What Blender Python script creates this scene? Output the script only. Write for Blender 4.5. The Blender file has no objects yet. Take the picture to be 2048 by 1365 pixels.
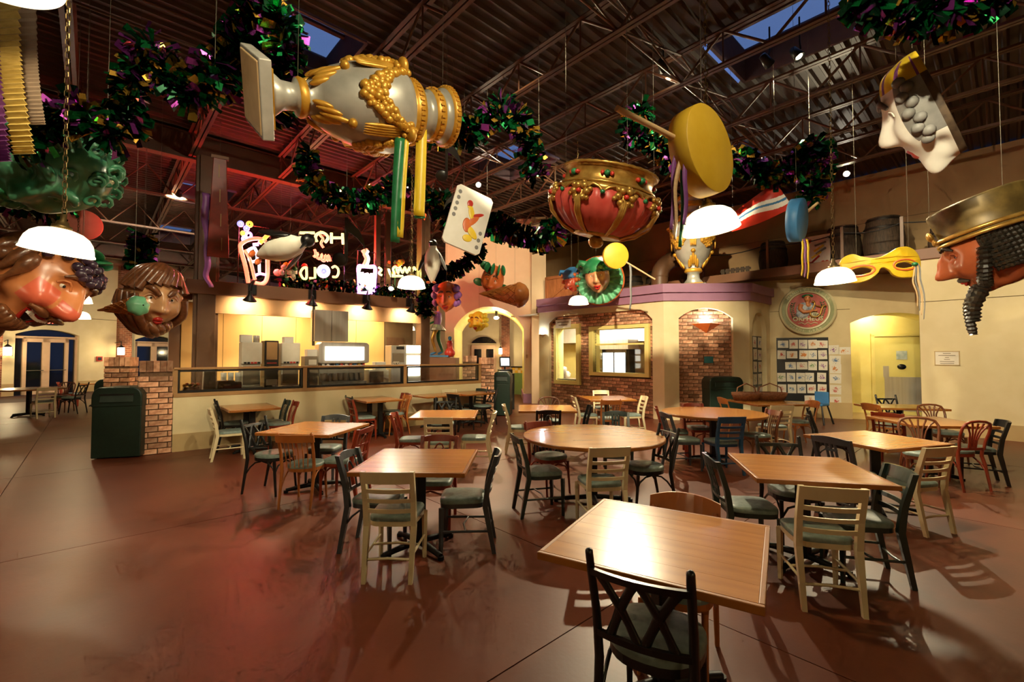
import bpy, bmesh, math, random
from mathutils import Vector, Matrix, Euler
random.seed(7)
SC = bpy.context.scene
C = SC.collection
R = math.radians
PI = math.pi
# ------------------------------------------------------------------ camera, world, exposure
CAM_H, FPX, PITCH = 1.65, 912.0, R(1.85)
cd = bpy.data.cameras.new('camera'); cam = bpy.data.objects.new('camera', cd); C.objects.link(cam)
cam.location = (0, 0, CAM_H); cam.rotation_euler = (R(90) + PITCH, 0, 0)
cd.sensor_width = 36.0; cd.lens = 36.0 * FPX / 2048.0; cd.clip_start = 0.05; cd.clip_end = 300
SC.camera = cam
SC.view_settings.view_transform = 'Standard'; SC.view_settings.look = 'None'
SC.view_settings.gamma = 1.0; SC.view_settings.use_curve_mapping = False
SC.view_settings.exposure = 0.3
SC.cycles.use_denoising = True
SC.cycles.max_bounces = 5; SC.cycles.diffuse_bounces = 3; SC.cycles.glossy_bounces = 3; SC.cycles.transmission_bounces = 4
SC.cycles.use_adaptive_sampling = True; SC.cycles.adaptive_threshold = 0.08; SC.cycles.adaptive_min_samples = 10
SC.cycles.sample_clamp_indirect = 6.0
SC.cycles.caustics_reflective = False; SC.cycles.caustics_refractive = False
W = bpy.data.worlds.new('dusk'); SC.world = W; W.use_nodes = True
W.node_tree.nodes['Background'].inputs[0].default_value = (0.10, 0.17, 0.42, 1)
W.node_tree.nodes['Background'].inputs[1].default_value = 0.85
WARM = (1.0, 0.79, 0.44)

def lamp(name, typ, loc, energy, color=WARM, size=0.06, aim=None, angle=60, blend=0.6, parent=None):
    l = bpy.data.lights.new(name, typ); l.energy = energy; l.color = color
    if typ == 'AREA': l.size = size
    else: l.shadow_soft_size = size
    o = bpy.data.objects.new(name, l); C.objects.link(o); o.location = loc
    if typ == 'SPOT': l.spot_size = R(angle); l.spot_blend = blend
    if aim is not None:
        o.rotation_euler = (Vector(aim) - Vector(loc)).to_track_quat('-Z', 'Y').to_euler()
    if parent is not None:
        o.parent = parent; o.matrix_parent_inverse = Matrix.Identity(4)
    return o

# ------------------------------------------------------------------ placing helpers
def ray(px, py):
    dx = (px - 1024) / FPX; dy = -(py - 682.5) / FPX
    return Vector((dx, math.cos(PITCH) - dy * math.sin(PITCH), math.sin(PITCH) + dy * math.cos(PITCH)))
def at(px, py, Y):
    r = ray(px, py); t = Y / r.y
    return Vector((r.x * t, Y, CAM_H + r.z * t))
def gz(px, py, z=0.0):
    r = ray(px, py); t = (z - CAM_H) / r.z
    return Vector((r.x * t, r.y * t, z))
PHI = R(42.5)
UX, UY = math.cos(PHI), math.sin(PHI)
def uv(u, v, z=0.0): return Vector((u * UX - v * UY, u * UY + v * UX, z))

# ------------------------------------------------------------------ mesh builder
class MB:
    def __init__(s): s.v = []; s.f = []; s.m = []; s.s = []
    def add(s, vs, fs, mi=0, M=None, sm=False):
        b = len(s.v)
        if M is not None: vs = [M @ Vector(p) for p in vs]
        s.v += [tuple(p) for p in vs]
        for i, f in enumerate(fs):
            s.f.append([b + k for k in f]); s.m.append(mi[i] if isinstance(mi, list) else mi); s.s.append(sm)
        return s
    def box(s, c, d, mi=0, M=None, rz=0.0, rx=0.0, ry=0.0):
        x, y, z = d[0] / 2, d[1] / 2, d[2] / 2
        vs = [(-x, -y, -z), (x, -y, -z), (x, y, -z), (-x, y, -z), (-x, -y, z), (x, -y, z), (x, y, z), (-x, y, z)]
        T = Matrix.Translation(c) @ Euler((rx, ry, rz)).to_matrix().to_4x4()
        if M is not None: T = M @ T
        return s.add(vs, [(0, 3, 2, 1), (4, 5, 6, 7), (0, 1, 5, 4), (1, 2, 6, 5), (2, 3, 7, 6), (3, 0, 4, 7)], mi, T)
    def tube(s, pts, r, n=8, mi=0, closed=False, M=None, sm=True, flat=1.0, up=None):
        pts = [Vector(p) for p in pts]; k = len(pts)
        rr = r if isinstance(r, (list, tuple)) else [r] * k
        vs = []; ref = None
        for i in range(k):
            a = pts[(i - 1) % k] if (closed or i > 0) else pts[0]
            b = pts[(i + 1) % k] if (closed or i < k - 1) else pts[-1]
            t = (b - a)
            if t.length < 1e-9: t = Vector((0, 0, 1))
            t.normalize()
            if ref is None:
                ref = Vector(up) if up is not None else (Vector((0, 0, 1)) if abs(t.z) < 0.9 else Vector((1, 0, 0)))
            x = t.cross(ref)
            if x.length < 1e-6: x = t.cross(Vector((0.3, 1, 0.2)))
            x.normalize(); y = x.cross(t).normalized()
            if up is None: ref = y
            for j in range(n):
                an = 2 * PI * j / n
                vs.append(pts[i] + x * (math.cos(an) * rr[i]) + y * (math.sin(an) * rr[i] * flat))
        fs = []
        for i in range(k if closed else k - 1):
            for j in range(n):
                a = i * n + j; b = i * n + (j + 1) % n; c = ((i + 1) % k) * n
                fs.append((a, b, c + (j + 1) % n, c + j))
        s.add(vs, fs, mi, M, sm)
        if not closed:
            s.add(vs[:n], [tuple(range(n - 1, -1, -1))], mi, M); s.add(vs[-n:], [tuple(range(n))], mi, M)
        return s
    def cyl(s, p0, p1, r0, r1=None, n=12, mi=0, M=None, sm=True):
        return s.tube([p0, p1], [r0, r0 if r1 is None else r1], n, mi, False, M, sm)
    def lathe(s, prof, n=24, mi=0, M=None, sm=True, mod=None, cap=False):
        vs = []
        for i, (r, z) in enumerate(prof):
            for j in range(n):
                a = 2 * PI * j / n
                q = r * (mod(i, a) if mod else 1.0)
                vs.append((q * math.cos(a), q * math.sin(a), z))
        fs = []; ml = []
        for i in range(len(prof) - 1):
            for j in range(n):
                fs.append((i * n + j, i * n + (j + 1) % n, (i + 1) * n + (j + 1) % n, (i + 1) * n + j))
                ml.append(mi[i] if isinstance(mi, list) else mi)
        s.add(vs, fs, ml, M, sm)
        if cap:
            s.add(vs[:n], [tuple(range(n - 1, -1, -1))], ml[0], M); s.add(vs[-n:], [tuple(range(n))], ml[-1], M)
        return s
    def ball(s, c, r, n=12, k=8, mi=0, M=None, rot=None):
        if not isinstance(r, (list, tuple)): r = (r, r, r)
        T = Matrix.Translation(c)
        if rot is not None: T = T @ Euler(rot).to_matrix().to_4x4()
        T = T @ Matrix.Diagonal((r[0], r[1], r[2], 1))
        if M is not None: T = M @ T
        pr = [(max(1e-4, math.sin(PI * i / k)), -math.cos(PI * i / k)) for i in range(k + 1)]
        return s.lathe(pr, n, mi, T, True)
    def prism(s, poly, z0, z1, mi=0, M=None, mside=None):
        n = len(poly)
        ar = sum(poly[i][0] * poly[(i + 1) % n][1] - poly[(i + 1) % n][0] * poly[i][1] for i in range(n))
        if ar < 0: poly = poly[::-1]
        vs = [(x, y, z0) for x, y in poly] + [(x, y, z1) for x, y in poly]
        fs = [tuple(range(n - 1, -1, -1)), tuple(range(n, 2 * n))] + [(i, (i + 1) % n, n + (i + 1) % n, n + i) for i in range(n)]
        ms = mi if mside is None else [mi, mi] + [mside] * n
        return s.add(vs, fs, ms, M)
    def grid(s, fn, nu, nv, mi=0, M=None, sm=True, wrap=False, th=0.0, mfn=None):
        vs = [fn(i / nu, j / nv) for j in range(nv + 1) for i in range(nu + 1)]
        fs = []; ml = []
        for j in range(nv):
            for i in range(nu):
                a = j * (nu + 1) + i
                fs.append((a, a + 1, a + nu + 2, a + nu + 1)); ml.append(mfn((i + .5) / nu, (j + .5) / nv) if mfn else mi)
        return s.add(vs, fs, ml, M, sm)
    def mesh(s, name, mats):
        me = bpy.data.meshes.new(name)
        me.from_pydata(s.v, [], s.f)
        for m in (mats if isinstance(mats, (list, tuple)) else [mats]): me.materials.append(m)
        me.polygons.foreach_set('material_index', s.m)
        me.polygons.foreach_set('use_smooth', s.s)
        me.update()
        return me
    def build(s, name, mats, parent=None, loc=(0, 0, 0), rot=(0, 0, 0), bevel=0.0, solid=0.0, sub=0, M=None):
        o = bpy.data.objects.new(name, s.mesh(name, mats)); C.objects.link(o)
        o.location = loc; o.rotation_euler = rot
        if M is not None: o.matrix_world = M
        if parent is not None: o.parent = parent
        if solid: q = o.modifiers.new('solid', 'SOLIDIFY'); q.thickness = solid; q.offset = 0
        if bevel: q = o.modifiers.new('bevel', 'BEVEL'); q.width = bevel; q.segments = 2; q.limit_method = 'ANGLE'; q.angle_limit = R(40); q.harden_normals = False
        if sub: q = o.modifiers.new('sub', 'SUBSURF'); q.levels = sub; q.render_levels = sub
        return o

def tag(o, label=None, cat=None, group=None, kind=None):
    if label: o['label'] = label
    if cat: o['category'] = cat
    if group: o['group'] = group
    if kind: o['kind'] = kind
    return o
def thing(name, label, cat, loc=(0, 0, 0), rz=0.0, group=None, kind=None, rot=None):
    o = bpy.data.objects.new(name, None); C.objects.link(o); o.empty_display_size = 0.1
    o.location = loc; o.rotation_euler = rot if rot is not None else (0, 0, rz)
    return tag(o, label, cat, group, kind)
def copy_tree(o, parent=None):
    c = o.copy(); C.objects.link(c); c.parent = parent
    for ch in o.children: copy_tree(ch, c)
    return c
def frame(loc, fwd, up):
    """matrix with local -Y along fwd (where a face looks) and local Z along up"""
    y = -Vector(fwd).normalized(); z = Vector(up).normalized(); x = y.cross(z).normalized(); z = x.cross(y).normalized()
    M = Matrix((x, y, z)).transposed().to_4x4(); M.translation = Vector(loc); return M
def vframe(loc, fwd, up):
    """frame() with fwd and up given as seen from the photographer: x right, y away, z up"""
    y = (Vector(loc) - Vector((0, 0, CAM_H))).normalized(); x = y.cross(Vector((0, 0, 1))).normalized(); z = x.cross(y)
    c = lambda a: x * a[0] + y * a[1] + z * a[2]
    return frame(loc, c(fwd), c(up))
def text_mesh(txt, size, depth=0.0, spacing=1.0, align='CENTER', bev=0.0):
    cu = bpy.data.curves.new('lettering', 'FONT'); cu.body = txt; cu.size = size; cu.extrude = depth
    cu.align_x = align; cu.align_y = 'CENTER'; cu.space_character = spacing; cu.offset = bev
    o = bpy.data.objects.new('lettering', cu); C.objects.link(o)
    dg = bpy.context.evaluated_depsgraph_get(); me = bpy.data.meshes.new_from_object(o.evaluated_get(dg))
    C.objects.unlink(o); bpy.data.objects.remove(o); return me
def text_obj(name, txt, size, M, mat, parent=None, depth=0.002, spacing=1.0, align='CENTER', bev=0.0):
    me = text_mesh(txt, size, depth, spacing, align, bev); me.materials.clear(); me.materials.append(mat)
    o = bpy.data.objects.new(name, me); C.objects.link(o)
    if parent is not None: o.parent = parent
    o.matrix_local = M
    return o

# ------------------------------------------------------------------ materials
def lin(c):
    return tuple(((x / 255.0) / 12.92 if x <= 10 else (((x / 255.0) + 0.055) / 1.055) ** 2.4) for x in c)
def pm(name, c1, c2=None, rough=0.5, metal=0.0, scale=8.0, bump=0.0, emit=None, es=1.0, stretch=(1, 1, 1), detail=4, spec=0.5, coat=0.0, rvar=0.0, lo=0.35, hi=0.65, trans=0.0, bscale=None, alpha=None):
    m = bpy.data.materials.new(name); m.use_nodes = True
    nt = m.node_tree; N = nt.nodes; L = nt.links; b = N['Principled BSDF']
    b.inputs['Roughness'].default_value = rough; b.inputs['Metallic'].default_value = metal
    b.inputs['Specular IOR Level'].default_value = spec; b.inputs['Coat Weight'].default_value = coat
    b.inputs['Coat Roughness'].default_value = 0.1
    if trans: b.inputs['Transmission Weight'].default_value = trans
    if alpha is not None: b.inputs['Alpha'].default_value = alpha
    a = (*lin(c1), 1); d = (*lin(c2 if c2 else c1), 1)
    tc = N.new('ShaderNodeTexCoord'); mp = N.new('ShaderNodeMapping'); mp.inputs['Scale'].default_value = stretch
    L.new(tc.outputs['Object'], mp.inputs[0])
    nz = N.new('ShaderNodeTexNoise'); nz.inputs['Scale'].default_value = scale; nz.inputs['Detail'].default_value = detail
    L.new(mp.outputs[0], nz.inputs['Vector'])
    rp = N.new('ShaderNodeValToRGB'); rp.color_ramp.elements[0].position = lo; rp.color_ramp.elements[1].position = hi
    rp.color_ramp.elements[0].color = a; rp.color_ramp.elements[1].color = d
    L.new(nz.outputs[0], rp.inputs[0]); out = rp.outputs[0]
    if rvar:
        oi = N.new('ShaderNodeObjectInfo'); hs = N.new('ShaderNodeHueSaturation')
        mr = N.new('ShaderNodeMapRange'); mr.inputs[3].default_value = 1 - rvar; mr.inputs[4].default_value = 1 + rvar
        L.new(oi.outputs['Random'], mr.inputs[0]); L.new(mr.outputs[0], hs.inputs['Value']); L.new(out, hs.inputs['Color']); out = hs.outputs[0]
    L.new(out, b.inputs['Base Color'])
    if bump:
        bp = N.new('ShaderNodeBump'); bp.inputs['Strength'].default_value = bump; bp.inputs['Distance'].default_value = 0.02
        n2 = nz
        if bscale:
            n2 = N.new('ShaderNodeTexNoise'); n2.inputs['Scale'].default_value = bscale; n2.inputs['Detail'].default_value = 4; L.new(mp.outputs[0], n2.inputs['Vector'])
        L.new(n2.outputs[0], bp.inputs['Height']); L.new(bp.outputs[0], b.inputs['Normal'])
    if emit:
        b.inputs['Emission Color'].default_value = (*emit, 1); b.inputs['Emission Strength'].default_value = es
    return m
def glow(name, c, s):
    return pm(name, (255, 255, 255), emit=c, es=s, rough=0.4)
M = {}
M['floor'] = pm('stained_concrete', (92, 43, 25), (108, 54, 32), rough=0.4, scale=1.3, detail=8, bump=0.03, bscale=30, lo=0.3, hi=0.7, spec=0.4, rvar=0.03)
M['floor_joint'] = pm('joint_dark', (70, 34, 24), rough=0.7)
M['plaster'] = pm('cream_plaster', (222, 204, 158), (228, 211, 168), rough=0.75, scale=3, bump=0.05, bscale=60)
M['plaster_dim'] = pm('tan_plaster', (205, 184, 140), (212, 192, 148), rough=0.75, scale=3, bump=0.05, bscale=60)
M['salmon'] = pm('neon_tinted_plaster', (218, 184, 146), (224, 192, 154), rough=0.75, scale=2, bump=0.05, bscale=60)  # pink of the red neon light put into the plaster colour
M['wainscot'] = pm('tan_base', (186, 158, 108), (192, 164, 114), rough=0.6, scale=3)
M['yellow'] = pm('yellow_paint', (232, 214, 128), (236, 220, 138), rough=0.5, scale=4)
M['yellow_door'] = pm('yellow_door_paint', (222, 208, 122), (226, 212, 128), rough=0.5, scale=4)
M['purple'] = pm('mauve_trim', (158, 112, 138), (164, 118, 144), rough=0.55, scale=4)
M['seam'] = pm('seam_dark', (120, 98, 66), rough=0.8)
M['brick'] = pm('old_brick', (178, 124, 94), (214, 166, 132), rough=0.85, scale=14, bump=0.25, rvar=0.48, spec=0.2)
M['mortar'] = pm('mortar', (104, 76, 54), (120, 90, 66), rough=0.95, scale=30, bump=0.2)
M['deck'] = pm('roof_deck', (62, 42, 28), (74, 50, 34), rough=0.55, scale=2)
M['steel'] = pm('brown_steel', (92, 58, 38), (100, 64, 42), rough=0.5, scale=3)
M['column'] = pm('brown_column', (110, 76, 52), (116, 82, 56), rough=0.45, scale=3)
M['fascia'] = pm('brown_fascia', (126, 84, 58), (132, 88, 60), rough=0.5, scale=3)
M['header'] = pm('tan_header', (200, 152, 104), (206, 158, 110), rough=0.5, scale=3)
M['panel'] = pm('maple_panel', (226, 180, 108), (232, 190, 118), rough=0.45, scale=2, stretch=(1, 1, .2))
M['trimwood'] = pm('tan_trim', (168, 126, 78), (178, 136, 86), rough=0.45, scale=5)
M['curb'] = pm('skylight_curb', (96, 78, 84), (104, 84, 90), rough=0.7)
M['black'] = pm('black_paint', (18, 17, 16), (24, 22, 20), rough=0.35)
M['iron'] = pm('black_iron', (20, 19, 18), rough=0.45, metal=0.3)
M['can'] = pm('dark_green_plastic', (18, 34, 26), (22, 40, 30), rough=0.4, scale=20)
M['wood_top'] = pm('table_oak', (158, 98, 32), (190, 124, 48), rough=0.26, scale=2.2, stretch=(1.0, 7, 1), detail=9, lo=0.25, hi=0.75, spec=0.5, coat=0.2, rvar=0.06)
M['wood_edge'] = pm('table_edge', (146, 88, 32), (160, 98, 38), rough=0.35, scale=5)
M['vinyl'] = pm('grey_green_vinyl', (104, 120, 114), (122, 138, 130), rough=0.42, scale=26, bump=0.08)
M['chain'] = pm('chain_brass', (120, 98, 60), rough=0.4, metal=0.8)
M['wire'] = pm('steel_wire', (104, 96, 82), rough=0.6, metal=0.3)
M['silver'] = pm('silver_paint', (176, 172, 160), (196, 192, 180), rough=0.36, metal=0.3, scale=5)
M['gold'] = pm('gold_paint', (206, 148, 44), (228, 172, 66), rough=0.4, metal=0.35, scale=9, bump=0.2)
M['oldgold'] = pm('antique_gold', (176, 130, 58), (206, 164, 84), rough=0.32, metal=0.65, scale=9, bump=0.15)
M['bronze'] = pm('bronze_paint', (84, 68, 34), (122, 100, 52), rough=0.42, metal=0.25, scale=5)
M['red'] = pm('red_paint', (190, 46, 34), (204, 60, 44), rough=0.35, scale=4)
M['redsilk'] = pm('red_drape', (186, 62, 54), (206, 88, 76), rough=0.4, scale=4)
M['green'] = pm('green_paint', (34, 110, 66), (48, 132, 80), rough=0.35, scale=6)
M['yellowpaint'] = pm('mustard_paint', (212, 168, 38), (220, 178, 48), rough=0.5, scale=6)
M['brightyellow'] = pm('bright_yellow', (238, 200, 40), (246, 212, 60), rough=0.4, scale=4)
M['blue'] = pm('blue_paint', (52, 112, 162), (62, 124, 176), rough=0.5, scale=6)
M['pink'] = pm('pink_paint', (214, 122, 104), (222, 134, 114), rough=0.5, scale=6)
M['violet'] = pm('violet_paint', (128, 70, 140), (142, 84, 154), rough=0.45, scale=6)
M['white'] = pm('white_paint', (232, 228, 216), (240, 236, 226), rough=0.45, scale=6)
M['paper'] = pm('paper', (226, 216, 196), (232, 222, 204), rough=0.8)
M['grey'] = pm('grey_paint', (120, 118, 116), (136, 134, 130), rough=0.5)
M['dowel'] = pm('pale_dowel', (206, 170, 122), (216, 182, 134), rough=0.6, scale=6, stretch=(1, 1, 8))
M['skin'] = pm('ruddy_skin', (196, 118, 68), (212, 136, 84), rough=0.28, scale=4)
M['skin_dark'] = pm('copper_skin', (148, 72, 40), (168, 88, 52), rough=0.24, scale=4, coat=0.4)
M['blush'] = pm('blush_skin', (206, 92, 66), (214, 104, 76), rough=0.28, scale=4)
M['skin_pale'] = pm('tan_skin', (190, 140, 96), (204, 154, 108), rough=0.26, scale=4, coat=0.3)
M['brownhair'] = pm('brown_hair', (96, 56, 32), (124, 76, 44), rough=0.3, scale=20, coat=0.3)
M['blackhair'] = pm('black_hair', (26, 23, 19), (44, 38, 30), rough=0.28, scale=20, coat=0.4)
M['grape'] = pm('grape_purple', (58, 42, 58), (76, 56, 72), rough=0.25, scale=8, coat=0.3)
M['lip'] = pm('lip_red', (176, 40, 32), rough=0.25)
M['eye'] = pm('eye_white', (226, 218, 200), rough=0.15)
M['orange'] = pm('orange_paint', (216, 104, 44), (226, 118, 56), rough=0.4)
M['rock'] = pm('dark_backing', (58, 44, 32), (96, 78, 58), rough=0.6, scale=7, bump=0.5)
M['cone'] = pm('wafer', (176, 106, 48), (192, 120, 58), rough=0.4, scale=8)
M['mint'] = pm('mint_ice', (104, 176, 132), (118, 190, 146), rough=0.3)
M['barrel'] = pm('barrel_oak', (62, 48, 36), (92, 74, 56), rough=0.7, scale=7, stretch=(6, 6, .6), bump=0.2)
M['hoop'] = pm('barrel_hoop', (44, 38, 34), rough=0.5, metal=0.5)
M['steelshiny'] = pm('stainless', (196, 192, 182), (212, 208, 198), rough=0.3, metal=0.55, scale=2, stretch=(8, 1, .3))
M['machine'] = pm('cream_plastic', (230, 224, 204), (236, 230, 212), rough=0.4)
M['taupe'] = pm('taupe_plastic', (140, 124, 102), rough=0.5)
M['brownbox'] = pm('brown_box', (104, 76, 50), (114, 84, 56), rough=0.6)
M['glass'] = pm('window_glass', (240, 244, 240), rough=0.03, trans=1.0)
M['shade'] = pm('prismatic_shade', (250, 240, 214), rough=0.3, emit=(1.0, 0.86, 0.56), es=1.7)
M['bulb'] = glow('lamp_bulb', (1.0, 0.85, 0.55), 60.0)
M['starbulb'] = glow('spot_bulb', (1.0, 0.9, 0.7), 400.0)
M['litpanel'] = glow('backlit_panel', (1.0, 0.95, 0.8), 5.0)
M['screen'] = glow('lit_screen', (0.8, 0.9, 1.0), 2.2)
M['ext'] = pm('night_glass', (16, 18, 24), rough=0.06, spec=0.7)
M['teal'] = pm('teal_sign', (52, 124, 130), rough=0.5)
M['mintcab'] = pm('green_cabinet', (112, 138, 84), (118, 144, 90), rough=0.5)
M['doorpink'] = pm('door_peach', (214, 178, 142), (220, 184, 148), rough=0.5)
for n_, a_, b_ in (('cream', (212, 196, 154), (220, 204, 164)), ('black', (16, 17, 18), (22, 24, 24)), ('slate', (58, 64, 70), (66, 72, 78)),
                   ('dgreen', (30, 44, 42), (38, 54, 50)), ('redwood', (122, 42, 24), (138, 52, 30)), ('brownwood', (108, 58, 32), (124, 70, 40)),
                   ('orangewood', (160, 92, 40), (178, 108, 52)), ('bluewood', (22, 66, 100), (28, 76, 112))):
    M['c_' + n_] = pm('chair_' + n_, a_, b_, rough=0.3, scale=5, stretch=(1, 1, .3), coat=0.2)
def foil(name, c):
    m = pm(name, c, rough=0.2, metal=0.9); return m
M['foil_g'] = foil('foil_green', (16, 92, 46)); M['foil_p'] = foil('foil_purple', (120, 46, 118)); M['foil_y'] = foil('foil_gold', (176, 134, 52)); M['foil_d'] = foil('foil_dark', (12, 40, 24))
FOIL = [M['foil_g'], M['foil_p'], M['foil_y'], M['foil_d']]
# ------------------------------------------------------------------ spot and fill lights of the roof
def V2(x, y): return Vector((x, y, 0))
def WF(p, d):
    d = Vector((d[0], d[1], 0)).normalized()
    Mx = Matrix((d, Vector((0, 0, 1)), Vector((d.y, -d.x, 0)))).transposed().to_4x4(); Mx.translation = Vector((p[0], p[1], 0)); return Mx
def D(a): return (math.cos(R(a)), math.sin(R(a)))
CS = D(40)                                          # along the food counter
CNT = WF((-5.82, 7.86), CS)
FAC = CNT @ Matrix.Translation((0, 0, -1.6))
KL = WF((3.917 - UY * 4.476, 11.75 + UX * 4.476), (UY, -UX))
KM = WF((3.917, 11.75), D(-2.5))
KR = WF((6.07, 11.65), D(42.5))
OR = WF((8.35, 12.12), D(-24))
RW = WF((8.82, 9.86), (UY, -UX))
EX = WF((-19.7, 20.5), (.375, .927))
ARCH = WF((-2.35, 16.0), (1, 0))
DECK, CHORD = 6.5, 5.9
def struct(o): o['kind'] = 'structure'; return o

# floor: scored stained-concrete slabs on a dark bed
b = MB(); b.box((0, 0, 0), (50, 50, .1)); fl = struct(b.build('floor', M['floor_joint'], loc=uv(5, 9, -.062), rot=(0, 0, PHI)))
sl = MB(); sl.box((0, 0, 0), (3.642, 3.642, .05)); slm = sl.mesh('slab', M['floor'])
for i in range(-3, 5):
    for j in range(-3, 7):
        o = bpy.data.objects.new('slab', slm); C.objects.link(o); o.parent = fl; o.location = (i * 3.65 - .3, j * 3.65 - 9, .037)

# ceiling: ribbed deck with skylight wells
SKY = [(6.95, 8.35, -1.2, 3.05), (1.65, 3.0, 6.6, 8.25), (6.95, 8.35, 7.4, 9.2), (1.65, 3.0, 15.4, 17.4), (1.65, 3.0, 21.0, 24.0), (10.7, 12.0, 4.0, 6.0)]
b = MB(); P = .19; v0, v1, u0, u1 = -13.0, 37.0, -22.0, 20.0
nrib = int((v1 - v0) / P)
for k in range(nrib):
    va = v0 + k * P; vm = va + P / 2
    iv = [(u0, u1)]
    for (a, c, e, g) in SKY:
        if e - .02 < vm < g + .02:
            iv = [q for (x, y) in iv for q in ((x, min(y, a)), (max(x, c), y)) if q[1] - q[0] > .01]
    for (x, y) in iv:
        pr = [(va, .0), (va + .035, 0), (va + .06, .045), (va + .155, .045), (va + P, 0.0)]
        vs = []
        for (vv, dz) in pr: vs += [uv(x, vv, DECK + dz), uv(y, vv, DECK + dz)]
        b.add(vs, [(2 * i, 2 * i + 1, 2 * i + 3, 2 * i + 2) for i in range(4)])
ceil = struct(b.build('ceiling', M['deck']))
tag(ceil, 'dark brown ribbed steel roof deck over the hall')
b = MB()
b2 = MB()
for n, (a, c, e, g) in enumerate(SKY):
    bm_ = MB(); zc = 7.05
    for (x0, y0, x1, y1) in ((a, e, c, e), (c, e, c, g), (c, g, a, g), (a, g, a, e)):
        bm_.add([uv(x0, y0, DECK - .03), uv(x1, y1, DECK - .03), uv(x1, y1, zc), uv(x0, y0, zc)], [(0, 1, 2, 3)])
    w = struct(bm_.build('window_%d' % (n + 1), M['curb'], solid=.05)); tag(w, 'skylight well open to the blue dusk sky')
    g_ = MB(); mid = (e + g) / 2
    for (e2, g2) in ((e, mid - .04), (mid + .04, g)):
        g_.add([uv(a, e2, zc - .03), uv(c, e2, zc - .03), uv(c, g2, zc - .03), uv(a, g2, zc - .03)], [(0, 1, 2, 3)])
    g_.build('pane', M['glass'], w, solid=.01)
    f_ = MB(); f_.add([uv(a, mid - .04, zc - .05), uv(c, mid - .04, zc - .05), uv(c, mid + .04, zc - .05), uv(a, mid + .04, zc - .05)], [(0, 1, 2, 3)]); f_.build('mullion', M['curb'], w, solid=.06)

# open web joists along v
def angle_pair(bd, p, q, w=.055, gap=.02):
    p = Vector(p); q = Vector(q); d = (q - p).normalized(); s = d.cross(Vector((0, 0, 1))).normalized()
    L = (q - p).length; rz = math.atan2(d.y, d.x)
    for sg in (-1, 1):
        c = (p + q) / 2 + s * sg * (gap / 2 + w / 2)
        bd.box(c, (L, w, .008), rz=rz)
        bd.box((p + q) / 2 + s * sg * (gap / 2 + .004) + Vector((0, 0, .03)), (L, .008, .06), rz=rz)
for k, ju in enumerate((-7.7, -5.9, -4.05, -2.2, -.35, 1.45, 3.2, 5.0, 6.72, 8.58, 10.4, 12.2)):
    va, vb = (-3.0, 34.0) if ju < 7 else (-8.0, 26.0)
    if ju < -3: va = 4
    bd = MB(); angle_pair(bd, uv(ju, va, CHORD), uv(ju, vb, CHORD)); angle_pair(bd, uv(ju, va, DECK - .09), uv(ju, vb, DECK - .09), .06)
    jo = bd.build('joist', M['steel'], ceil)
    wb = MB(); nseg = int((vb - va) / 1.25); st = (vb - va) / nseg
    for i in range(nseg):
        a = va + i * st
        wb.cyl(uv(ju, a, CHORD + .02), uv(ju, a + st / 2, DECK - .06), .022, n=5); wb.cyl(uv(ju, a + st / 2, DECK - .06), uv(ju, a + st, CHORD + .02), .022, n=5)
        wb.cyl(uv(ju, a + st / 2, DECK - .06), uv(ju, a + st / 2, CHORD + .02), .014, n=5)
    wb.build('web', M['steel'], jo)
# bridging lines and girders along u
for gv in (-1.0, 3.4, 7.6):
    bd = MB(); bd.cyl(uv(-8, gv, CHORD + .06), uv(12.6, gv, CHORD + .06), .018, n=5); bd.cyl(uv(-8, gv + .1, DECK - .1), uv(12.6, gv + .1, DECK - .1), .018, n=5)
    for ju in (1.45, 3.2, 5.0, 6.72, 8.58, 10.4):
        bd.cyl(uv(ju, gv, CHORD + .06), uv(ju + 1.75, gv, DECK - .1), .016, n=5); bd.cyl(uv(ju, gv, DECK - .1), uv(ju + 1.75, gv, CHORD + .06), .016, n=5)
    bd.build('bridging', M['steel'], ceil)
for gv in (11.8, 26.0):
    bd = MB(); L = 34.0; c0 = uv(-4, gv, 0)
    bd.box(c0 + Vector((0, 0, 6.42)), (L, .2, .02), rz=PHI); bd.box(c0 + Vector((0, 0, 5.86)), (L, .22, .025), rz=PHI); bd.box(c0 + Vector((0, 0, 6.14)), (L, .015, .55), rz=PHI)
    bd.build('girder', M['steel'], ceil)
# skylight trusses across the mezzanine end (joist lines parallel to the girder)
for gv in (14.6, 18.6, 22.0):
    bd = MB(); angle_pair(bd, uv(-6, gv, CHORD - .15), uv(14, gv, CHORD - .15), .05)
    for i in range(16):
        x = -6 + i * 1.25
        bd.cyl(uv(x, gv, CHORD - .13), uv(x + .62, gv, DECK), .02, n=5); bd.cyl(uv(x + .62, gv, DECK), uv(x + 1.25, gv, CHORD - .13), .02, n=5)
    bd.build('truss', M['steel'], ceil)

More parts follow.
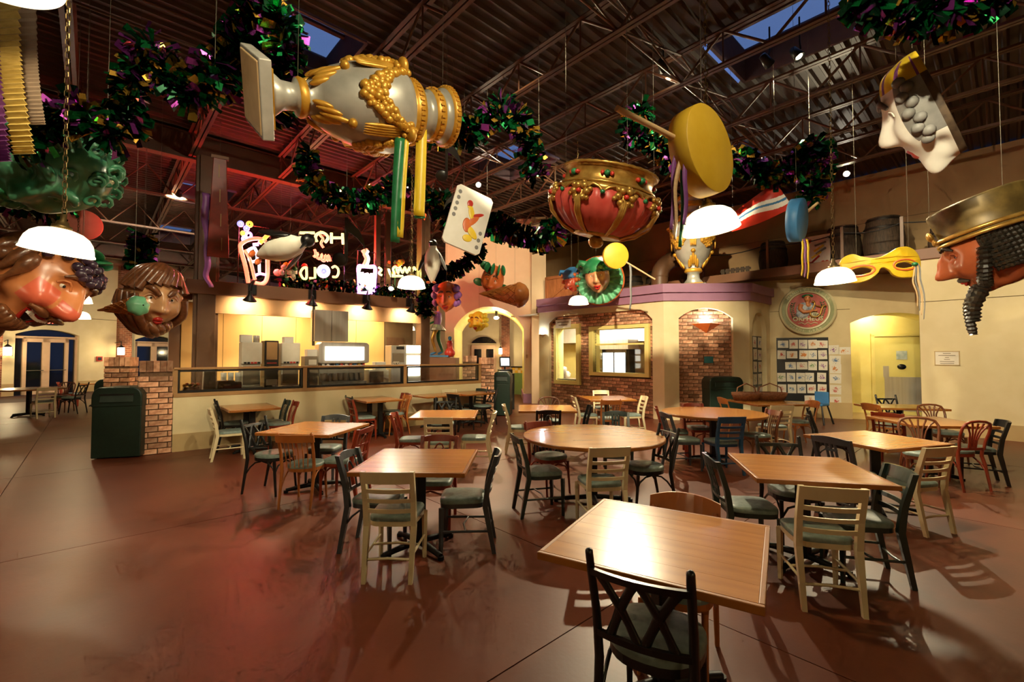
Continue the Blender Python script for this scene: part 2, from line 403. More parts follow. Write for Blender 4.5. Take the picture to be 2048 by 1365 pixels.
# ------------------------------------------------------------------ walls
def wall(name, Mw, s0, s1, z0=0.0, z1=6.5, seams=(2.8,), mat='plaster', base=.3, th=.2, cols=None, label=None, basemat='wainscot'):
    b = MB(); b.box(((s0 + s1) / 2, (z0 + z1) / 2, -th / 2 - .02), (s1 - s0, z1 - z0, th), M=Mw)
    w = struct(b.build(name, M['seam']))
    if label: w['label'] = label
    zs = [z0] + [s for s in seams if z0 < s < z1] + [z1]; xs = [s0] + list(cols or []) + [s1]
    for i in range(len(zs) - 1):
        for j in range(len(xs) - 1):
            p = MB(); p.box(((xs[j] + xs[j + 1]) / 2, (zs[i] + zs[i + 1]) / 2, -.012), (xs[j + 1] - xs[j] - (.012 if cols else 0), zs[i + 1] - zs[i] - .014, .024), M=Mw); p.build('panel', M[mat], w)
    if base:
        p = MB(); p.box(((s0 + s1) / 2, z0 + base / 2, .012), (s1 - s0, base, .03), M=Mw); p.build('base', M[basemat], w)
    return w
BRW, BRH = .262, .0935
_bm = MB(); _bm.box((0, 0, 0), (BRW - .018, BRH - .018, .03)); BRICK = _bm.mesh('brick', M['brick'])
def bricks(parent, Mw, x0, x1, z0, z1, zf, holes=(), top=None, rot=None):
    r = 0; z = z0; n = 0
    while z + BRH <= z1 + .001:
        x = x0 - (BRW / 2 if r % 2 else 0)
        while x < x1 - .02:
            a, c = max(x, x0), min(x + BRW, x1)
            segs = [(a, c)]
            for (hx0, hx1, hz0, hz1) in holes:
                if z + BRH > hz0 + .02 and z < hz1 - .02:
                    segs = [q for (p, t) in segs for q in ((p, min(t, hx0)), (max(p, hx1), t)) if q[1] - q[0] > .03]
            for (p, t) in segs:
                if t - p < .04: continue
                if top and z + BRH * .6 > top((p + t) / 2): continue
                o = bpy.data.objects.new('brick', BRICK); C.objects.link(o); o.parent = parent
                o.matrix_local = Mw @ Matrix.Translation(((p + t) / 2, z + BRH / 2, zf + random.uniform(-.004, .006))) @ Matrix.Diagonal(((t - p - .018) / (BRW - .018), 1, 1, 1)); n += 1
            x += BRW
        z += BRH; r += 1
    return n
def box_wall(Mw, name, x0, x1, z0, z1, zf, th, mat, holes=(), parent=None):
    """flat slab at depth zf with rectangular holes"""
    b = MB(); xs = sorted(set([x0, x1] + [h for q in holes for h in q[:2]])); zs = sorted(set([z0, z1] + [h for q in holes for h in q[2:]]))
    for i in range(len(xs) - 1):
        for j in range(len(zs) - 1):
            cx, cz = (xs[i] + xs[i + 1]) / 2, (zs[j] + zs[j + 1]) / 2
            if any(h[0] < cx < h[1] and h[2] < cz < h[3] for h in holes): continue
            b.box((cx, cz, zf - th / 2), (xs[i + 1] - xs[i], zs[j + 1] - zs[j], th), M=Mw)
    return b.build(name, M[mat], parent)

# right wall and the deep loft over the alcove
w = wall('wall_right', RW, 0.0, 17.0, 0, 3.74, (2.81,), cols=(3.4, 6.8, 10.2), label='plain cream wall to the right of the yellow door')
b = MB(); b.box((.1, 1.87, -1.0), (.2, 3.74, 1.92), M=RW); b.build('return_panel', M['plaster'], w)
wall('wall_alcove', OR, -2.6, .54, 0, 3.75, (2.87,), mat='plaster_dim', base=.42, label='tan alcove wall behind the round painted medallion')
# door opening with segmental arch in the alcove wall
b = MB()
def arcpts(x0, x1, zs, zt, n=14):
    """segmental arch from (x0,zs) over (mid,zt) to (x1,zs)"""
    h = zt - zs; w_ = (x1 - x0) / 2; r_ = (w_ * w_ + h * h) / (2 * h); cx = (x0 + x1) / 2; cz = zt - r_; a = math.asin(min(1, w_ / r_))
    if h > w_: a = PI - a
    return [(cx + r_ * math.sin(-a + 2 * a * i / n), cz + r_ * math.cos(-a + 2 * a * i / n)) for i in range(n + 1)]
DX0, DX1 = .54, 2.35
po = arcpts(DX0, DX1, 2.5, 2.74)
b.prism([(DX0, 3.75)] + po + [(DX1, 3.75)], -.9, 0, 0, OR, 1)
b.box((DX1 + .6, 1.9, -.1), (1.2, 3.8, .2), 0, OR)
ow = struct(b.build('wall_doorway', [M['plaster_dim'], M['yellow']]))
b = MB(); b.box((DX0 - .04, 1.25, -.47), (.08, 2.5, .9), M=OR); b.box((DX1 + .04, 1.25, -.47), (.08, 2.5, .9), M=OR); b.build('jamb', M['yellow'], ow)
b = MB(); b.box((1.4, 1.9, -1.75), (3.6, 3.8, .1), M=OR); b.box((.1, 1.9, -1.3), (.08, 3.8, .9), M=OR); b.build('vestibule_wall', M['yellow'], ow)
b = MB(); b.box((1.2, 2.95, -1.3), (3.0, .06, 1.1), M=OR); b.build('vestibule_ceiling', M['yellow'], ow)
b = MB(); b.box((1.3, .004, -.9), (2.6, .01, 1.7), M=OR); b.build('threshold', M['wainscot'], ow)
# loft floor and back wall
M['loftwall'] = pm('loft_plaster_shaded', (176, 142, 98), (184, 150, 106), rough=.8, scale=2)  # plaster colour darkened to stand for the shade in the loft
b = MB(); b.box((6.0, 3.79, -1.05), (22, .1, 2.0), M=RW); struct(b.build('trim_1', M['fascia']))
bm_ = MB()
bm_.box((4.2, 3.84, -.0), (25.6, .24, .1), M=RW)
st = struct(bm_.build('trim_2', M['fascia'], bevel=.01)); st['label'] = 'long brown timber beam along the loft edge'
for s in (3.2, 1.45, -.25, -1.35, -3.0, -4.75):
    p = MB(); p.box((s, 4.3, -.05), (.06, .9, .06), M=RW); p.build('post', M['column'], st)
p = MB()
for (a, c) in ((3.2, 1.45), (1.45, -.25), (-.25, -1.35), (-1.35, -3.0), (-3.0, -4.75)):
    p.tube([RW @ Vector((a + (c - a) * t, 4.62 - .10 * math.sin(PI * t), -.05)) for t in [i / 8 for i in range(9)]], .014, 5)
p.build('rope', M['black'], st)
wall('wall_loft', RW @ Matrix.Translation((0, 0, -2.0)), -14.5, 17, 3.7, 6.5, (5.2,), mat='loftwall', base=0, label='wall behind the loft barrels, coloured darker for the shade there')

# kitchen bay
KX0, KX1 = .45, 4.146
def ktop(x): 
    if x < KX0 + .42: t = (x - KX0) / .42; return 2.68 + .22 * math.sin(t * PI / 2)
    if x > KX1 - .42: t = (KX1 - x) / .42; return 2.62 + .28 * math.sin(t * PI / 2)
    return 2.90
b = MB(); n = 10
arc = [(KX0, 0)] + [(KX0 + .42 * i / n, ktop(KX0 + .42 * i / n)) for i in range(n + 1)] + [(KX1 - .42 + .42 * i / n, ktop(KX1 - .42 + .42 * i / n)) for i in range(n + 1)] + [(KX1, 0)]
b.prism([(0, 0)] + arc + [(4.476, 0), (4.476, 3.5), (0, 3.5)], -.14, 0, M=KL)
mt = arcpts(.38, 1.75, 2.62, 2.88)
b.prism([(0, 0), (.38, 0)] + mt + [(1.75, 0), (2.155, 0), (2.155, 3.5), (0, 3.5)], -.14, 0, M=KM)
na = arcpts(.19, 1.2, 2.3, 2.8, 16)
b.prism([(0, 0), (.19, 0), (.19, 2.3)] + na[1:-1] + [(1.2, 2.3), (1.2, 0), (1.7, 0), (1.7, 3.5), (0, 3.5)], -.14, 0, M=KR)
kw = struct(b.build('wall_kitchen', M['plaster'])); kw['label'] = 'cream kitchen bay with arched brick recesses'
H1 = (.746, 1.546, .89, 2.5); H2 = (2.19, 3.9, 1.17, 2.41)
box_wall(KL, 'mortar_bed', KX0 - .05, KX1 + .05, 0, 3.2, -.115, .08, 'mortar', (H1, H2), kw)
G1 = (.636, 1.676, .76, 2.63); G2 = (2.036, 4.026, 1.07, 2.51)
nb = bricks(kw, KL, KX0, KX1, 0.0, 2.95, -.112, (G1, G2), ktop)
box_wall(KM, 'mortar_bed', .3, 1.85, 0, 3.0, -.115, .08, 'mortar', (), kw)
def mtop(x):
    return 2.62 + .26 * max(0, 1 - ((x - 1.065) / .69) ** 2)
nb2 = bricks(kw, KM, .38, 1.75, 0.0, 2.9, -.112, (), mtop)
box_wall(KR, 'niche_back', .1, 1.4, 0, 3.0, -.12, .06, 'plaster', (), kw)
def offs(pts, d):
    out = []
    for i, p in enumerate(pts):
        ns = []
        for (a, c) in ((i - 1, i), (i, i + 1)):
            if 0 <= a and c < len(pts):
                e = (pts[c] - pts[a]).normalized(); ns.append(Vector((e.y, -e.x, 0)))
        nn = sum(ns, Vector()) / len(ns); nn = nn / max(.3, nn.length ** 2) if nn.length else nn
        out.append(p + nn * d)
    return out
kp = [KL @ Vector((-.02, 0, 0)), KM @ Vector((0, 0, 0)), KR @ Vector((0, 0, 0)), KR @ Vector((1.7, 0, 0))]
for (z0_, z1_, d_) in ((3.07, 3.28, .05), (3.28, 3.5, .11)):
    b = MB(); o1 = offs(kp, d_); o0 = offs(kp, -.2)
    for i in range(3):
        b.add([(*o1[i].xy, z0_), (*o1[i + 1].xy, z0_), (*o0[i + 1].xy, z0_), (*o0[i].xy, z0_), (*o1[i].xy, z1_), (*o1[i + 1].xy, z1_), (*o0[i + 1].xy, z1_), (*o0[i].xy, z1_)],
              [(0, 3, 2, 1), (4, 5, 6, 7), (0, 1, 5, 4), (1, 2, 6, 5), (2, 3, 7, 6), (3, 0, 4, 7)])
    b.build('cornice', M['purple'], kw)
b = MB(); kr = [kp[0], kp[1], kp[2], kp[3], RW @ Vector((-3.0, 0, -2.0)), RW @ Vector((-9.5, 0, -2.0))]
b.prism([(p.x, p.y) for p in kr], 3.42, 3.47); b.build('bay_roof', M['fascia'], kw)
# kitchen room inside
b = MB(); KI = KL @ Matrix.Translation((0, 0, -2.4))
b.box((1.35, 1.6, 0), (5.9, 3.2, .06), M=KI); kin = struct(b.build('wall_kitchen_inside', M['yellow']))
b = MB(); b.box((-1.5, 1.6, .8), (.06, 3.2, 1.6), M=KI); b.box((4.28, 1.6, 1.12), (.06, 3.2, 2.2), M=KI); b.build('side_wall', M['purple'], kin)
b = MB(); b.box((1.35, 3.05, 1.15), (5.8, .05, 2.2), M=KI); b.build('kitchen_ceiling', M['white'], kin)
b = MB(); b.box((1.35, 2.42, .3), (5.8, .62, .5), M=KI); b.build('soffit', M['white'], kin)
b = MB(); b.box((.28, 1.4, .1), (.3, 2.8, .2), M=KI); b.build('pilaster', M['purple'], kin)
lamp('kitchen_ceiling_light', 'AREA', KI @ Vector((1.6, 3.0, 1.4)), 260, (1.0, .88, .62), 1.6, aim=KI @ Vector((1.5, 0, 1.1)))
# window frames: yellow casings
def casing(name, Mw, g, h, depth, label, sash=None):
    b = MB(); b.box(((g[0] + g[1]) / 2, (g[3] + h[3]) / 2, -.06), (g[1] - g[0], g[3] - h[3], .1), M=Mw); b.box(((g[0] + g[1]) / 2, (g[2] + h[2]) / 2, -.06), (g[1] - g[0], h[2] - g[2], .1), M=Mw)
    b.box(((g[0] + h[0]) / 2, (h[2] + h[3]) / 2, -.06), (h[0] - g[0], h[3] - h[2], .1), M=Mw); b.box(((h[1] + g[1]) / 2, (h[2] + h[3]) / 2, -.06), (g[1] - h[1], h[3] - h[2], .1), M=Mw)
    o = struct(b.build(name, M['yellow'], bevel=.006)); o['label'] = label
    l = MB(); l.box((h[0] - .01, (h[2] + h[3]) / 2, -.06 - depth / 2), (.02, h[3] - h[2], depth), M=Mw); l.box((h[1] + .01, (h[2] + h[3]) / 2, -.06 - depth / 2), (.02, h[3] - h[2], depth), M=Mw)
    l.box(((h[0] + h[1]) / 2, h[2] - .01, -.06 - depth / 2), (h[1] - h[0], .02, depth), M=Mw); l.box(((h[0] + h[1]) / 2, h[3] + .01, -.06 - depth / 2), (h[1] - h[0], .02, depth), M=Mw); l.build('reveal', M['yellow'], o)
    if sash:
        s = MB(); s.box(((h[0] + h[1]) / 2, sash, -.16), (h[1] - h[0], .05, .05), M=Mw); s.build('meeting_rail', M['yellow'], o)
        s = MB(); s.box(((h[0] + h[1]) / 2, (h[2] + sash) / 2, -.17), (h[1] - h[0], sash - h[2], .006), M=Mw); s.build('pane', M['glass'], o)
    return o
wd = casing('window_11', KL, G1, H1, .3, 'tall narrow yellow serving window in the brick wall')
p = MB(); p.box((1.146, .9, -.2), (.8, .03, .3), M=KL); p.build('sill', M['black'], wd)
wd2 = casing('window_12', KL, G2, H2, .3, 'wide yellow sash window in the brick wall', 1.98)

# arch wall with a deep vaulted passage
b = MB(); AX0, AX1 = .32, 2.77
ar = arcpts(AX0, AX1, 2.62, 3.38, 20)
b.prism([(0, 0), (AX0, 0)] + ar + [(AX1, 0), (3.32, 0), (3.32, 6.5), (0, 6.5)], -2.6, 0, 0, ARCH, 1)
aw = struct(b.build('wall_arch', [M['salmon'], M['yellow']])); aw['label'] = 'plaster wall tinted pink for neon light, with a deep yellow arched passage'
b = MB(); b.box((3.05, .16, .03), (.62, .32, .12), M=ARCH); b.box((2.76, .16, -1.3), (.06, .3, 2.6), M=ARCH); b.build('base', M['purple'], aw, bevel=.01)
b = MB(); b.box((3.28, 3.25, -.02), (.5, 6.5, .5), M=ARCH @ Matrix.Rotation(R(0), 4, 'Y')); b.build('pilaster', M['salmon'], aw)
# far room past the arch
FR = WF((-6, 27.5), (1, 0))
b = MB(); b.box((6.0, 3.2, -.1), (26, 6.5, .2), M=FR); struct(b.build('wall_far', M['plaster']))
# exit wall on the far left with two door groups
def dwall():
    x0a, x1a, x0b, x1b = -1.91, .19, 2.41, 4.34
    b = MB()
    pa = arcpts(x0a, x1a, 2.55, 2.78, 12); pb = arcpts(x0b, x1b, 2.45, 2.68, 12)
    b.prism([(-4.5, 0), (x0a, 0)] + pa + [(x1a, 0), (x0b, 0)] + pb + [(x1b, 0), (16, 0), (16, 6.5), (-4.5, 6.5)], -.35, 0, M=EX)
    w = struct(b.build('wall_left', M['plaster'])); w['label'] = 'tall cream wall with the glazed exit doors'
    s = MB(); s.box((5.8, 3.35, .004), (20.4, .02, .008), M=EX); s.build('reveal_joint', M['seam'], w)
    for (a, c) in ((x1a, x0b), (x1b, 9.0), (-4.5, x0a)):
        s = MB(); s.box(((a + c) / 2, .25, .012), (c - a, .5, .024), M=EX); s.build('base', M['wainscot'], w)
    for (x, wd_) in ((1.88, .54), (-2.65, .6), (7.0, .6)):
        p = MB(); p.box((x, 3.0, .1), (wd_, 6.0, .25), M=EX); p.build('brick_pier', M['farbrick'], w)
    k = 0
    for (a, c, zs, zt) in ((x0a, x1a, 2.55, 2.78), (x0b, x1b, 2.45, 2.68)):
        k += 1
        g = MB(); pp = arcpts(a, c, zs, zt, 12); g.prism([(a, 0)] + pp + [(c, 0)], -.25, -.24, M=EX)
        d = struct(g.build('door_%d' % k, M['ext'])); d['label'] = ('glazed double exit doors with arched transom under the exit sign', 'glazed double doors with arched transom beyond the brick pier')[k - 1]
        f = MB(); zb = zs - .12
        def bar(xa, xb, za, zb_): f.box(((xa + xb) / 2, (za + zb_) / 2, -.2), (xb - xa, zb_ - za, .09), M=EX)
        bar(a, a + .06, 0, zs); bar(c - .06, c, 0, zs); bar(a, c, zb - .05, zb + .05)
        sd = .3 if k == 1 else .06; m = (a + c) / 2
        f.build('door_frame', M['doorpink'], d)
        for (da, db) in ((a + sd, m), (m, c - sd)):
            f = MB(); bar(da, da + .12, 0, zb); bar(db - .12, db, 0, zb); bar(da, db, zb - .2, zb); bar(da, db, 0, .3)
            lf = f.build('door_leaf', M['doorpink'], d)
            h_ = MB(); h_.cyl(EX @ Vector((da + .1, 1.02, -.1)), EX @ Vector((db - .1, 1.02, -.1)), .018, n=6); h_.build('push_bar', M['wire'], lf)
    return w
def far_brick():
    m = bpy.data.materials.new('far_brick'); m.use_nodes = True; nt = m.node_tree; N = nt.nodes; L = nt.links
    tc = N.new('ShaderNodeTexCoord'); br = N.new('ShaderNodeTexBrick'); br.inputs['Scale'].default_value = 1.0
    br.inputs['Brick Width'].default_value = .26; br.inputs['Row Height'].default_value = .093; br.inputs['Mortar Size'].default_value = .007
    br.inputs['Color1'].default_value = (*lin((150, 88, 58)), 1); br.inputs['Color2'].default_value = (*lin((112, 62, 42)), 1); br.inputs['Mortar'].default_value = (*lin((168, 140, 110)), 1)
    sx = N.new('ShaderNodeSeparateXYZ'); cx = N.new('ShaderNodeCombineXYZ'); ad = N.new('ShaderNodeMath'); ad.operation = 'ADD'
    L.new(tc.outputs['Object'], sx.inputs[0]); L.new(sx.outputs[0], ad.inputs[0]); L.new(sx.outputs[1], ad.inputs[1]); L.new(ad.outputs[0], cx.inputs[0]); L.new(sx.outputs[2], cx.inputs[1]); L.new(cx.outputs[0], br.inputs[0])
    L.new(br.outputs[0], N['Principled BSDF'].inputs['Base Color']); N['Principled BSDF'].inputs['Roughness'].default_value = .85
    return m
M['farbrick'] = far_brick()
dwall()
# remaining enclosure behind and beside the camera
wall('wall_back', WF(uv(13.2, -9).xy, (-1, -.55)), 0, 36, 0, 6.5, (2.8,), label='cream wall behind the camera')
wall('wall_side', WF((-14, -14), (-.28, 1)), 0, 36, 0, 6.5, (2.8,), label='cream side wall of the hall')
# ------------------------------------------------------------------ tables
def pedestal(t, x=0.0, y=0.0, span=.33, top=.725, mat='iron', rz=0.0):
    Mx = Matrix.Translation((x, y, 0)) @ Matrix.Rotation(rz, 4, 'Z')
    b = MB(); b.box((0, 0, top / 2 + .02), (.085, .085, top - .04), M=Mx); b.build('pedestal', M[mat], t, bevel=.008)
    b = MB()
    for a in (0, PI / 2):
        Q = Mx @ Matrix.Rotation(a, 4, 'Z')
        b.tube([(-span, 0, .03), (-span * .6, 0, .045), (0, 0, .06), (span * .6, 0, .045), (span, 0, .03)], [.022, .026, .03, .026, .022], 8, M=Q)
        for s in (-1, 1): b.cyl((s * span, 0, 0), (s * span, 0, .03), .026, n=10, M=Q)
    b.build('base', M[mat], t)
    b = MB(); b.box((0, 0, top - .012), (.42, .06, .024), M=Mx); b.box((0, 0, top - .012), (.06, .42, .024), M=Mx); b.build('top_plate', M[mat], t)
BOARDS = {}
def square_table(name, cx, cy, a, b_, rz, label, n=6, two=False, group='square dining tables'):
    t = thing(name, label, 'table', (cx, cy, 0), R(rz), group)
    e = .022; m = MB()
    for (x, y, dx, dy) in ((0, b_ / 2 - e / 2, a, e), (0, -b_ / 2 + e / 2, a, e), (a / 2 - e / 2, 0, e, b_ - 2 * e), (-a / 2 + e / 2, 0, e, b_ - 2 * e)): m.box((x, y, .735), (dx, dy, .034))
    m.box((0, 0, .728), (a - 2 * e, b_ - 2 * e, .018))
    tp = m.build('tabletop', M['wood_edge'], t, bevel=.004)
    w = (b_ - 2 * e) / n; key = (round(a, 3), round(w, 3))
    if key not in BOARDS:
        q = MB(); q.box((0, 0, 0), (a - 2 * e, w - .0012, .015)); BOARDS[key] = q.mesh('board', M['wood_top'])
    for i in range(n):
        o = bpy.data.objects.new('board', BOARDS[key]); C.objects.link(o); o.parent = tp; o.location = (0, -b_ / 2 + e + w * (i + .5), .7445)
    if two: pedestal(t, a * .25, 0, .26); pedestal(t, -a * .25, 0, .26)
    else: pedestal(t, 0, 0, .33, rz=PI / 4)
    return t
def round_table(name, cx, cy, r, label, rz=0.0):
    t = thing(name, label, 'table', (cx, cy, 0), rz, 'round dining tables')
    m = MB(); m.lathe([(.001, .712), (r - .01, .712), (r, .72), (r, .745), (r - .006, .752), (.001, .752)], 64, mi=[1, 1, 1, 1, 0], sm=False)
    m.build('tabletop', [M['wood_top'], M['wood_edge']], t)
    pedestal(t, 0, 0, .42)
    return t
square_table('dining_table', .74, 2.28, .914, .914, -30.5, 'nearest square oak table with a bright lamp glare on its top')
square_table('dining_table', -.80, 3.98, .914, .914, -2, 'square oak table circled by slate and cream chairs, left of the round table')
square_table('dining_table', -2.45, 5.73, .95, .95, -10, 'square oak table with the orange spindle chair at its near side')
square_table('dining_table', -4.64, 8.09, 1.08, .78, -50, 'rectangular oak table against the left end of the counter wall', 5, True)
square_table('dining_table', -2.87, 9.58, 1.08, .8, -50, 'rectangular oak table against the middle of the counter wall', 5, True)
square_table('dining_table', -1.03, 7.10, .96, .96, 1, 'square oak table between the round table and the counter')
square_table('dining_table', -1.0, 11.15, .92, .92, 42, 'square oak table beside the green bin at the right end of the counter')
square_table('dining_table', -1.75, 10.5, .92, .76, 42, 'far oak table pushed up behind the one beside the green bin')
square_table('dining_table', .59, 7.89, .95, .95, -1, 'square oak table in front of the mauve based pillar')
square_table('dining_table', 2.02, 9.78, .98, .98, 6, 'square oak table in front of the brick wall below the wide window')
square_table('dining_table', 4.94, 8.95, 1.0, 1.1, 5, 'square oak table just in front of the woven baskets')
square_table('dining_table', 2.34, 3.71, .914, .914, -13, 'square oak table with a cream ladderback tucked at its near corner')
square_table('dining_table', 3.92, 4.96, .96, .9, 17, 'square oak table near the single cream chair on the right')
square_table('dining_table', 5.73, 6.32, .98, .98, -6, 'square oak table surrounded by fan back chairs on the right')
square_table('dining_table', 6.9, 8.15, 1.1, .76, -12, 'rearmost right table edge on in front of the yellow door')
round_table('round_table', .92, 5.22, .79, 'large round oak table in the middle of the room')
round_table('round_table', 3.2, 7.3, .78, 'round oak table behind the blue ladderback chair')
round_table('round_table', -13.3, 12.6, .76, 'round table with a cream chair before the exit doors')
square_table('dining_table', -13.6, 15.2, .9, .9, 20, 'small square table beyond the round one by the exit doors')

# ------------------------------------------------------------------ chairs
def yp(z):
    pts = [(0, -.285), (.42, -.205), (.6, -.225), (.87, -.305)]
    for (a, b), (c, d) in zip(pts, pts[1:]):
        if z <= c: return b + (d - b) * (z - a) / (c - a)
    return pts[-1][1]
def slat(b, z, h, hw, bow=.03, th=.016, crest=0.0, n=8):
    def P(i, top, back):
        x = -hw + 2 * hw * i / n; q = 1 - (x / hw) ** 2
        zz = z + (h / 2 + crest * q if top else -h / 2)
        return (x, yp(zz) - bow * q - (th if back else 0), zz)
    vs = []
    for i in range(n + 1): vs += [P(i, 0, 0), P(i, 1, 0), P(i, 1, 1), P(i, 0, 1)]
    fs = []
    for i in range(n):
        a = 4 * i
        for k in range(4): fs.append((a + k, a + 4 + k, a + 4 + (k + 1) % 4, a + (k + 1) % 4))
    fs += [(0, 1, 2, 3), (4 * n + 3, 4 * n + 2, 4 * n + 1, 4 * n)]
    b.add(vs, fs)
def seat_outline(w0, w1, d0, d1, rnd=.5, n=28):
    out = []
    for i in range(n):
        a = 2 * PI * i / n; c, s = math.cos(a), math.sin(a); e = rnd
        x = abs(c) ** e * (1 if c > 0 else -1); y = abs(s) ** e * (1 if s > 0 else -1)
        yy = d0 + (d1 - d0) * (y + 1) / 2; w = w0 + (w1 - w0) * (y + 1) / 2
        out.append((x * w, yy))
    return out
def make_chair(style, col):
    m = M['c_' + col]; t = thing('chair', 'chair', 'chair')
    rnd = style in ('lattice', 'spindle', 'fan', 'bent')
    e = .8 if rnd else .42
    if style == 'splat': e = .5
    o = seat_outline(.19, .215, -.2, .21, e)
    b = MB(); n = len(o)
    lay = [(1.0, .445), (1.0, .468), (.96, .482), (.8, .489), (.4, .492)]
    vs = [(x * k, (y - .005) * k + .005, z) for (k, z) in lay for (x, y) in o]
    b.add(vs, [(j * n + i, j * n + (i + 1) % n, (j + 1) * n + (i + 1) % n, (j + 1) * n + i) for j in range(4) for i in range(n)] + [tuple(range(4 * n, 5 * n))], sm=True)
    b.build('seat', M['vinyl'], t)
    b = MB(); o2 = [(x * .985, y * .985) for (x, y) in o]; b.prism(o2, .405, .447); b.build('seat_frame', m, t)
    hw = .185; tz = .87 if style != 'lattice' else .88
    for s in (-1, 1):
        b = MB(); zs = [0, .12, .3, .42, .52, .62, .72, .8, tz]
        if style == 'fan':
            b.tube([(s * (.17 + .02 * (z < .42)), yp(z), z) for z in zs[:5]], [.014, .016, .019, .02, .018], 8)
        elif style == 'bent':
            b.tube([(s * .185, yp(z), z) for z in zs[:-1]], [.014, .016, .018, .02, .018, .017, .016, .015], 8)
        elif rnd:
            b.tube([(s * (hw + .012 * z), yp(z), z) for z in zs], [.014, .016, .019, .021, .02, .019, .018, .018, .017], 8)
            b.ball((s * (hw + .012 * tz), yp(tz), tz), .0175, 8, 6)
        else:
            for (za, zb) in zip(zs, zs[1:]):
                ra, rb = (.016 + .006 * min(1, z_ / .42) - .004 * max(0, (z_ - .42) / .45) for z_ in (za, zb))
                vs = []
                for (z_, r_) in ((za, ra), (zb, rb)):
                    x = s * (hw + .012 * z_); vs += [(x - r_, yp(z_) - r_ * 1.1, z_), (x + r_, yp(z_) - r_ * 1.1, z_), (x + r_, yp(z_) + r_ * 1.1, z_), (x - r_, yp(z_) + r_ * 1.1, z_)]
                b.add(vs, [(0, 1, 5, 4), (1, 2, 6, 5), (2, 3, 7, 6), (3, 0, 4, 7)] + ([(4, 5, 6, 7)] if zb == tz else []) + ([(3, 2, 1, 0)] if za == 0 else []))
        b.build('back_post', m, t)
    for s in (-1, 1):
        b = MB()
        if rnd: b.tube([(s * .175, .2, 0), (s * .17, .175, .25), (s * .168, .165, .41)], [.013, .017, .019], 8)
        else: b.tube([(s * .195, .19, 0), (s * .195, .185, .41)], [.018, .026], 4, sm=False)
        b.build('front_leg', m, t)
    b = MB()
    if rnd or style == 'window':
        for s in (-1, 1):      # bentwood corner braces
            b.tube([(s * .172, .185, .24), (s * .172, .15, .33), (s * .172, .08, .385), (s * .172, 0, .402)], .010, 6)
            b.tube([(s * .182, yp(.24), .24), (s * .18, -.17, .33), (s * .178, -.1, .385), (s * .176, -.02, .402)], .010, 6)
        b.tube([(-.172, .175, .26), (-.12, .18, .35), (0, .185, .39), (.12, .18, .35), (.172, .175, .26)], .010, 6)
        b.build('brace', m, t)
    else:
        for s in (-1, 1): b.tube([(s * .195, .185, .2), (s * .188, yp(.2), .2)], .011, 6)
        b.tube([(-.19, -.03, .2), (0, -.0, .2), (.19, -.03, .2)], .010, 6)
        b.tube([(-.186, yp(.17), .17), (0, yp(.17) + .02, .17), (.186, yp(.17), .17)], .011, 6)
        b.build('stretcher', m, t)
    def bar(bb, x0, z0, x1, z1, w=.028, th=.014, bow=0.02):
        n_ = 5; pts = []
        for i in range(n_ + 1):
            k = i / n_; x = x0 + (x1 - x0) * k; z = z0 + (z1 - z0) * k
            pts.append((x, yp(z) - bow * (1 - (x / .19) ** 2), z))
        bb.tube(pts, [w / 2] * (n_ + 1), 6, flat=th / w, up=(0, 1, 0))
    if style == 'ladder':
        for (z, h) in ((.545, .032), (.628, .032), (.71, .034)):
            b = MB(); slat(b, z, h, .19); b.build('slat', m, t)
        b = MB(); slat(b, .822, .095, .205, .032, .02, .006); b.build('top_rail', m, t)
    elif style == 'lattice':
        b = MB(); slat(b, .805, .03, .192, .03, .02); b.build('top_rail', m, t)
        b = MB(); slat(b, .535, .028, .188, .03, .02); b.build('lower_rail', m, t)
        for s in (-1, 1):
            b = MB()
            zt, zb, zm = .8, .54, .68
            c = s * .075
            for (x1, z1) in ((s * .15, zt), (s * .012, zt), (s * .13, zb), (s * .012, zb)):
                q = MB(); pts = [(c + (x1 - c) * k * (1.0 if abs(x1) < .05 else k ** .8 if False else 1), 0, zm + (z1 - zm) * k) for k in (0, .25, .5, .75, 1)]
                b.tube([(x, yp(z) - .03 * (1 - (x / .19) ** 2) - .006, z) for (x, _, z) in pts], [.021, .019, .018, .019, .022], 6, flat=.5, up=(0, 1, 0))
            b.build('lattice_cross', m, t)
    elif style == 'spindle':
        b = MB(); slat(b, .815, .085, .225, .035, .02, .008); b.build('top_rail', m, t)
        for i in range(6):
            b = MB(); x = -.125 + .05 * i; bar(b, x, .47, x * 1.1, .79, .013, .012, .03); b.build('spindle', m, t)
    elif style == 'fan':
        hp = [(-.172, .5), (-.185, .6), (-.2, .7), (-.198, .78), (-.17, .835), (-.1, .858), (0, .865), (.1, .858), (.17, .835), (.198, .78), (.2, .7), (.185, .6), (.172, .5)]
        b = MB(); b.tube([(x, yp(z) - .015, z) for (x, z) in hp], .016, 8); b.build('bent_hoop', m, t)
        b = MB(); slat(b, .515, .03, .17, .02, .018); b.build('lower_rail', m, t)
        for i in range(5):
            k = (i - 2) / 2.0; b = MB()
            pts = [(k * .05, .52), (k * .052, .62), (k * .075, .71), (k * .125, .79), (k * .165, .84 if abs(k) < .9 else .825)]
            b.tube([(x, yp(z) - .02, z) for (x, z) in pts], [.012, .010, .010, .011, .012], 6); b.build('spindle', m, t)
    elif style == 'window':
        b = MB(); slat(b, .83, .05, .2, .03, .018, .022); b.build('top_rail', m, t)
        b = MB(); slat(b, .535, .03, .187, .025, .018); b.build('lower_rail', m, t)
        b = MB(); b.tube([(x, yp(z) - .022, z) for (x, z) in ((-.06, .54), (-.062, .64), (-.055, .72), (-.03, .77), (0, .785), (.03, .77), (.055, .72), (.062, .64), (.06, .54))], .010, 6); b.build('arch_splat', m, t)
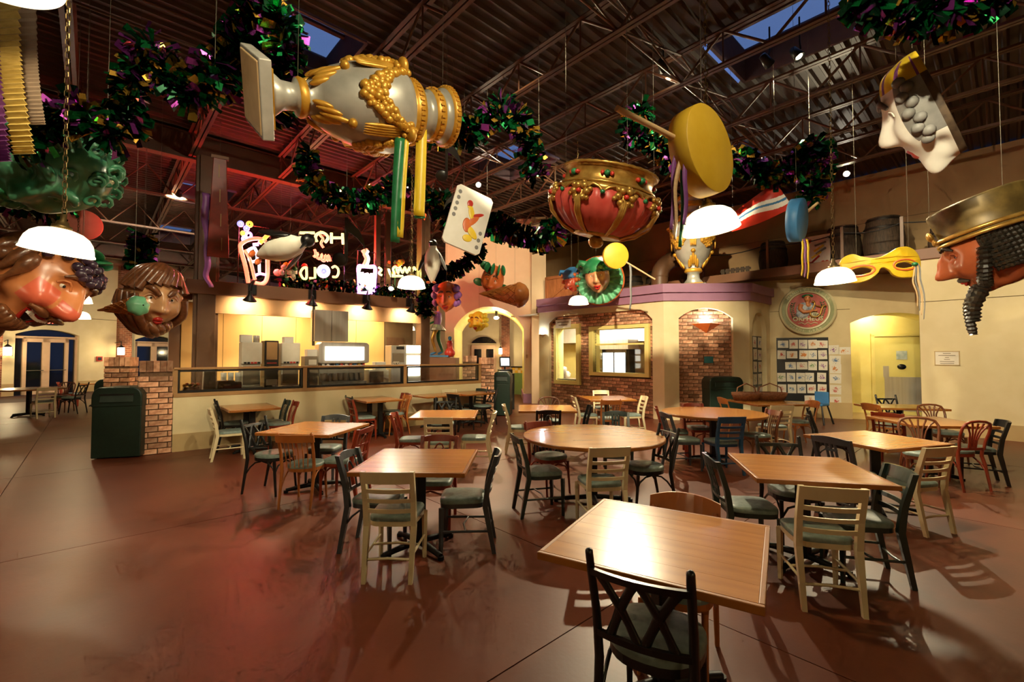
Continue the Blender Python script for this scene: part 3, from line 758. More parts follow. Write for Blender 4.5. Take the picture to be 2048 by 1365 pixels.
        for x in (-.12, .12):
            b = MB(); bar(b, x, .545, x, .82, .022, .012, .02); b.build('upright', m, t)
        b = MB(); slat(b, .66, .022, .187, .025, .014); b.build('cross_rail', m, t)
    elif style == 'splat':
        b = MB(); slat(b, .835, .055, .21, .03, .018, .028); b.build('top_rail', m, t)
        b = MB(); slat(b, .535, .028, .187, .025, .018); b.build('lower_rail', m, t)
        for x in (-.05, 0, .05):
            b = MB(); bar(b, x * .9, .54, x, .84, .034, .012, .03); b.build('splat', m, t)
        for z in (.62, .74):
            b = MB(); b.box((0, yp(z) - .03, z), (.13, .013, .028)); b.build('splat_bridge', m, t)
    elif style == 'bent':
        b = MB(); slat(b, .795, .115, .215, .045, .016, .03); b.build('top_rail', m, t)
        b = MB(); slat(b, .56, .03, .186, .03, .014); b.build('lower_rail', m, t)
    return t
MASTER = {}
def chair(px, py, face, style, col, label, xy=None, name=None):
    k = (style, col); nm = {'ladder': 'ladderback_chair', 'lattice': 'lattice_chair', 'spindle': 'spindle_chair', 'fan': 'fan_back_chair', 'window': 'arch_back_chair', 'splat': 'splat_back_chair', 'bent': 'bentwood_chair'}[style]
    if k not in MASTER: MASTER[k] = c = make_chair(style, col)
    else: c = copy_tree(MASTER[k])
    c.name = nm
    p = Vector((xy[0], xy[1], 0)) if xy else gz(px, py, .47)
    dw = (p.x + 5.82) * .643 - (p.y - 7.86) * .766          # keep clear of the counter wall
    if -1 < dw < .36 and p.x < -.6: p += Vector((.643, -.766, 0)) * (.36 - dw)
    c.location = (p.x, p.y, 0); c.rotation_euler = (0, 0, R(face - 90)); c['label'] = label; c.scale = (.97, .97, .99) if style in ('lattice', 'fan') else (.92, .93, .93); c['category'] = 'chair'; c['group'] = 'dining chairs around the tables'
    return c
CH = [
 (1312, 1262, 60, 'lattice', 'black', 'nearest black lattice back chair in front of the glaring table'),
 (0, 0, 241, 'bent', 'orangewood', 'orange bentwood chair on the far side of the nearest table', (0.89, 2.50)),
 # left middle table
 (747, 985, 353, 'window', 'slate', 'slate arch back chair at the left of the table with cream chair in front', (-1.16, 4.00)),
 (801, 1022, 89, 'ladder', 'cream', 'cream ladderback chair nearest the camera on the left side', (-0.90, 3.62)),
 (911, 1000, 182, 'ladder', 'slate', 'slate ladderback chair with its back to the round table', (-0.42, 4.02)),
 (880, 960, 268, 'window', 'redwood', 'red arch back chair on the far side of the table with slate chairs', (-0.77, 4.55)),
 # table three
 (556, 909, 346, 'lattice', 'black', 'black lattice chair left of the table with the orange spindle chair', (-2.91, 5.60)),
 (604, 921, 90, 'spindle', 'orangewood', 'orange spindle chair with its back to the camera', (-2.33, 5.20)),
 (650, 891, 266, 'splat', 'slate', 'dark slate splat back chair behind the table with the white glare', (-2.48, 6.12)),
 (686, 912, 172, 'window', 'redwood', 'red chair at the right side of the orange spindle chair table'),
 # counter wall left table
 (462, 858, 36, 'ladder', 'cream', 'cream ladderback chair casting a shadow on the counter wall'),
 (462, 840, 38, 'lattice', 'black', 'black lattice chair just behind the cream one at the counter wall'),
 (530, 834, 220, 'spindle', 'dgreen', 'dark green chair at the right end of the left counter table'),
 (557, 843, 218, 'spindle', 'redwood', 'red brown chair beside the dark green one at the counter table'),
 # counter wall middle table
 (690, 816, 40, 'spindle', 'dgreen', 'dark green spindle chair left of the middle counter table'),
 (728, 831, 36, 'window', 'redwood', 'red arch back chair at the near left of the middle counter table'),
 (768, 815, 220, 'window', 'redwood', 'red chair by the counter wall at the right of the middle table'),
 (790, 824, 216, 'spindle', 'orangewood', 'orange spindle chair right of the middle counter table'),
 # table six
 (826, 873, 2, 'window', 'redwood', 'red chair at the left of the table between round table and counter'),
 (877, 886, 90, 'ladder', 'cream', 'cream ladderback chair just behind the red arch back top', (-1.01, 6.53)),
 (950, 870, 180, 'ladder', 'cream', 'cream ladderback chair in profile left of the round table'),
 (886, 845, 268, 'lattice', 'black', 'black lattice chair on the far side of the mid left table'),
 # counter right end
 (884, 806, 300, 'ladder', 'cream', 'pale ladderback chair against the counter wall near its right end'),
 (925, 818, 46, 'ladder', 'black', 'black ladderback chair seen from behind near the counter end'),
 (944, 806, 225, 'ladder', 'dgreen', 'dark chair behind the table by the green bin'),
 (966, 811, 222, 'lattice', 'black', 'black lattice chair right beside the green bin'),
 # round table
 (1083, 934, 14, 'splat', 'dgreen', 'dark green splat back chair at the left of the round table'),
 (1100, 905, -62, 'spindle', 'redwood', 'red chair behind the left rim of the round table'),
 (1206, 957, 98, 'ladder', 'cream', 'cream ladderback chair at the near side of the round table', (0.86, 4.50)),
 (1289, 930, 192, 'lattice', 'black', 'black chair at the right of the round table'),
 (1235, 878, 262, 'splat', 'dgreen', 'grey green chair on the far side of the round table'),
 # table nine
 (1042, 850, 2, 'ladder', 'cream', 'cream chair in profile left of the table before the pillar'),
 (1096, 821, 268, 'fan', 'brownwood', 'brown fan back chair before the mauve pillar base', (0.69, 8.45)),
 (1096, 863, 91, 'window', 'black', 'black arch back chair with its back to the camera behind the round table', (0.56, 7.35)),
 (1146, 852, 178, 'ladder', 'black', 'black ladderback chair edge on behind the round table'),
 # table ten
 (1174, 826, 4, 'ladder', 'cream', 'pale chair left of the table at the brick wall'),
 (1216, 829, 92, 'spindle', 'orangewood', 'orange spindle chair facing the brick wall', (1.88, 9.00)),
 (1262, 826, 182, 'ladder', 'cream', 'pale chair right of the table at the brick wall'),
 (1206, 812, 270, 'ladder', 'cream', 'pale chair backing on the brick wall under the windows'),
 # round table two
 (1350, 858, -16, 'window', 'redwood', 'red chair at the far left of the second round table'),
 (1368, 873, 4, 'splat', 'slate', 'slate chair at the near left of the second round table'),
 (1399, 851, 272, 'window', 'redwood', 'red arch back chair behind the second round table by the brick alcove'),
 (1452, 885, 96, 'ladder', 'bluewood', 'blue ladderback chair at the near side of the second round table', (3.00, 6.58)),
 (1513, 865, 184, 'spindle', 'brownwood', 'brown spindle chair at the right of the second round table'),
 # basket table
 (1472, 829, 2, 'bent', 'orangewood', 'orange bent back chair left of the basket table'),
 (1566, 851, 91, 'ladder', 'cream', 'cream ladderback chair at the near side of the basket table', (4.55, 8.00)),
 (1596, 839, 182, 'bent', 'orangewood', 'orange bent back chair right of the basket table'),
 # table thirteen
 (1499, 1001, 353, 'splat', 'dgreen', 'dark splat back chair left of the table on the right foreground', (1.93, 3.78)),
 (1582, 991, 262, 'lattice', 'black', 'black lattice chair on the far side of the right foreground table', (2.50, 4.10)),
 (1650, 1053, 76, 'ladder', 'cream', 'cream ladderback chair nearest the camera on the right side', (2.12, 3.22)),
 (1735, 1024, 166, 'ladder', 'dgreen', 'dark green ladderback chair at the right of the foreground table', (2.62, 3.50)),
 # table fourteen
 (1668, 880, -28, 'lattice', 'black', 'black lattice chair left of the table beside the grey splat back chair'),
 (1718, 924, 22, 'splat', 'slate', 'grey splat back chair at the near left of the right hand table', (3.52, 4.80)),
 (1850, 958, 104, 'ladder', 'cream', 'cream ladderback chair standing out on the far right', (3.87, 4.50)),
 (1846, 905, 236, 'fan', 'brownwood', 'brown fan back chair behind the right hand table'),
 # table fifteen
 (1928, 905, 96, 'fan', 'redwood', 'red brown fan back chair nearest the right wall', (5.60, 5.84)),
 (1948, 890, 150, 'ladder', 'black', 'black ladderback chair half behind the red brown fan chair'),
 (1884, 848, 262, 'fan', 'brownwood', 'dark fan back chair against the plain right wall', (6.75, 7.15)),
 (1772, 846, 4, 'bent', 'orangewood', 'orange bent back chair near the yellow doorway'),
 (1786, 868, 38, 'window', 'redwood', 'red chair tucked at the left of the fan chair table'),
 (1810, 832, 268, 'lattice', 'black', 'black lattice chair standing in front of the yellow door', (7.35, 8.72)),
 # far left
 (0, 0, 20, 'fan', 'redwood', 'red fan back chair at the far left edge by the exit doors', (-14.1, 12.1)),
 (0, 0, 150, 'ladder', 'cream', 'distant cream ladderback chair by the exit doors', (-12.5, 12.2)),
 (0, 0, -70, 'fan', 'brownwood', 'dark fan back chair behind the far round table', (-13.2, 13.4)),
 (0, 0, 190, 'lattice', 'black', 'black chair right of the far round table', (-12.6, 13.1)),
 (0, 0, 230, 'window', 'redwood', 'red chair at the small far table by the exit doors', (-12.9, 15.6)),
 (0, 0, 40, 'window', 'redwood', 'dark red chair left of the small far table', (-14.2, 14.7)),
]
for c_ in CH: chair(*c_)
# ------------------------------------------------------------------ pendant lamps and roof spotlights
def chain_mb(b, p, q, link=.05, r=.0035):
    p = Vector(p); q = Vector(q); n = max(2, int((q - p).length / link)); d = (q - p) / n; dn = d.normalized()
    s = dn.cross(Vector((.3, 1, 0))).normalized(); t = dn.cross(s)
    for i in range(n):
        c = p + d * (i + .5); a = s if i % 2 else t; L = d.length * .68; w = link * .28
        b.tube([c + dn * L, c + dn * L * .5 + a * w, c - dn * L * .5 + a * w, c - dn * L, c - dn * L * .5 - a * w, c + dn * L * .5 - a * w], r, 4, closed=True, sm=False)
def pendant(px, py, Y, label, power, z=None, big=1.0, tilt=(0, 0)):
    p = at(px, py, Y)
    t = thing('pendant_lamp', label, 'lamp', p, 0, 'pendant lamps with prismatic shades')
    r = .21 * big
    prof = [(.055, .185), (.08, .18), (.125, .165), (.165, .135), (.19, .095), (.203, .05), (.207, .02), (.216, .012), (.218, 0), (.208, -.002), (.2, .03), (.186, .09), (.155, .132), (.1, .16), (.055, .172)]
    T = Euler((R(tilt[0]), R(tilt[1]), 0)).to_matrix().to_4x4()
    b = MB(); b.lathe([(x * big, zz * big) for x, zz in prof], 72, mod=lambda i, a: 1 + (.012 * math.cos(36 * a) if 1 < i < 7 else 0), M=T); b.build('shade', M['shade'], t)
    b = MB(); b.lathe([(.001, .30), (.018, .30), (.02, .25), (.035, .24), (.04, .215), (.06, .21), (.062, .18), (.001, .178)], 20, M=T); b.build('socket_cap', M['chain'], t)
    b = MB(); chain_mb(b, T @ Vector((0, 0, .3)), (0, 0, DECK + .02 - p.z)); b.build('chain', M['chain'], t)
    b = MB(); b.ball((0, 0, .075), (.035, .035, .05), 12, 8, M=T); b.build('bulb', M['bulb'], t)
    lamp('lamp_light', 'POINT', (0, 0, .03), power, size=.05, parent=t)
    return t
PW = 52
pendant(-40, -75, 1.55, 'pendant lamp cut off by the upper left corner', 30)
pendant(115, 506, 3.45, 'large pendant lamp in front of the laughing grape head', PW, tilt=(0, 8))
pendant(152, 606, 7.8, 'pendant lamp just right of the laughing head nose', PW)
pendant(159, 638, 11.3, 'smallest pendant lamp far left above the exit doors', PW)
pendant(823, 576, 7.1, 'pendant lamp in front of the food counter', PW)
pendant(1422, 462, 3.6, 'large pendant lamp in front of the standing silver urn', PW, tilt=(0, -7))
pendant(1670, 566, 5.55, 'pendant lamp left of the yellow mask', PW, tilt=(0, -3))
pendant(1157, 609, 9.8, 'small pendant lamp in front of the mauve cornice', PW)
pendant(818, 661, 16.5, 'distant pendant lamp seen beyond the food counter doorway', 40)
def spotlight(px, py, Y, label, power, aim, star=True, angle=70, col=(1.0, .86, .56), z=None):
    p = at(px, py, Y); d = (Vector(aim) - p).normalized()
    t = thing('track_spotlight', label, 'spotlight', p, 0, 'roof spotlights')
    q = d.to_track_quat('-Z', 'Y').to_matrix().to_4x4()
    b = MB(); b.lathe([(.001, .2), (.05, .19), (.06, .1), (.075, 0), (.07, 0), (.05, .1), (.001, .1)], 16, M=q); b.build('can', M['iron'], t)
    b = MB(); b.tube([q @ Vector((.0, .07, .1)), Vector((0, 0, .22)), Vector((0, 0, max(.25, DECK + .02 - p.z)))], .012, 6); b.build('yoke', M['iron'], t)
    b = MB(); b.lathe([(.001, .02), (.045, .02)], 16, M=q); b.build('lens', M['starbulb'] if star else M['bulb'], t)
    l = lamp('spot_light', 'SPOT', d * .03, power, col, .05, parent=t, angle=angle, blend=.5)
    l.rotation_euler = d.to_track_quat('-Z', 'Y').to_euler()
    return t
spotlight(957, 370, 11.4, 'blazing spotlight above the joker playing card', 1500, (1.0, .5, 0), angle=75)
spotlight(1693, 348, 10.6, 'blazing spotlight above the blue disc', 1000, (-1.2, 1.5, 0), angle=75)
spotlight(1250, 398, 13.0, 'spotlight hidden behind the jewelled crown', 1700, (.8, 1.5, 0), angle=65)
spotlight(1327, 140, 7.0, 'dark track spotlight under the big skylight', 1900, at(1415, 500, 12.4), False, 20)
spotlight(1245, 285, 8.6, 'dark track spotlight behind the yellow drum', 700, at(990, 520, 15.5), False, 50)
spotlight(1540, 130, 6.6, 'dark track spotlight right of the big skylight', 900, at(1960, 640, 9.0), False, 60)
spotlight(1600, 115, 6.4, 'rightmost dark track spotlight near the hanging clown', 700, at(1900, 430, 5.2), False, 50)
spotlight(782, 578, 11.5, 'small starry spotlight beside the neon coffee cup', 60, (-2, 6, 0), True, 80)
spotlight(153, 396, 8.0, 'tiny spotlight under the green head', 60, at(100, 560, 5.2), True, 70)
spotlight(560, 130, 5.5, 'dark track spotlight behind the garland over the urn', 420, at(700, 230, 4.3), False, 60)
# unseen fill pendants added around the camera to keep the foreground lit
for (x, y, lb) in ((-3.2, -2.0, 'added fill pendant behind the camera on the left'), (2.6, -1.6, 'added fill pendant behind the camera on the right'), (-6.5, 2.5, 'added fill pendant left of the camera')):
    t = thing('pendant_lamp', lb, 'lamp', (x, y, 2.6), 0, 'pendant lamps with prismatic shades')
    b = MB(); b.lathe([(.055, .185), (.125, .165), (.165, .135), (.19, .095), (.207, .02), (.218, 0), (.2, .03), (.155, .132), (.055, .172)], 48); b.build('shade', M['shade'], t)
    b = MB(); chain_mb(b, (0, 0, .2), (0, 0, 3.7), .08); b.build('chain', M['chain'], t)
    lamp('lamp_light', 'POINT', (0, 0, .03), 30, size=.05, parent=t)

def spot_at(pos, aim, power, label, angle=55, col=(1.0, .87, .58)):  # overhead spots, mostly out of frame, added to brighten walls and decorations
    p = Vector(pos); d = (Vector(aim) - p).normalized(); t = thing('track_spotlight', label, 'spotlight', p, 0, 'roof spotlights'); q = d.to_track_quat('-Z', 'Y').to_matrix().to_4x4()
    b = MB(); b.lathe([(.001, .2), (.05, .19), (.06, .1), (.075, 0), (.07, 0), (.05, .1), (.001, .1)], 16, M=q); b.build('can', M['iron'], t)
    b = MB(); b.tube([q @ Vector((.0, .07, .1)), Vector((0, 0, .2)), Vector((0, 0, DECK + .02 - p.z))], .012, 6); b.build('yoke', M['iron'], t)
    l = lamp('spot_light', 'SPOT', d * .03, power, col, .06, parent=t, angle=angle, blend=.6); l.rotation_euler = d.to_track_quat('-Z', 'Y').to_euler()
spot_at((2.2, 4.4, 5.75), (2.9, 12.5, 1.5), 3200, 'overhead spotlight aimed at the kitchen bay', 50)
spot_at((.3, 3.4, 5.75), (-.6, 16, 3.4), 2600, 'overhead spotlight aimed at the arch wall', 34)
spot_at((1.3, 1.9, 5.6), (-1.5, 4.7, 4.0), 520, 'overhead spotlight aimed at the hanging urn', 60)
spot_at((.3, 2.3, 5.2), (1.15, 5.6, 3.4), 380, 'overhead spotlight aimed at the jewelled crown', 40)
spot_at((1.0, 1.4, 4.6), (3.85, 4.15, 3.9), 800, 'overhead spotlight added to brighten the clown mask', 44)
spot_at((1.6, 1.2, 5.0), (5.1, 5.1, 2.7), 360, 'overhead spotlight added to brighten the bearded king', 40)
spot_at((-1.0, 1.0, 5.4), (-4.8, 4.8, 2.8), 420, 'overhead spotlight added to brighten the left heads', 60)
spot_at((3.6, 3.6, 5.75), (8.9, 9.9, 1.4), 850, 'overhead spotlight aimed at the right wall', 48)
spot_at((-8.5, 11.5, 5.75), (-18.5, 22, 1.8), 2600, 'overhead spotlight aimed at the exit doors', 70)
spot_at((-2.2, 4.2, 5.75), (-3.6, 10.4, 1.3), 1000, 'overhead spotlight aimed at the counter wall', 60)
spot_at((.4, 4.0, 5.75), (-.65, 6.95, 3.6), 160, 'overhead spotlight added to brighten the joker card', 30)
spot_at((-3.1, 5.0, 5.75), (-4.2, 8.3, 3.7), 700, 'overhead spotlight added to brighten the swooping penguin', 26)
spot_at((-3.6, 4.6, 5.75), (-5.9, 7.4, 2.5), 260, 'overhead spotlight added to brighten the scowling face', 36)
spot_at((-2.5, 2.1, 5.7), (-4.2, 4.6, 3.8), 360, 'overhead spotlight added to brighten the green head', 34)
spot_at((1.9, .7, 5.0), (1.4, 3.35, 3.2), 230, 'overhead spotlight added to brighten the yellow drum', 30)
# ------------------------------------------------------------------ food counter and serving station
def onp(Mw, px, py, z=0.0):
    """point of the wall plane (local z) seen at a pixel, in that wall's local coordinates"""
    Mi = Mw.inverted(); o = Mi @ Vector((0, 0, CAM_H)); d = (Mi.to_3x3() @ ray(px, py)); t = (z - o.z) / d.z; p = o + d * t
    return Vector((p.x, p.y, z))
CL = 6.53
b = MB(); b.box((CL / 2, .475, -.09), (CL, .95, .18), M=CNT)
cw = struct(b.build('wall_counter', M['plaster'])); cw['label'] = 'low cream counter wall with glazed top'
b = MB(); b.box((CL / 2, .15, .008), (CL, .3, .02), M=CNT); b.build('base', M['wainscot'], cw)
b = MB(); b.box((CL / 2, .965, -.07), (CL, .07, .16), M=CNT); b.box((CL / 2, 1.425, -.07), (CL, .035, .18), M=CNT)
WX = ((.05, 2.09), (2.19, 4.31), (4.39, 6.46))
for x in (.02, 2.14, 4.35, 6.5): b.box((x, 1.2, -.07), (.08, .46, .13), M=CNT)
b.build('rail', M['trimwood'], cw, bevel=.005)
for n, (x0, x1) in enumerate(WX):
    f = MB(); z0_, z1_ = 1.005, 1.402; t_ = .035
    for (cx, cy, dx, dy) in (((x0 + x1) / 2, z0_ + t_ / 2, x1 - x0, t_), ((x0 + x1) / 2, z1_ - t_ / 2, x1 - x0, t_), (x0 + t_ / 2, (z0_ + z1_) / 2, t_, z1_ - z0_), (x1 - t_ / 2, (z0_ + z1_) / 2, t_, z1_ - z0_)):
        f.box((cx, cy, -.06), (dx, dy, .1), M=CNT)
    fo = f.build('window_frame', M['black'], cw)
    g = MB(); g.box(((x0 + x1) / 2, 1.2, -.07), (x1 - x0 - .06, .34, .006), M=CNT); g.build('pane', M['glass'], fo)
# brick end piers with soldier courses
def brick_pier(name, Mw, w, d, h, label):
    b = MB(); b.box((w / 2, h / 2, -d / 2 - .012), (w - .02, h, d - .02), M=Mw); p = struct(b.build(name, M['mortar'])); p['label'] = label
    bricks(p, Mw, 0, w, 0, h - .19, -.012)
    ML = Mw @ Matrix.Rotation(R(90), 4, 'Y') @ Matrix.Translation((0, 0, 0)); MRt = Mw @ Matrix.Translation((w, 0, 0)) @ Matrix.Rotation(R(90), 4, 'Y')
    bricks(p, Mw @ Matrix.Rotation(R(-90), 4, 'Y') @ Matrix.Translation((-d, 0, 0)), 0, d, 0, h - .19, -.012)
    bricks(p, MRt, 0, d, 0, h - .19, -.012)
    n = max(3, int(w / .078)); 
    for i in range(n):
        q = MB(); q.box((w * (i + .5) / n, h - .09, -d / 2), (w / n - .008, .18, d + .01), M=Mw); q.build('brick', M['brick'], p)
    return p
brick_pier('wall_pier_left', CNT @ Matrix.Translation((-.46, 0, .03)), .45, .5, 1.56, 'low brick pier at the left end of the counter')
brick_pier('wall_pier_rear', WF((-8.05, 9.0), D(20)), .42, .42, 1.62, 'low brick pier behind the nearer one')
brick_pier('wall_pier_right', WF((-.83, 12.12), D(12)), .36, .4, 1.6, 'low brick pier at the right end of the counter')
brick_pier('wall_pier_far', WF((-1.45, 13.4), D(5)), .42, .3, 1.65, 'brick pier in front of the arched passage')
# columns, fascia and header
def fbox(b, x0, x1, y0, y1, z0, z1, mi=0, Mw=None): b.box(((x0 + x1) / 2, (y0 + y1) / 2, (z0 + z1) / 2), (x1 - x0, y1 - y0, z1 - z0), mi, Mw if Mw is not None else FAC)
b = MB(); fbox(b, .46, .78, 0, 5.85, -.28, .02); fbox(b, .40, .46, 0, 5.85, -.2, -.06); fbox(b, .78, .84, 0, 5.85, -.2, -.06)
struct(b.build('trim_column_left', M['column'], bevel=.008))
b = MB(); fbox(b, .06, .26, 0, 3.0, -1.3, -1.1); fbox(b, -.1, .02, 2.2, 2.75, -.9, -.8); struct(b.build('trim_post_rear', M['column']))
b = MB(); fbox(b, 5.62, 5.9, 0, 6.0, -.28, .02); struct(b.build('trim_column_right', M['column'], bevel=.008))
b = MB(); fbox(b, .26, 6.1, 2.93, 3.22, -.1, .06); fz = struct(b.build('trim_fascia', M['fascia'], bevel=.01)); fz['label'] = 'long brown fascia beam over the food station'
b = MB(); fbox(b, -.15, .5, 2.95, 3.2, -1.6, -1.4); b.build('return_beam', M['fascia'], fz)
b = MB(); fbox(b, .78, 5.62, 2.55, 2.93, -.1, .0); hd = struct(b.build('trim_header', M['header'])); hd['label'] = 'tan header band lit by the gooseneck lamps'
b = MB(); fbox(b, .26, 6.1, 3.14, 3.2, -2.6, -.1); struct(b.build('trim_mezzanine', M['fascia']))
b = MB(); fbox(b, .6, 6.2, 2.86, 2.9, -1.5, -.1); struct(b.build('ceiling_station', M['panel']))
BK = FAC @ Matrix.Translation((0, 0, -1.45))
b = MB(); b.box((3.2, 1.45, -.06), (5.9, 2.9, .08), M=BK); bw = struct(b.build('wall_station', M['seam'])); bw['label'] = 'pale maple panelled back wall of the food station'
xs = [.3, 1.12, 1.95, 2.75, 3.55, 4.35, 5.2]
for x0, x1 in zip(xs, xs[1:]):
    p = MB(); p.box(((x0 + x1) / 2, 1.45, -.01), (x1 - x0 - .01, 2.88, .02), M=BK); p.build('panel', M['panel'], bw)
p = MB(); p.box((5.55, 1.1, -.0), (.55, 2.2, .02), M=BK); p.build('dark_door', M['brownbox'], bw)
p = MB(); p.cyl(BK @ Vector((.75, .9, .03)), BK @ Vector((.75, 2.88, .03)), .018, n=6); p.build('conduit', M['wire'], bw)
lamp('station_ceiling_light', 'AREA', FAC @ Vector((2.2, 2.82, -.75)), 60, (1.0, .82, .5), 1.0, aim=FAC @ Vector((2.2, 0, -.85)))
lamp('station_ceiling_light', 'AREA', FAC @ Vector((4.4, 2.82, -.75)), 55, (1.0, .82, .5), 1.0, aim=FAC @ Vector((4.4, 0, -.85)))
# gooseneck lamps on the fascia
for k, px in enumerate((500, 624, 735, 823)):
    p = onp(FAC, px, 590 + k * 5, .42); base = Vector((p.x + .1, 3.1, .06))
    t = thing('gooseneck_lamp', ('gooseneck lamp nearest the tall brown column', 'second gooseneck lamp, below the neon words', 'third gooseneck lamp, under the neon coffee cup', 'gooseneck lamp at the right end of the fascia')[k], 'lamp', FAC @ base, 0, 'black gooseneck lamps on the fascia')
    Q = FAC.to_3x3().to_4x4(); cz = Vector((p.x - base.x, 2.82 - base.y, .34))
    b = MB(); b.tube([Q @ v for v in (Vector((0, 0, 0)), Vector((0, .12, .06)), Vector((-.03, .2, .2)), Vector((-.08, .12, .32)), cz + Vector((0, .2, 0)))], .011, 6); b.build('arm', M['iron'], t)
    b = MB(); b.box((0, 0, .01), (.16, .22, .1), M=Q); b.build('ballast_box', M['iron'], t)
    T = Matrix.Translation(Q @ cz) @ Q @ Matrix.Rotation(R(-90), 4, 'X') @ Matrix.Rotation(R(22), 4, 'X')
    b = MB(); b.lathe([(.022, .22), (.03, .2), (.035, .14), (.06, .09), (.11, .03), (.135, 0), (.13, 0), (.1, .03), (.05, .09), (.03, .13)], 20, M=T); b.build('bell', M['iron'], t)
    b = MB(); b.ball(T @ Vector((0, 0, .06)), .035, 8, 6); b.build('bulb', M['bulb'], t)
    l = lamp('lamp_light', 'SPOT', T @ Vector((0, 0, .02)), 70, (1, .8, .48), .03, parent=t, angle=120, blend=.8)
    l.rotation_euler = ((Q @ Vector((0, -.35, -1))).normalized()).to_track_quat('-Z', 'Y').to_euler()
# back counter and machines (front row just behind the glass)
b = MB(); fbox(b, .1, 6.4, .94, .98, -.95, -.2, Mw=CNT); fbox(b, .15, 6.35, 0, .94, -.92, -.3, 1, CNT)
bc = b.build('serving_counter', [M['white'], M['taupe']]); tag(bc, 'white topped serving counter behind the glazed wall', 'counter')
MC = CNT @ Matrix.Translation((0, .98, -.62))
def local(name, label, cat, x, z=0.0, y=0.0, group=None, rz=0.0):
    t = thing(name, label, cat, group=group); t.matrix_world = MC @ Matrix.Translation((x, y, z)) @ Matrix.Rotation(R(-90), 4, 'X') @ Matrix.Rotation(rz, 4, 'Z'); return t
# in `local` frames: x along the counter, y away from the room, z up
def dispenser(x, label):
    t = local('juice_dispenser', label, 'dispenser', x, group='cream juice dispensers')
    b = MB(); b.box((0, .12, .47), (.34, .34, .94)); b.box((0, -.03, .72), (.36, .16, .44)); b.build('body', M['machine'], t, bevel=.02)
    b = MB(); b.box((0, -.08, .03), (.36, .26, .06)); b.build('drip_tray', M['machine'], t, bevel=.01)
    b = MB(); b.box((0, -.056, .28), (.29, .02, .36)); b.build('recess', M['taupe'], t)
    for i, c in enumerate(('black', 'black', 'red', 'red', 'black')):
        b = MB(); b.box((-.12 + .06 * i, -.118, .53), (.045, .02, .035)); b.build('tap', M[c], t)
    return t
dispenser(1.28, 'left cream juice dispenser with red and black taps')
dispenser(2.0, 'right cream juice dispenser with red and black taps')
t = local('coffee_machine', 'tall black coffee machine with a tan front panel', 'coffee machine', 1.64)
b = MB(); b.box((0, .1, .49), (.26, .36, .98)); b.build('body', M['black'], t, bevel=.015)
b = MB(); b.box((0, -.09, .77), (.2, .02, .36)); b.build('front_panel', M['trimwood'], t); b = MB(); b.box((0, -.1, .13), (.2, .05, .12)); b.build('drip_tray', M['machine'], t); b = MB(); b.box((0, -.09, .52), (.18, .012, .02)); b.build('indicator', M['red'], t)
for (x, w, h, lb) in ((1.12, .2, .14, 'white paper box on the left juice dispenser'), (1.9, .18, .12, 'white paper box on the right juice dispenser')):
    t = local('paper_box', lb, 'box', x + .08, y=.94); b = MB(); b.box((0, .1, h / 2), (w, .2, h)); b.box((0, .1, h + .004), (w + .01, .21, .008)); b.build('carton', M['white'], t, bevel=.006)
t = local('canister', 'small steel canister on top of the left juice dispenser', 'canister', 1.37, y=.94); b = MB(); b.lathe([(.001, 0), (.06, 0), (.06, .13), (.055, .14), (.001, .14)], 20); b.build('drum', M['steelshiny'], t)
t = local('brewer', 'small grey brewer with a white label beside the soda fountain', 'brewer', 2.42); b = MB(); b.box((0, .08, .33), (.27, .3, .66)); b.build('body', M['taupe'], t, bevel=.012)
b = MB(); b.box((.02, -.075, .53), (.16, .01, .11)); b.build('label_plate', M['paper'], t); b = MB(); b.box((.02, .06, .73), (.2, .2, .15)); b.build('paper_stack', M['white'], t)
t = local('soda_fountain', 'wide steel soda fountain with a glowing white panel', 'soda fountain', 3.1)
b = MB(); b.box((0, .16, .42), (1.02, .4, .84)); b.build('body', M['steelshiny'], t, bevel=.02)
b = MB(); b.prism([(-.56, .52), (-.5, .5), (.5, .5), (.56, .52), (.56, .92), (.5, .97), (-.5, .97), (-.56, .92)], -.02, .3, M=Matrix.Rotation(R(90), 4, 'X') @ Matrix.Translation((0, 0, -.12))); b.build('canopy', M['steelshiny'], t, bevel=.015)
b = MB(); b.box((0, -.19, .72), (.86, .02, .3)); b.build('lit_panel', M['litpanel'], t)
for i in range(10):
    b = MB(); b.box((-.45 + .1 * i, -.1, .47), (.055, .05, .07)); b.build('valve', M[('white', 'white', 'black', 'blue', 'red', 'white', 'orange', 'blue', 'yellowpaint', 'red')[i]], t)
b = MB(); b.box((0, -.06, .05), (1.0, .26, .1)); b.build('drip_tray', M['steelshiny'], t)
for i in range(8):
    b = MB(); b.lathe([(.04, 0), (.055, .16)], 12, M=Matrix.Translation((-.44 + .125 * i, -.05, .12))); b.build('cup_stack', M['machine'], t)
t = local('exhaust_hood', 'stainless steel exhaust box above the soda fountain', 'hood', 3.0, y=1.0); b = MB(); b.box((-.2, .55, .36), (.38, .3, .72)); b.box((.19, .55, .36), (.38, .3, .72)); b.build('steel_panel', M['steelshiny'], t, bevel=.006)
t = local('flexible_duct', 'ribbed silver duct left of the exhaust box', 'duct', 2.62, y=.9); b = MB(); b.lathe([(.028 + .007 * (i % 2), i * .02) for i in range(48)], 12, M=Matrix.Translation((0, .5, 0))); b.build('hose', M['wire'], t)
t = local('microwave', 'grey microwave behind the counter glass', 'microwave', 3.95); b = MB(); b.box((0, .12, .17), (.5, .36, .34)); b.build('body', M['machine'], t, bevel=.01); b = MB(); b.box((-.06, -.065, .17), (.34, .012, .26)); b.build('door', M['taupe'], t)
t = local('napkin_box', 'white napkin box beside the yellow waffle display', 'box', 4.02, y=.34); b = MB(); b.box((0, .1, .09), (.26, .2, .18)); b.build('carton', M['white'], t, bevel=.01)
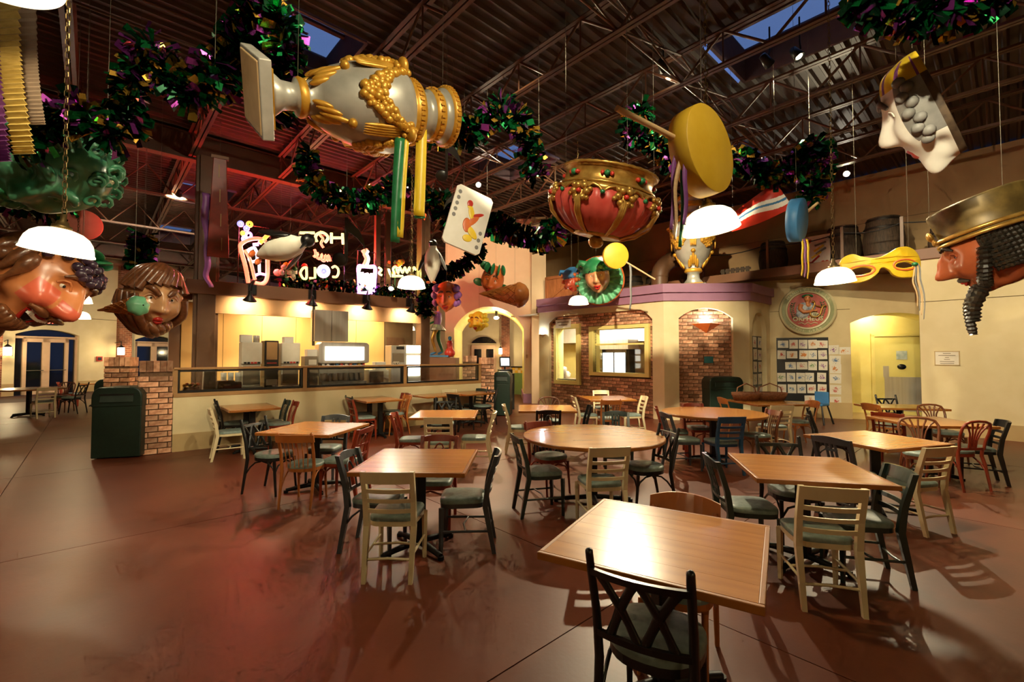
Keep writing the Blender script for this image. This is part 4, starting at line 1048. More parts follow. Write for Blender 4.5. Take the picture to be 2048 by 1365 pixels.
t = local('frozen_drink_machine', 'steel drink machine with black control panel', 'drink machine', 4.45); b = MB(); b.box((0, .14, .46), (.36, .36, .92)); b.build('body', M['steelshiny'], t, bevel=.01)
b = MB(); b.box((.05, -.045, .86), (.2, .015, .07)); b.build('control_panel', M['black'], t); b = MB(); b.box((0, -.045, .62), (.3, .015, .22)); b.build('door_window', M['taupe'], t); b = MB(); b.box((-.06, -.05, .45), (.16, .012, .16)); b.build('notice', M['paper'], t)
text_obj('print', 'W', .13, Matrix.Translation((-.06, -.058, .45)) @ Matrix.Rotation(R(90), 4, 'X'), M['black'], t)
t = local('display_case', 'glowing white drink display case at the counter', 'display case', 4.86); b = MB(); b.box((0, .16, .47), (.42, .4, .94)); b.build('body', M['machine'], t, bevel=.01)
b = MB(); b.box((0, -.045, .83), (.38, .012, .18)); b.build('lit_header', M['litpanel'], t); b = MB(); b.box((0, -.045, .42), (.36, .012, .5)); b.build('lit_door', M['litpanel'], t)
for i, (x, w, h, m, lb) in enumerate(((.55, .2, .42, 'machine', 'cream plastic tub at the left end of the serving counter'), (.82, .3, .2, 'brownbox', 'brown caddy with a white tag behind the counter glass'), (1.02 - .02, .14, .17, 'brownbox', 'small brown caddy left of the juice dispenser'), (.28, .26, .1, 'trimwood', 'snack tray in the left corner of the counter glass'))):
    t = local('counter_caddy', lb, 'caddy', x, z=.28, group='caddies behind the counter glass'); b = MB(); b.prism([(-w / 2, 0), (w / 2, 0), (w * .45, h), (-w * .45, h)], -.1, .1, M=Matrix.Rotation(R(90), 4, 'X')); b.build('bin', M[m], t, bevel=.008)
    if i == 1: b = MB(); b.box((.0, -.103, .12), (.11, .006, .035)); b.build('tag', M['paper'], t)
    if i == 3:
        for j in range(6): b = MB(); b.ball((-.1 + .04 * j, 0, .13 + .02 * (j % 2)), (.035, .03, .03), 8, 6); b.build('snack', M['orange' if j % 2 else 'yellowpaint'], t)
for i in range(3):
    t = local('cup_stack', 'stack of white paper cups %s' % ('in the left rear of the serving counter', 'between the other two paper cup stacks', 'nearest the left juice dispenser')[i], 'cups', .82 + .12 * i, z=-.02, group='paper cup stacks'); b = MB(); b.lathe([(.001, .0), (.04, 0), (.045, .06), (.05, .3), (.052, .34), (.045, .34), (.04, .1)], 16); b.build('cups', M['white'], t)
# ------------------------------------------------------------------ waste bins
def bin_(name, x, y, rz, w, d, h, label):
    t = thing(name, label, 'bin', (x, y, 0), R(rz), 'dark green waste bins')
    b = MB(); b.box((0, 0, h * .36 + .02), (w, d, h * .72)); b.build('body', M['can'], t, bevel=.012)
    top = [(-w / 2 - .01, 0), (w / 2 + .01, 0)] + [(w / 2 + .01, h * .14)] + [(math.cos(a) * .13 + w / 2 - .12, h * .14 + math.sin(a) * (h * .14)) for a in [R(15 * i) for i in range(1, 7)]] + [(-w / 2 + .12 - math.cos(a) * .13, h * .14 + math.sin(a) * (h * .14)) for a in [R(90 - 15 * i) for i in range(0, 6)]] + [(-w / 2 - .01, h * .14)]
    b = MB(); b.prism([(x_, z_ + h * .73) for x_, z_ in top], -d / 2 - .01, d / 2 + .01, M=Matrix.Rotation(R(90), 4, 'X')); b.build('hood', M['can'], t, bevel=.02)
    f = MB(); f.box((0, -d / 2 - .012, h * .845), (w * .68, .02, h * .1), rx=R(-8)); f.build('flap', M['can'], t, bevel=.006)
    f = MB(); f.box((0, -d / 2 - .011, h * .905), (w * .7, .01, .03)); f.build('slot', M['black'], t)
    return t
bin_('waste_bin', -6.43, 7.62, 17, .66, .55, 1.13, 'nearest dark green waste bin beside the brick pier')
bin_('waste_bin', -8.35, 9.75, 20, .66, .55, 1.15, 'dark green waste bin half hidden behind the nearest bin')
bin_('waste_bin', -15.0, 17.4, 25, .55, .5, 1.2, 'small distant dark green bin under the wall lantern')
bin_('waste_bin', -.25, 12.75, -8, .46, .5, 1.2, 'narrow dark green bin between counter end and pillar')
p = KM @ Vector((1.33, 0, .3)); bin_('waste_bin', p.x, p.y, -2, .8, .5, 1.12, 'wide dark green bin in the brick alcove')
# bin seen through the counter glass
# ------------------------------------------------------------------ wall items
def plate(name, label, cat, Mw, x, y, w, h, mat, th=.012, group=None, z=0.0, border=None):
    t = thing(name, label, cat, group=group); t.matrix_world = Mw @ Matrix.Translation((x, y, z))
    b = MB(); b.box((0, 0, th / 2), (w, h, th)); b.build('board', M[mat], t)
    if border:
        b = MB()
        for (cx, cy, dx, dy) in ((0, h / 2, w + .02, .015), (0, -h / 2, w + .02, .015), (w / 2, 0, .015, h), (-w / 2, 0, .015, h)): b.box((cx, cy, th / 2), (dx, dy, th + .008))
        b.build('frame', M[border], t)
    return t
# exit sign, lanterns, alarm
p = onp(EX, 104, 645, .08); t = plate('exit_sign', 'red lit exit sign above the glazed doors', 'sign', EX, p.x, p.y, .42, .26, 'black', .08)
M['neon_red'] = glow('neon_red', (1.0, .06, .03), 9.0); text_obj('lettering', 'EXIT', .2, Matrix.Translation((0, 0, .085)), M['neon_red'], t)
def lantern(Mw, px, py, z, label):
    p = onp(Mw, px, py, z); t = thing('wall_lantern', label, 'lantern', group='wall lanterns'); t.matrix_world = Mw @ Matrix.Translation(p)
    M['lantern'] = M.get('lantern') or glow('lantern_glass', (1.0, .75, .42), 14.0)
    b = MB(); b.box((0, 0, 0), (.2, .34, .18)); b.build('glass', M['lantern'], t)
    b = MB()
    for sx in (-1, 1):
        for sz in (-1, 1): b.box((sx * .105, 0, sz * .095), (.018, .36, .018))
    b.box((0, -.18, 0), (.24, .02, .22)); b.lathe([(.16, 0), (.02, .12), (.02, .3), (.001, .3)], 4, M=Matrix.Translation((0, .17, 0)) @ Matrix.Rotation(R(-90), 4, 'X') @ Matrix.Rotation(R(45), 4, 'Z'), sm=False); b.build('cage', M['iron'], t)
    b = MB(); b.tube([(0, .4, 0), (0, .46, -.05), (0, .4, -z)], .012, 6); b.build('arm', M['iron'], t)
    lamp('lamp_light', 'POINT', (0, 0, .25), 55, size=.08, parent=t)
    return t
lantern(EX, 15, 703, .3, 'lit wall lantern left of the exit doors'); lantern(EX, 242, 703, .5, 'lit wall lantern on the brick pier')
p = onp(EX, 198, 718); t = plate('fire_alarm', 'small red fire alarm box on the cream wall', 'alarm', EX, p.x, p.y, .22, .22, 'red', .06); b = MB(); b.box((0, 0, .065), (.14, .14, .02)); b.build('strobe', M['black'], t)
# triangular uplight sconces
def sconce(Mw, x, y, label, cool=True):
    t = thing('wall_sconce', label, 'sconce', group='triangular uplight sconces'); t.matrix_world = Mw @ Matrix.Translation((x, y, 0))
    b = MB(); b.add([(-.36, 0, 0), (.36, 0, 0), (0, 0, .3), (0, -.2, .06), (0, -.24, 0)], [(0, 2, 3), (2, 1, 3), (0, 3, 4), (3, 1, 4)]); b.build('shield', M['orange'] if cool else M['salmon'], t, solid=.015)
    b = MB(); b.cyl((-.15, -.03, .08), (.15, -.03, .08), .018, n=8); b.build('tube', glow('sconce_tube', (.85, .95, 1.0), 16.0), t)
    lamp('lamp_light', 'POINT', (0, .08, .05), 26, (.82, .92, 1.0), .06, parent=t)
p = onp(KM, 1412, 648, -.1); sconce(KM @ Matrix.Translation((0, 0, -.1)), p.x, p.y, 'terracotta triangular uplight in the brick alcove')
sconce(KL @ Matrix.Translation((.17, 2.35, 0)) @ Matrix.Scale(.42, 4), 0, 0, 'pale corner uplight between the pillar and the kitchen bay', False)
p = onp(KM, 1417, 720, -.1); plate('notice_sign', 'small teal notice on the alcove bricks above the bin', 'sign', KM, p.x, p.y, .23, .17, 'teal', z=-.1)
p = onp(KL, 1126, 648, .0); t = plate('menu_sign', 'small white order sign over the narrow serving window', 'sign', KL, p.x, p.y, .62, .26, 'paper', z=-.01)
for i in range(2): b = MB(); b.box((0, .05 - .09 * i, .014), (.46 - .1 * i, .03, .004)); b.build('print_line', M['taupe'], t)
p = onp(RW, 1894, 717); t = plate('wall_notice', 'white framed notice on the plain right wall', 'sign', RW, p.x, p.y, .37, .285, 'paper', border='wainscot')
for i, w_ in enumerate((.12, .26, .06, .09, .22, .21)): b = MB(); b.box((-.0, .1 - .042 * i, .014), (w_, .013, .003)); b.build('print_line', M['taupe'], t)
# yellow service door
M['pane_grey'] = pm('wired_glass', (150, 168, 172), (196, 204, 200), rough=.15, scale=9)
DR = OR @ Matrix.Translation((0, 0, -1.68))
p0 = onp(DR, 1747, 661); p1 = onp(DR, 1850, 850); hx = p0.x; wdt = 1.15
b = MB(); b.box((hx + wdt / 2, 1.1, .02), (wdt, 2.2, .05), M=DR); d3 = struct(b.build('door_3', M['yellow_door'])); d3['label'] = 'yellow service door with a steel kick plate'
b = MB(); b.box((hx - .04, 1.12, .03), (.08, 2.26, .08), M=DR); b.box((hx + wdt / 2, 2.24, .03), (wdt + .16, .08, .08), M=DR); b.box((hx + wdt + .04, 1.12, .03), (.08, 2.26, .08), M=DR); b.build('door_frame', M['yellow'], d3)
b = MB(); b.box((hx + wdt / 2 + .1, .58, .05), (wdt - .22, .95, .008), M=DR); b.box((hx + .25, 1.2, .05), (.13, .32, .008), M=DR); b.build('kick_plate', M['steelshiny'], d3)
q = onp(DR, 1802, 711); b = MB(); b.box((q.x, q.y, .05), (.24, .24, .012), M=DR); b.build('door_window', M['pane_grey'], d3)
q = onp(DR, 1802, 734); b = MB(); b.lathe([(.001, 0), (.1, 0), (.1, .012), (.001, .012)], 24, M=DR @ Matrix.Translation((q.x, q.y, .046)) @ Matrix.Diagonal((1, .75, 1, 1))); b.build('plaque', M['black'], d3)
t = placed0 = thing('vestibule_lamp', 'small ceiling lamp inside the yellow doorway', 'lamp'); t.matrix_world = OR @ Matrix.Translation((1.3, 2.9, -1.25)); b = MB(); b.ball((0, -.03, 0), (.1, .05, .1), 12, 8); b.build('bulb', M['bulb'], t); b = MB(); b.cyl((0, -.0, 0), (0, .03, 0), .12, n=16); b.build('plate', M['white'], t); lamp('lamp_light', 'POINT', (0, -.15, 0), 24, (1, .9, .6), .08, parent=t)
# drawing board with children's sheets
SCRIB = []
for i, (a_, c_) in enumerate((((196, 96, 84), (226, 218, 200)), ((92, 120, 160), (228, 220, 202)), ((112, 146, 92), (226, 218, 200)), ((206, 128, 66), (228, 220, 204)), ((150, 104, 148), (226, 218, 200)))):
    m = bpy.data.materials.new('crayon_%d' % i); m.use_nodes = True; nt = m.node_tree; N = nt.nodes; L = nt.links
    tc = N.new('ShaderNodeTexCoord'); oi = N.new('ShaderNodeObjectInfo'); av = N.new('ShaderNodeVectorMath'); av.operation = 'ADD'; ml = N.new('ShaderNodeMath'); ml.operation = 'MULTIPLY'; ml.inputs[1].default_value = 40
    L.new(oi.outputs['Random'], ml.inputs[0]); L.new(tc.outputs['Object'], av.inputs[0]); L.new(ml.outputs[0], av.inputs[1])
    nz = N.new('ShaderNodeTexNoise'); nz.inputs['Scale'].default_value = 13; nz.inputs['Detail'].default_value = 3; nz.inputs['Distortion'].default_value = 2.5; L.new(av.outputs[0], nz.inputs['Vector'])
    gr = N.new('ShaderNodeVectorMath'); gr.operation = 'LENGTH'; L.new(tc.outputs['Object'], gr.inputs[0])
    mr = N.new('ShaderNodeMapRange'); mr.inputs[1].default_value = .03; mr.inputs[2].default_value = .11; mr.inputs[3].default_value = .10; mr.inputs[4].default_value = -.16; L.new(gr.outputs['Value'], mr.inputs[0])
    ad = N.new('ShaderNodeMath'); L.new(nz.outputs[0], ad.inputs[0]); L.new(mr.outputs[0], ad.inputs[1])
    rp = N.new('ShaderNodeValToRGB'); rp.color_ramp.elements[0].position = .52; rp.color_ramp.elements[1].position = .62; rp.color_ramp.elements[0].color = (*lin(c_), 1); rp.color_ramp.elements[1].color = (*lin(a_), 1)
    e_ = rp.color_ramp.elements.new(.575); e_.color = (*lin(tuple(int(.35 * x + .65 * y) for x, y in zip(a_, c_))), 1)
    L.new(ad.outputs[0], rp.inputs[0]); L.new(rp.outputs[0], N['Principled BSDF'].inputs['Base Color']); N['Principled BSDF'].inputs['Roughness'].default_value = .8; SCRIB.append(m)
SH = {}
def sheet(Mw, x, y, w, h, label, z=.012, group=None, k=None):
    key = (round(w, 2), round(h, 2), k if k is not None else random.randrange(5))
    if key not in SH: b = MB(); b.box((0, 0, 0), (w, h, .003)); SH[key] = b.mesh('drawing_sheet', SCRIB[key[2]])
    o = bpy.data.objects.new('drawing_sheet', SH[key]); C.objects.link(o); o.matrix_world = Mw @ Matrix.Translation((x, y, z)) @ Matrix.Rotation(R(random.uniform(-2.5, 2.5)), 4, 'Z')
    tag(o, label, 'drawing', group); return o
t = plate('pin_board', 'large black pin board covered in drawings on the alcove wall', 'board', OR, -.55, 1.28, 1.2, 1.72, 'black', .01)
rows = [(698, [(1574, 1), (1597, 1), (1615, 1), (1633, 1), (1652, 1)]), (710, [(1563, 0), (1584, 1), (1607, 0), (1625, 0), (1645, 0)]), (732, [(1581, 1), (1604, 1), (1625, 0), (1646, 0)]), (755, [(1563, 0), (1582, 0), (1601, 0), (1619, 0), (1643, 0)]), (778, [(1564, 0), (1584, 0), (1603, 0), (1623, 0), (1644, 0)]), (799, [(1620, 1), (1642, 1)])]
rows[0] = (689, [(1566, 1), (1587, 0), (1606, 0), (1625, 0), (1644, 1)])
ORD = ('first', 'second', 'third', 'fourth', 'fifth')
for r_, (py, L_) in enumerate(rows):
    for i, (px, o_) in enumerate(L_):
        p = onp(OR, px, py); sheet(OR, p.x, p.y, *((.25, .2) if o_ else (.2, .24)), "crayon drawing, %s from left in the %s row of the large board" % (ORD[i], ('top', 'second', 'third', 'fourth', 'fifth', 'bottom')[r_]), group='drawings on the large board')
for i, (px, py, lb) in enumerate(((1667, 700, 'crayon sheet at the top of the column right of the board'), (1670, 721, 'blue scribble sheet second in the column right of the board'), (1671, 738, 'orange fish sheet third in the column right of the board'), (1671, 758, 'crayon sheet fourth in the column right of the board'), (1671, 780, 'red crayon sheet second from the bottom right of the board'), (1671, 803, 'sheet with a red and blue figure lowest right of the board'))):
    p = onp(OR, px, py); sheet(OR, p.x, p.y, .25, .24, lb, .004, k=(4, 1, 3, 1, 0, 0)[i])
p = onp(OR, 1689, 702); sheet(OR, p.x, p.y, .26, .19, 'bright orange scribble sheet nearest the yellow doorway', .004, k=3)
t = plate('pin_board', 'narrow black pin board in the arched niche', 'board', KR, .68, 1.3, .94, 1.75, 'black', .01, z=-.118)
for j in range(5):
    for i in range(3):
        sheet(KR, .32 + .34 * i + random.uniform(-.03, .03), 2.0 - .33 * j + random.uniform(-.02, .02), .26, .28, "crayon drawing, %s from left in the %s row of the niche board" % (('first', 'second', 'third')[i], ('top', 'second', 'third', 'fourth', 'bottom')[j]), -.104, 'drawings in the niche')
# painted medallion
def cat_rom2(P, n=6):
    P = [Vector(p) for p in P]; out = []
    for i in range(len(P) - 1):
        a, b_, c, d = P[max(0, i - 1)], P[i], P[i + 1], P[min(len(P) - 1, i + 2)]
        for k in range(n): t_ = k / n; out.append(.5 * ((2 * b_) + (c - a) * t_ + (2 * a - 5 * b_ + 4 * c - d) * t_ * t_ + (3 * b_ - 3 * c + d - a) * t_ ** 3))
    return out + [P[-1]]
MD = OR @ Matrix.Translation((-.42, 2.87, .02)); t = thing('medallion', 'round painted medallion with a lyre player on the alcove wall', 'medallion'); t.matrix_world = MD
M['cream_rim'] = pm('medallion_rim', (214, 204, 164), (200, 190, 146), rough=.4, scale=5); M['sage'] = pm('medallion_green', (158, 158, 112), (134, 138, 92), rough=.5, scale=6)
b = MB(); b.lathe([(.001, 0), (.64, 0), (.66, .03), (.65, .1), (.61, .12), (.595, .1), (.52, .1), (.505, .125), (.475, .12), (.46, .08), (.001, .08)], 64, mi=[0, 0, 0, 0, 0, 1, 0, 0, 0, 2], sm=False); b.build('disc', [M['cream_rim'], M['sage'], pm('medallion_red', (168, 58, 44), (190, 84, 62), rough=.45, scale=5)], t)
def curved(txt, r, a0, a1, size, flip=False):
    for i, ch in enumerate(txt):
        if ch == ' ': continue
        a = R(a0 + (a1 - a0) * i / (len(txt) - 1)); text_obj('letter', ch, size, Matrix.Translation((r * math.cos(a), r * math.sin(a), .103)) @ Matrix.Rotation(a + (PI / 2 if flip else -PI / 2), 4, 'Z'), M['cream_rim'], t, .006)
curved('MANDEVILLE LA', .555, 142, 32, .1); curved('MARDI GRAS', .565, 226, 300, .1, True)
text_obj('lettering', 'ORPHEUS', .155, Matrix.Translation((-.0, -.235, .1)), M['cream_rim'], t, .01, 1.05, bev=.004)
b = MB(); b.tube([(-.22, -.36, .09), (-.14, -.33, .1), (-.07, -.38, .1), (0, -.33, .1), (.07, -.38, .1), (.14, -.33, .1), (.22, -.36, .09)], .012, 6); b.build('scroll', M['cream_rim'], t)
for s in (-1, 1):
    b = MB()
    for i in range(9):
        z = .2 - .05 * i; x = s * (.33 + .03 * math.sin(i * .5))
        for q in (-1, 1): b.ball((x + q * .03, z, .09), (.034, .012, .01), 6, 4, rot=(0, 0, R(40 * q)))
    b.build('laurel_branch', M['green'], t)
M['tunic'] = pm('tunic_blue', (112, 128, 152), (214, 214, 212), rough=.5, scale=12)
b = MB(); b.ball((-.06, .03, .08), (.2, .19, .07), 18, 10); b.ball((-.12, -.1, .08), (.15, .13, .06), 16, 8); b.ball((.06, .08, .09), (.13, .12, .06), 14, 8); b.build('tunic', M['tunic'], t)
b = MB(); b.ball((.0, .31, .12), (.075, .1, .06), 16, 10); b.cyl((.0, .24, .11), (.0, .14, .11), .045, n=10); b.ball((.02, .13, .12), (.07, .06, .04), 10, 8); b.build('bust', M['skin'], t)
b = MB(); b.tube([(-.15, .15, .12), (-.18, .04, .15), (-.1, -.05, .17), (.03, -.04, .18), (.13, -.01, .18)], [.062, .056, .05, .038, .03], 10); b.ball((.17, -.02, .18), (.05, .032, .024), 10, 8); b.build('arm', M['skin'], t)
b = MB()
for i in range(9): q = PI * i / 8; b.ball((.1 * math.cos(q), .37 + .035 * math.sin(q), .13), (.03, .022, .03), 8, 6)
b.build('wreath', M['green'], t)
for sx in (-1, 1): b = MB(); b.ball((sx * .028, .325, .175), (.012, .008, .008), 8, 6); b.build('eye', M['black'], t)
b = MB(); b.tube(cat_rom2([(.1, .2, .13), (.13, .23, .13), (.16, .18, .13), (.13, .08, .14), (.05, -.08, .15), (.08, -.17, .15), (.18, -.19, .15), (.27, -.12, .15), (.31, .02, .14), (.36, .1, .13), (.42, .09, .12)]), .019, 8); b.tube([(.13, .14, .14), (.34, .06, .13)], .017, 6); b.build('lyre_frame', M['oldgold'], t)
b = MB(); b.ball((.15, -.12, .135), (.1, .06, .02), 14, 8); b.build('lyre_box', M['cream_rim'], t)
text_obj('lettering', '1987', .085, Matrix.Translation((.145, -.125, .158)) @ Matrix.Rotation(R(-22), 4, 'Z'), M['black'], t, .004)
# baskets, booster seat
def basket(x, y, rz, label, s=1.0):
    t = thing('woven_basket', label, 'basket', (x, y, .752), R(rz), 'woven baskets')
    M['wicker'] = M.get('wicker') or pm('wicker', (112, 66, 38), (140, 88, 52), rough=.6, scale=30, bump=.6)
    b = MB(); b.lathe([(.001, 0), (.2, 0), (.24, .1), (.25, .16), (.235, .16), (.22, .1), (.18, .02), (.001, .02)], 28, mod=lambda i, a: 1 + .02 * math.cos(20 * a), M=Matrix.Diagonal((s * 1.25, s * .8, s, 1))); b.build('bowl', M['wicker'], t)
    b = MB(); b.tube([(-.22 * s, 0, .12), (-.19 * s, 0, .26 * s), (0, 0, .34 * s), (.19 * s, 0, .26 * s), (.22 * s, 0, .12)], .013, 6); b.build('handle', M['wicker'], t)
basket(4.72, 9.22, 10, 'left of two woven baskets with tall handles'); basket(5.22, 9.25, -15, 'right of two woven baskets with tall handles')
q = gz(1638, 848); t = thing('booster_seat', 'blue plastic booster seat on a black stand below the drawings', 'booster seat', (q.x, q.y, 0), R(120))
b = MB(); b.box((0, 0, .47), (.34, .34, .06)); b.box((0, -.16, .62), (.32, .05, .3)); b.build('shell', M['blue'], t, bevel=.02)
for sx in (-1, 1):
    for sy in (-1, 1): b = MB(); b.cyl((sx * .22, sy * .22, 0), (sx * .13, sy * .13, .45), .022, .018, 8); b.build('leg', M['black'], t)
q = gz(1656, 838); t = thing('wet_floor_sign', 'folded yellow floor sign leaning under the drawings', 'sign', (q.x + .1, q.y + .1, 0), R(-24)); b = MB(); b.prism([(-.14, 0), (.14, 0), (.1, .6), (-.1, .6)], -.012, .012, M=Matrix.Rotation(R(84), 4, 'X')); b.build('leaf', M['brightyellow'], t); b = MB(); b.prism([(-.14, 0), (.14, 0), (.1, .6), (-.1, .6)], -.012, .012, M=Matrix.Translation((0, .12, 0)) @ Matrix.Rotation(R(97), 4, 'X')); b.build('leaf', M['brightyellow'], t)
# kitchen interior things
def kthing(name, label, cat, x, y, z): t = thing(name, label, cat); t.matrix_world = KI @ Matrix.Translation((x, y, z)) @ Matrix.Rotation(R(-90), 4, 'X'); return t
t = kthing('reach_in_cooler', 'glass door cooler inside the kitchen window', 'cooler', 1.72, 0, .4); b = MB(); b.box((0, 0, 1.0), (.95, .5, 2.0)); b.build('body', M['black'], t)
for sx in (-1, 1): b = MB(); b.box((sx * .23, -.26, 1.35), (.4, .015, .8)); b.build('glass_door', M['screen'], t)
t = kthing('wall_shelf', 'kitchen shelf with steel canisters seen through the wide window', 'shelf', .95, 1.55, .25); b = MB(); b.box((0, 0, 0), (.9, .3, .03)); b.box((0, 0, -.35), (.9, .3, .03)); b.build('board', M['steelshiny'], t)
for i in range(5): b = MB(); b.lathe([(.001, .015), (.05, .015), (.05, .2), (.001, .2)], 12, M=Matrix.Translation((-.34 + .17 * i, 0, 0))); b.build('canister', M['white' if i % 2 else 'steelshiny'], t)
t = kthing('range_hood', 'grey steel range hood inside the kitchen', 'hood', 1.9, 1.86, .8); b = MB(); b.box((0, 0, .15), (1.3, .6, .3)); b.build('canopy', M['steelshiny'], t)
t = kthing('order_counter', 'kitchen counter behind the narrow serving window', 'counter', .55, 0, 1.6); b = MB(); b.box((0, 0, .45), (1.3, .6, .9)); b.build('body', M['taupe'], t)
t = kthing('drinks_urn', 'silver drinks urn inside the narrow serving window', 'urn', .38, .9, 1.6); b = MB(); b.lathe([(.001, 0), (.1, 0), (.11, .3), (.1, .36), (.03, .4), (.001, .4)], 18); b.build('tank', M['steelshiny'], t); b = MB(); b.cyl((0, -.1, .06), (0, -.17, .05), .012, n=6); b.build('tap', M['black'], t)
t = kthing('carafe', 'white carafe on the kitchen order counter', 'carafe', .62, .9, 1.7); b = MB(); b.lathe([(.001, 0), (.07, 0), (.085, .1), (.06, .2), (.045, .24), (.001, .24)], 16); b.build('jug', M['white'], t); b = MB(); b.tube([(.06, 0, .2), (.12, 0, .17), (.12, 0, .08), (.08, 0, .05)], .01, 6); b.build('handle', M['white'], t)
t = kthing('bread_basket', 'woven basket beside the small window counter', 'basket', .2, .9, 1.78); b = MB(); b.lathe([(.001, 0), (.1, 0), (.14, .12), (.13, .12), (.09, .02)], 18); b.build('bowl', M['wicker'], t)
# order desk beyond the arch
b = MB(); b.box((0, 0, .45), (1.8, .7, .9)); o = thing('order_desk', 'green fronted order desk with cream tiles in the arched passage', 'desk', (.95, 19.4, 0), R(-35))
b.build('cabinet', M['mintcab'], o); b = MB(); b.box((0, 0, 1.17), (1.9, .8, .05)); b.build('top', M['black'], o)
for i in range(12):
    for j in range(2): b = MB(); b.box((-.83 + .15 * i, -.36, .97 + .12 * j), (.14, .02, .11)); b.build('tile', M['yellowpaint'] if (i + j) % 2 else M['plaster'], o)
q = at(1010, 760, 14.2); t = thing('cash_register', 'black cash terminal with a glowing screen', 'register', (q.x, q.y, 0), R(14))
b = MB(); b.box((0, 0, .55), (.5, .4, 1.1)); b.build('stand', M['black'], t); b = MB(); b.box((0, 0, 1.17), (.4, .36, .12)); b.build('drawer', M['black'], t, bevel=.01); b = MB(); b.box((0, .02, 1.46), (.34, .05, .32), rx=R(-12)); b.build('monitor', M['black'], t, bevel=.01); b = MB(); b.box((0, -.012, 1.46), (.26, .01, .23), rx=R(-12)); b.build('screen', M['screen'], t); b = MB(); b.cyl((0, .02, 1.22), (0, .02, 1.35), .03, n=8); b.build('neck', M['black'], t)
# far room doors, lanterns
FD = FR @ Matrix.Translation((0, 0, .02))
p = onp(FD, 968, 700); b = MB(); b.box((p.x, 1.15, .03), (1.5, 2.3, .06), M=FD); d4 = struct(b.build('door_4', M['doorpink'])); d4['label'] = 'pale double doors at the end of the arched passage'
for s in (-1, 1): b = MB(); b.box((p.x + s * .36, 1.3, .07), (.42, 1.5, .02), M=FD); b.build('pane', M['ext'], d4)
b = MB(); b.prism([(p.x - .75, 2.4), (p.x + .75, 2.4)] + arcpts(p.x - .75, p.x + .75, 2.42, 2.8, 10)[::-1], 0, .06, M=FD); b.build('transom', M['ext'], d4)
b = MB(); b.box((p.x + 1.3, 3, .1), (.5, 6, .25), M=FD); struct(b.build('trim_3', M['farbrick']))
lantern(FD, 1001, 703, .5, 'lit wall lantern seen through the arched passage')
lamp('passage_light', 'POINT', ARCH @ Vector((1.75, 3.0, -1.4)), 90, size=.08)
t = thing('passage_lamp', 'bright ceiling lamp inside the arched passage', 'lamp'); t.matrix_world = ARCH @ Matrix.Translation((1.75, 3.1, -1.4)); b = MB(); b.ball((0, 0, 0), (.1, .06, .1), 12, 8); b.build('bulb', M['bulb'], t); b = MB(); b.cyl((0, .05, 0), (0, .3, 0), .05, n=10); b.build('stem', M['iron'], t)
lamp('far_room_light', 'POINT', (1.5, 23.5, 4.0), 220, size=.2)
p = onp(ARCH, 897, 715); plate('light_switch', 'grey switch plate on the left arch pier', 'switch', ARCH, p.x, p.y, .09, .14, 'grey')
p = onp(ARCH, 1054, 713); plate('light_switch', 'tan switch plate on the right arch pier', 'switch', ARCH, p.x, p.y, .07, .12, 'trimwood')
# ------------------------------------------------------------------ hanging decorations
def wire(b, p, z=None, r=.0025):
    p = Vector(p); b.cyl(p, (p.x, p.y, DECK + .03 if z is None else z), r, n=4)
def wires(t, pts, z=None):
    b = MB(); Mi = t.matrix_world.inverted()
    for p in pts: wire(b, p, z)
    o = b.build('wire', M['wire'], t); o.matrix_parent_inverse = Mi; return o
def placed(name, label, cat, Mw, group=None):
    t = thing(name, label, cat, group=group); t.matrix_world = Mw; bpy.context.view_layer.update(); return t
def cat_rom(P, n):
    P = [Vector(p) for p in P]; out = []
    for i in range(len(P) - 1):
        a, b, c, d = P[max(0, i - 1)], P[i], P[i + 1], P[min(len(P) - 1, i + 2)]
        for k in range(n):
            t = k / n; out.append(.5 * ((2 * b) + (c - a) * t + (2 * a - 5 * b + 4 * c - d) * t * t + (3 * b - 3 * c + d - a) * t ** 3))
    return out + [P[-1]]
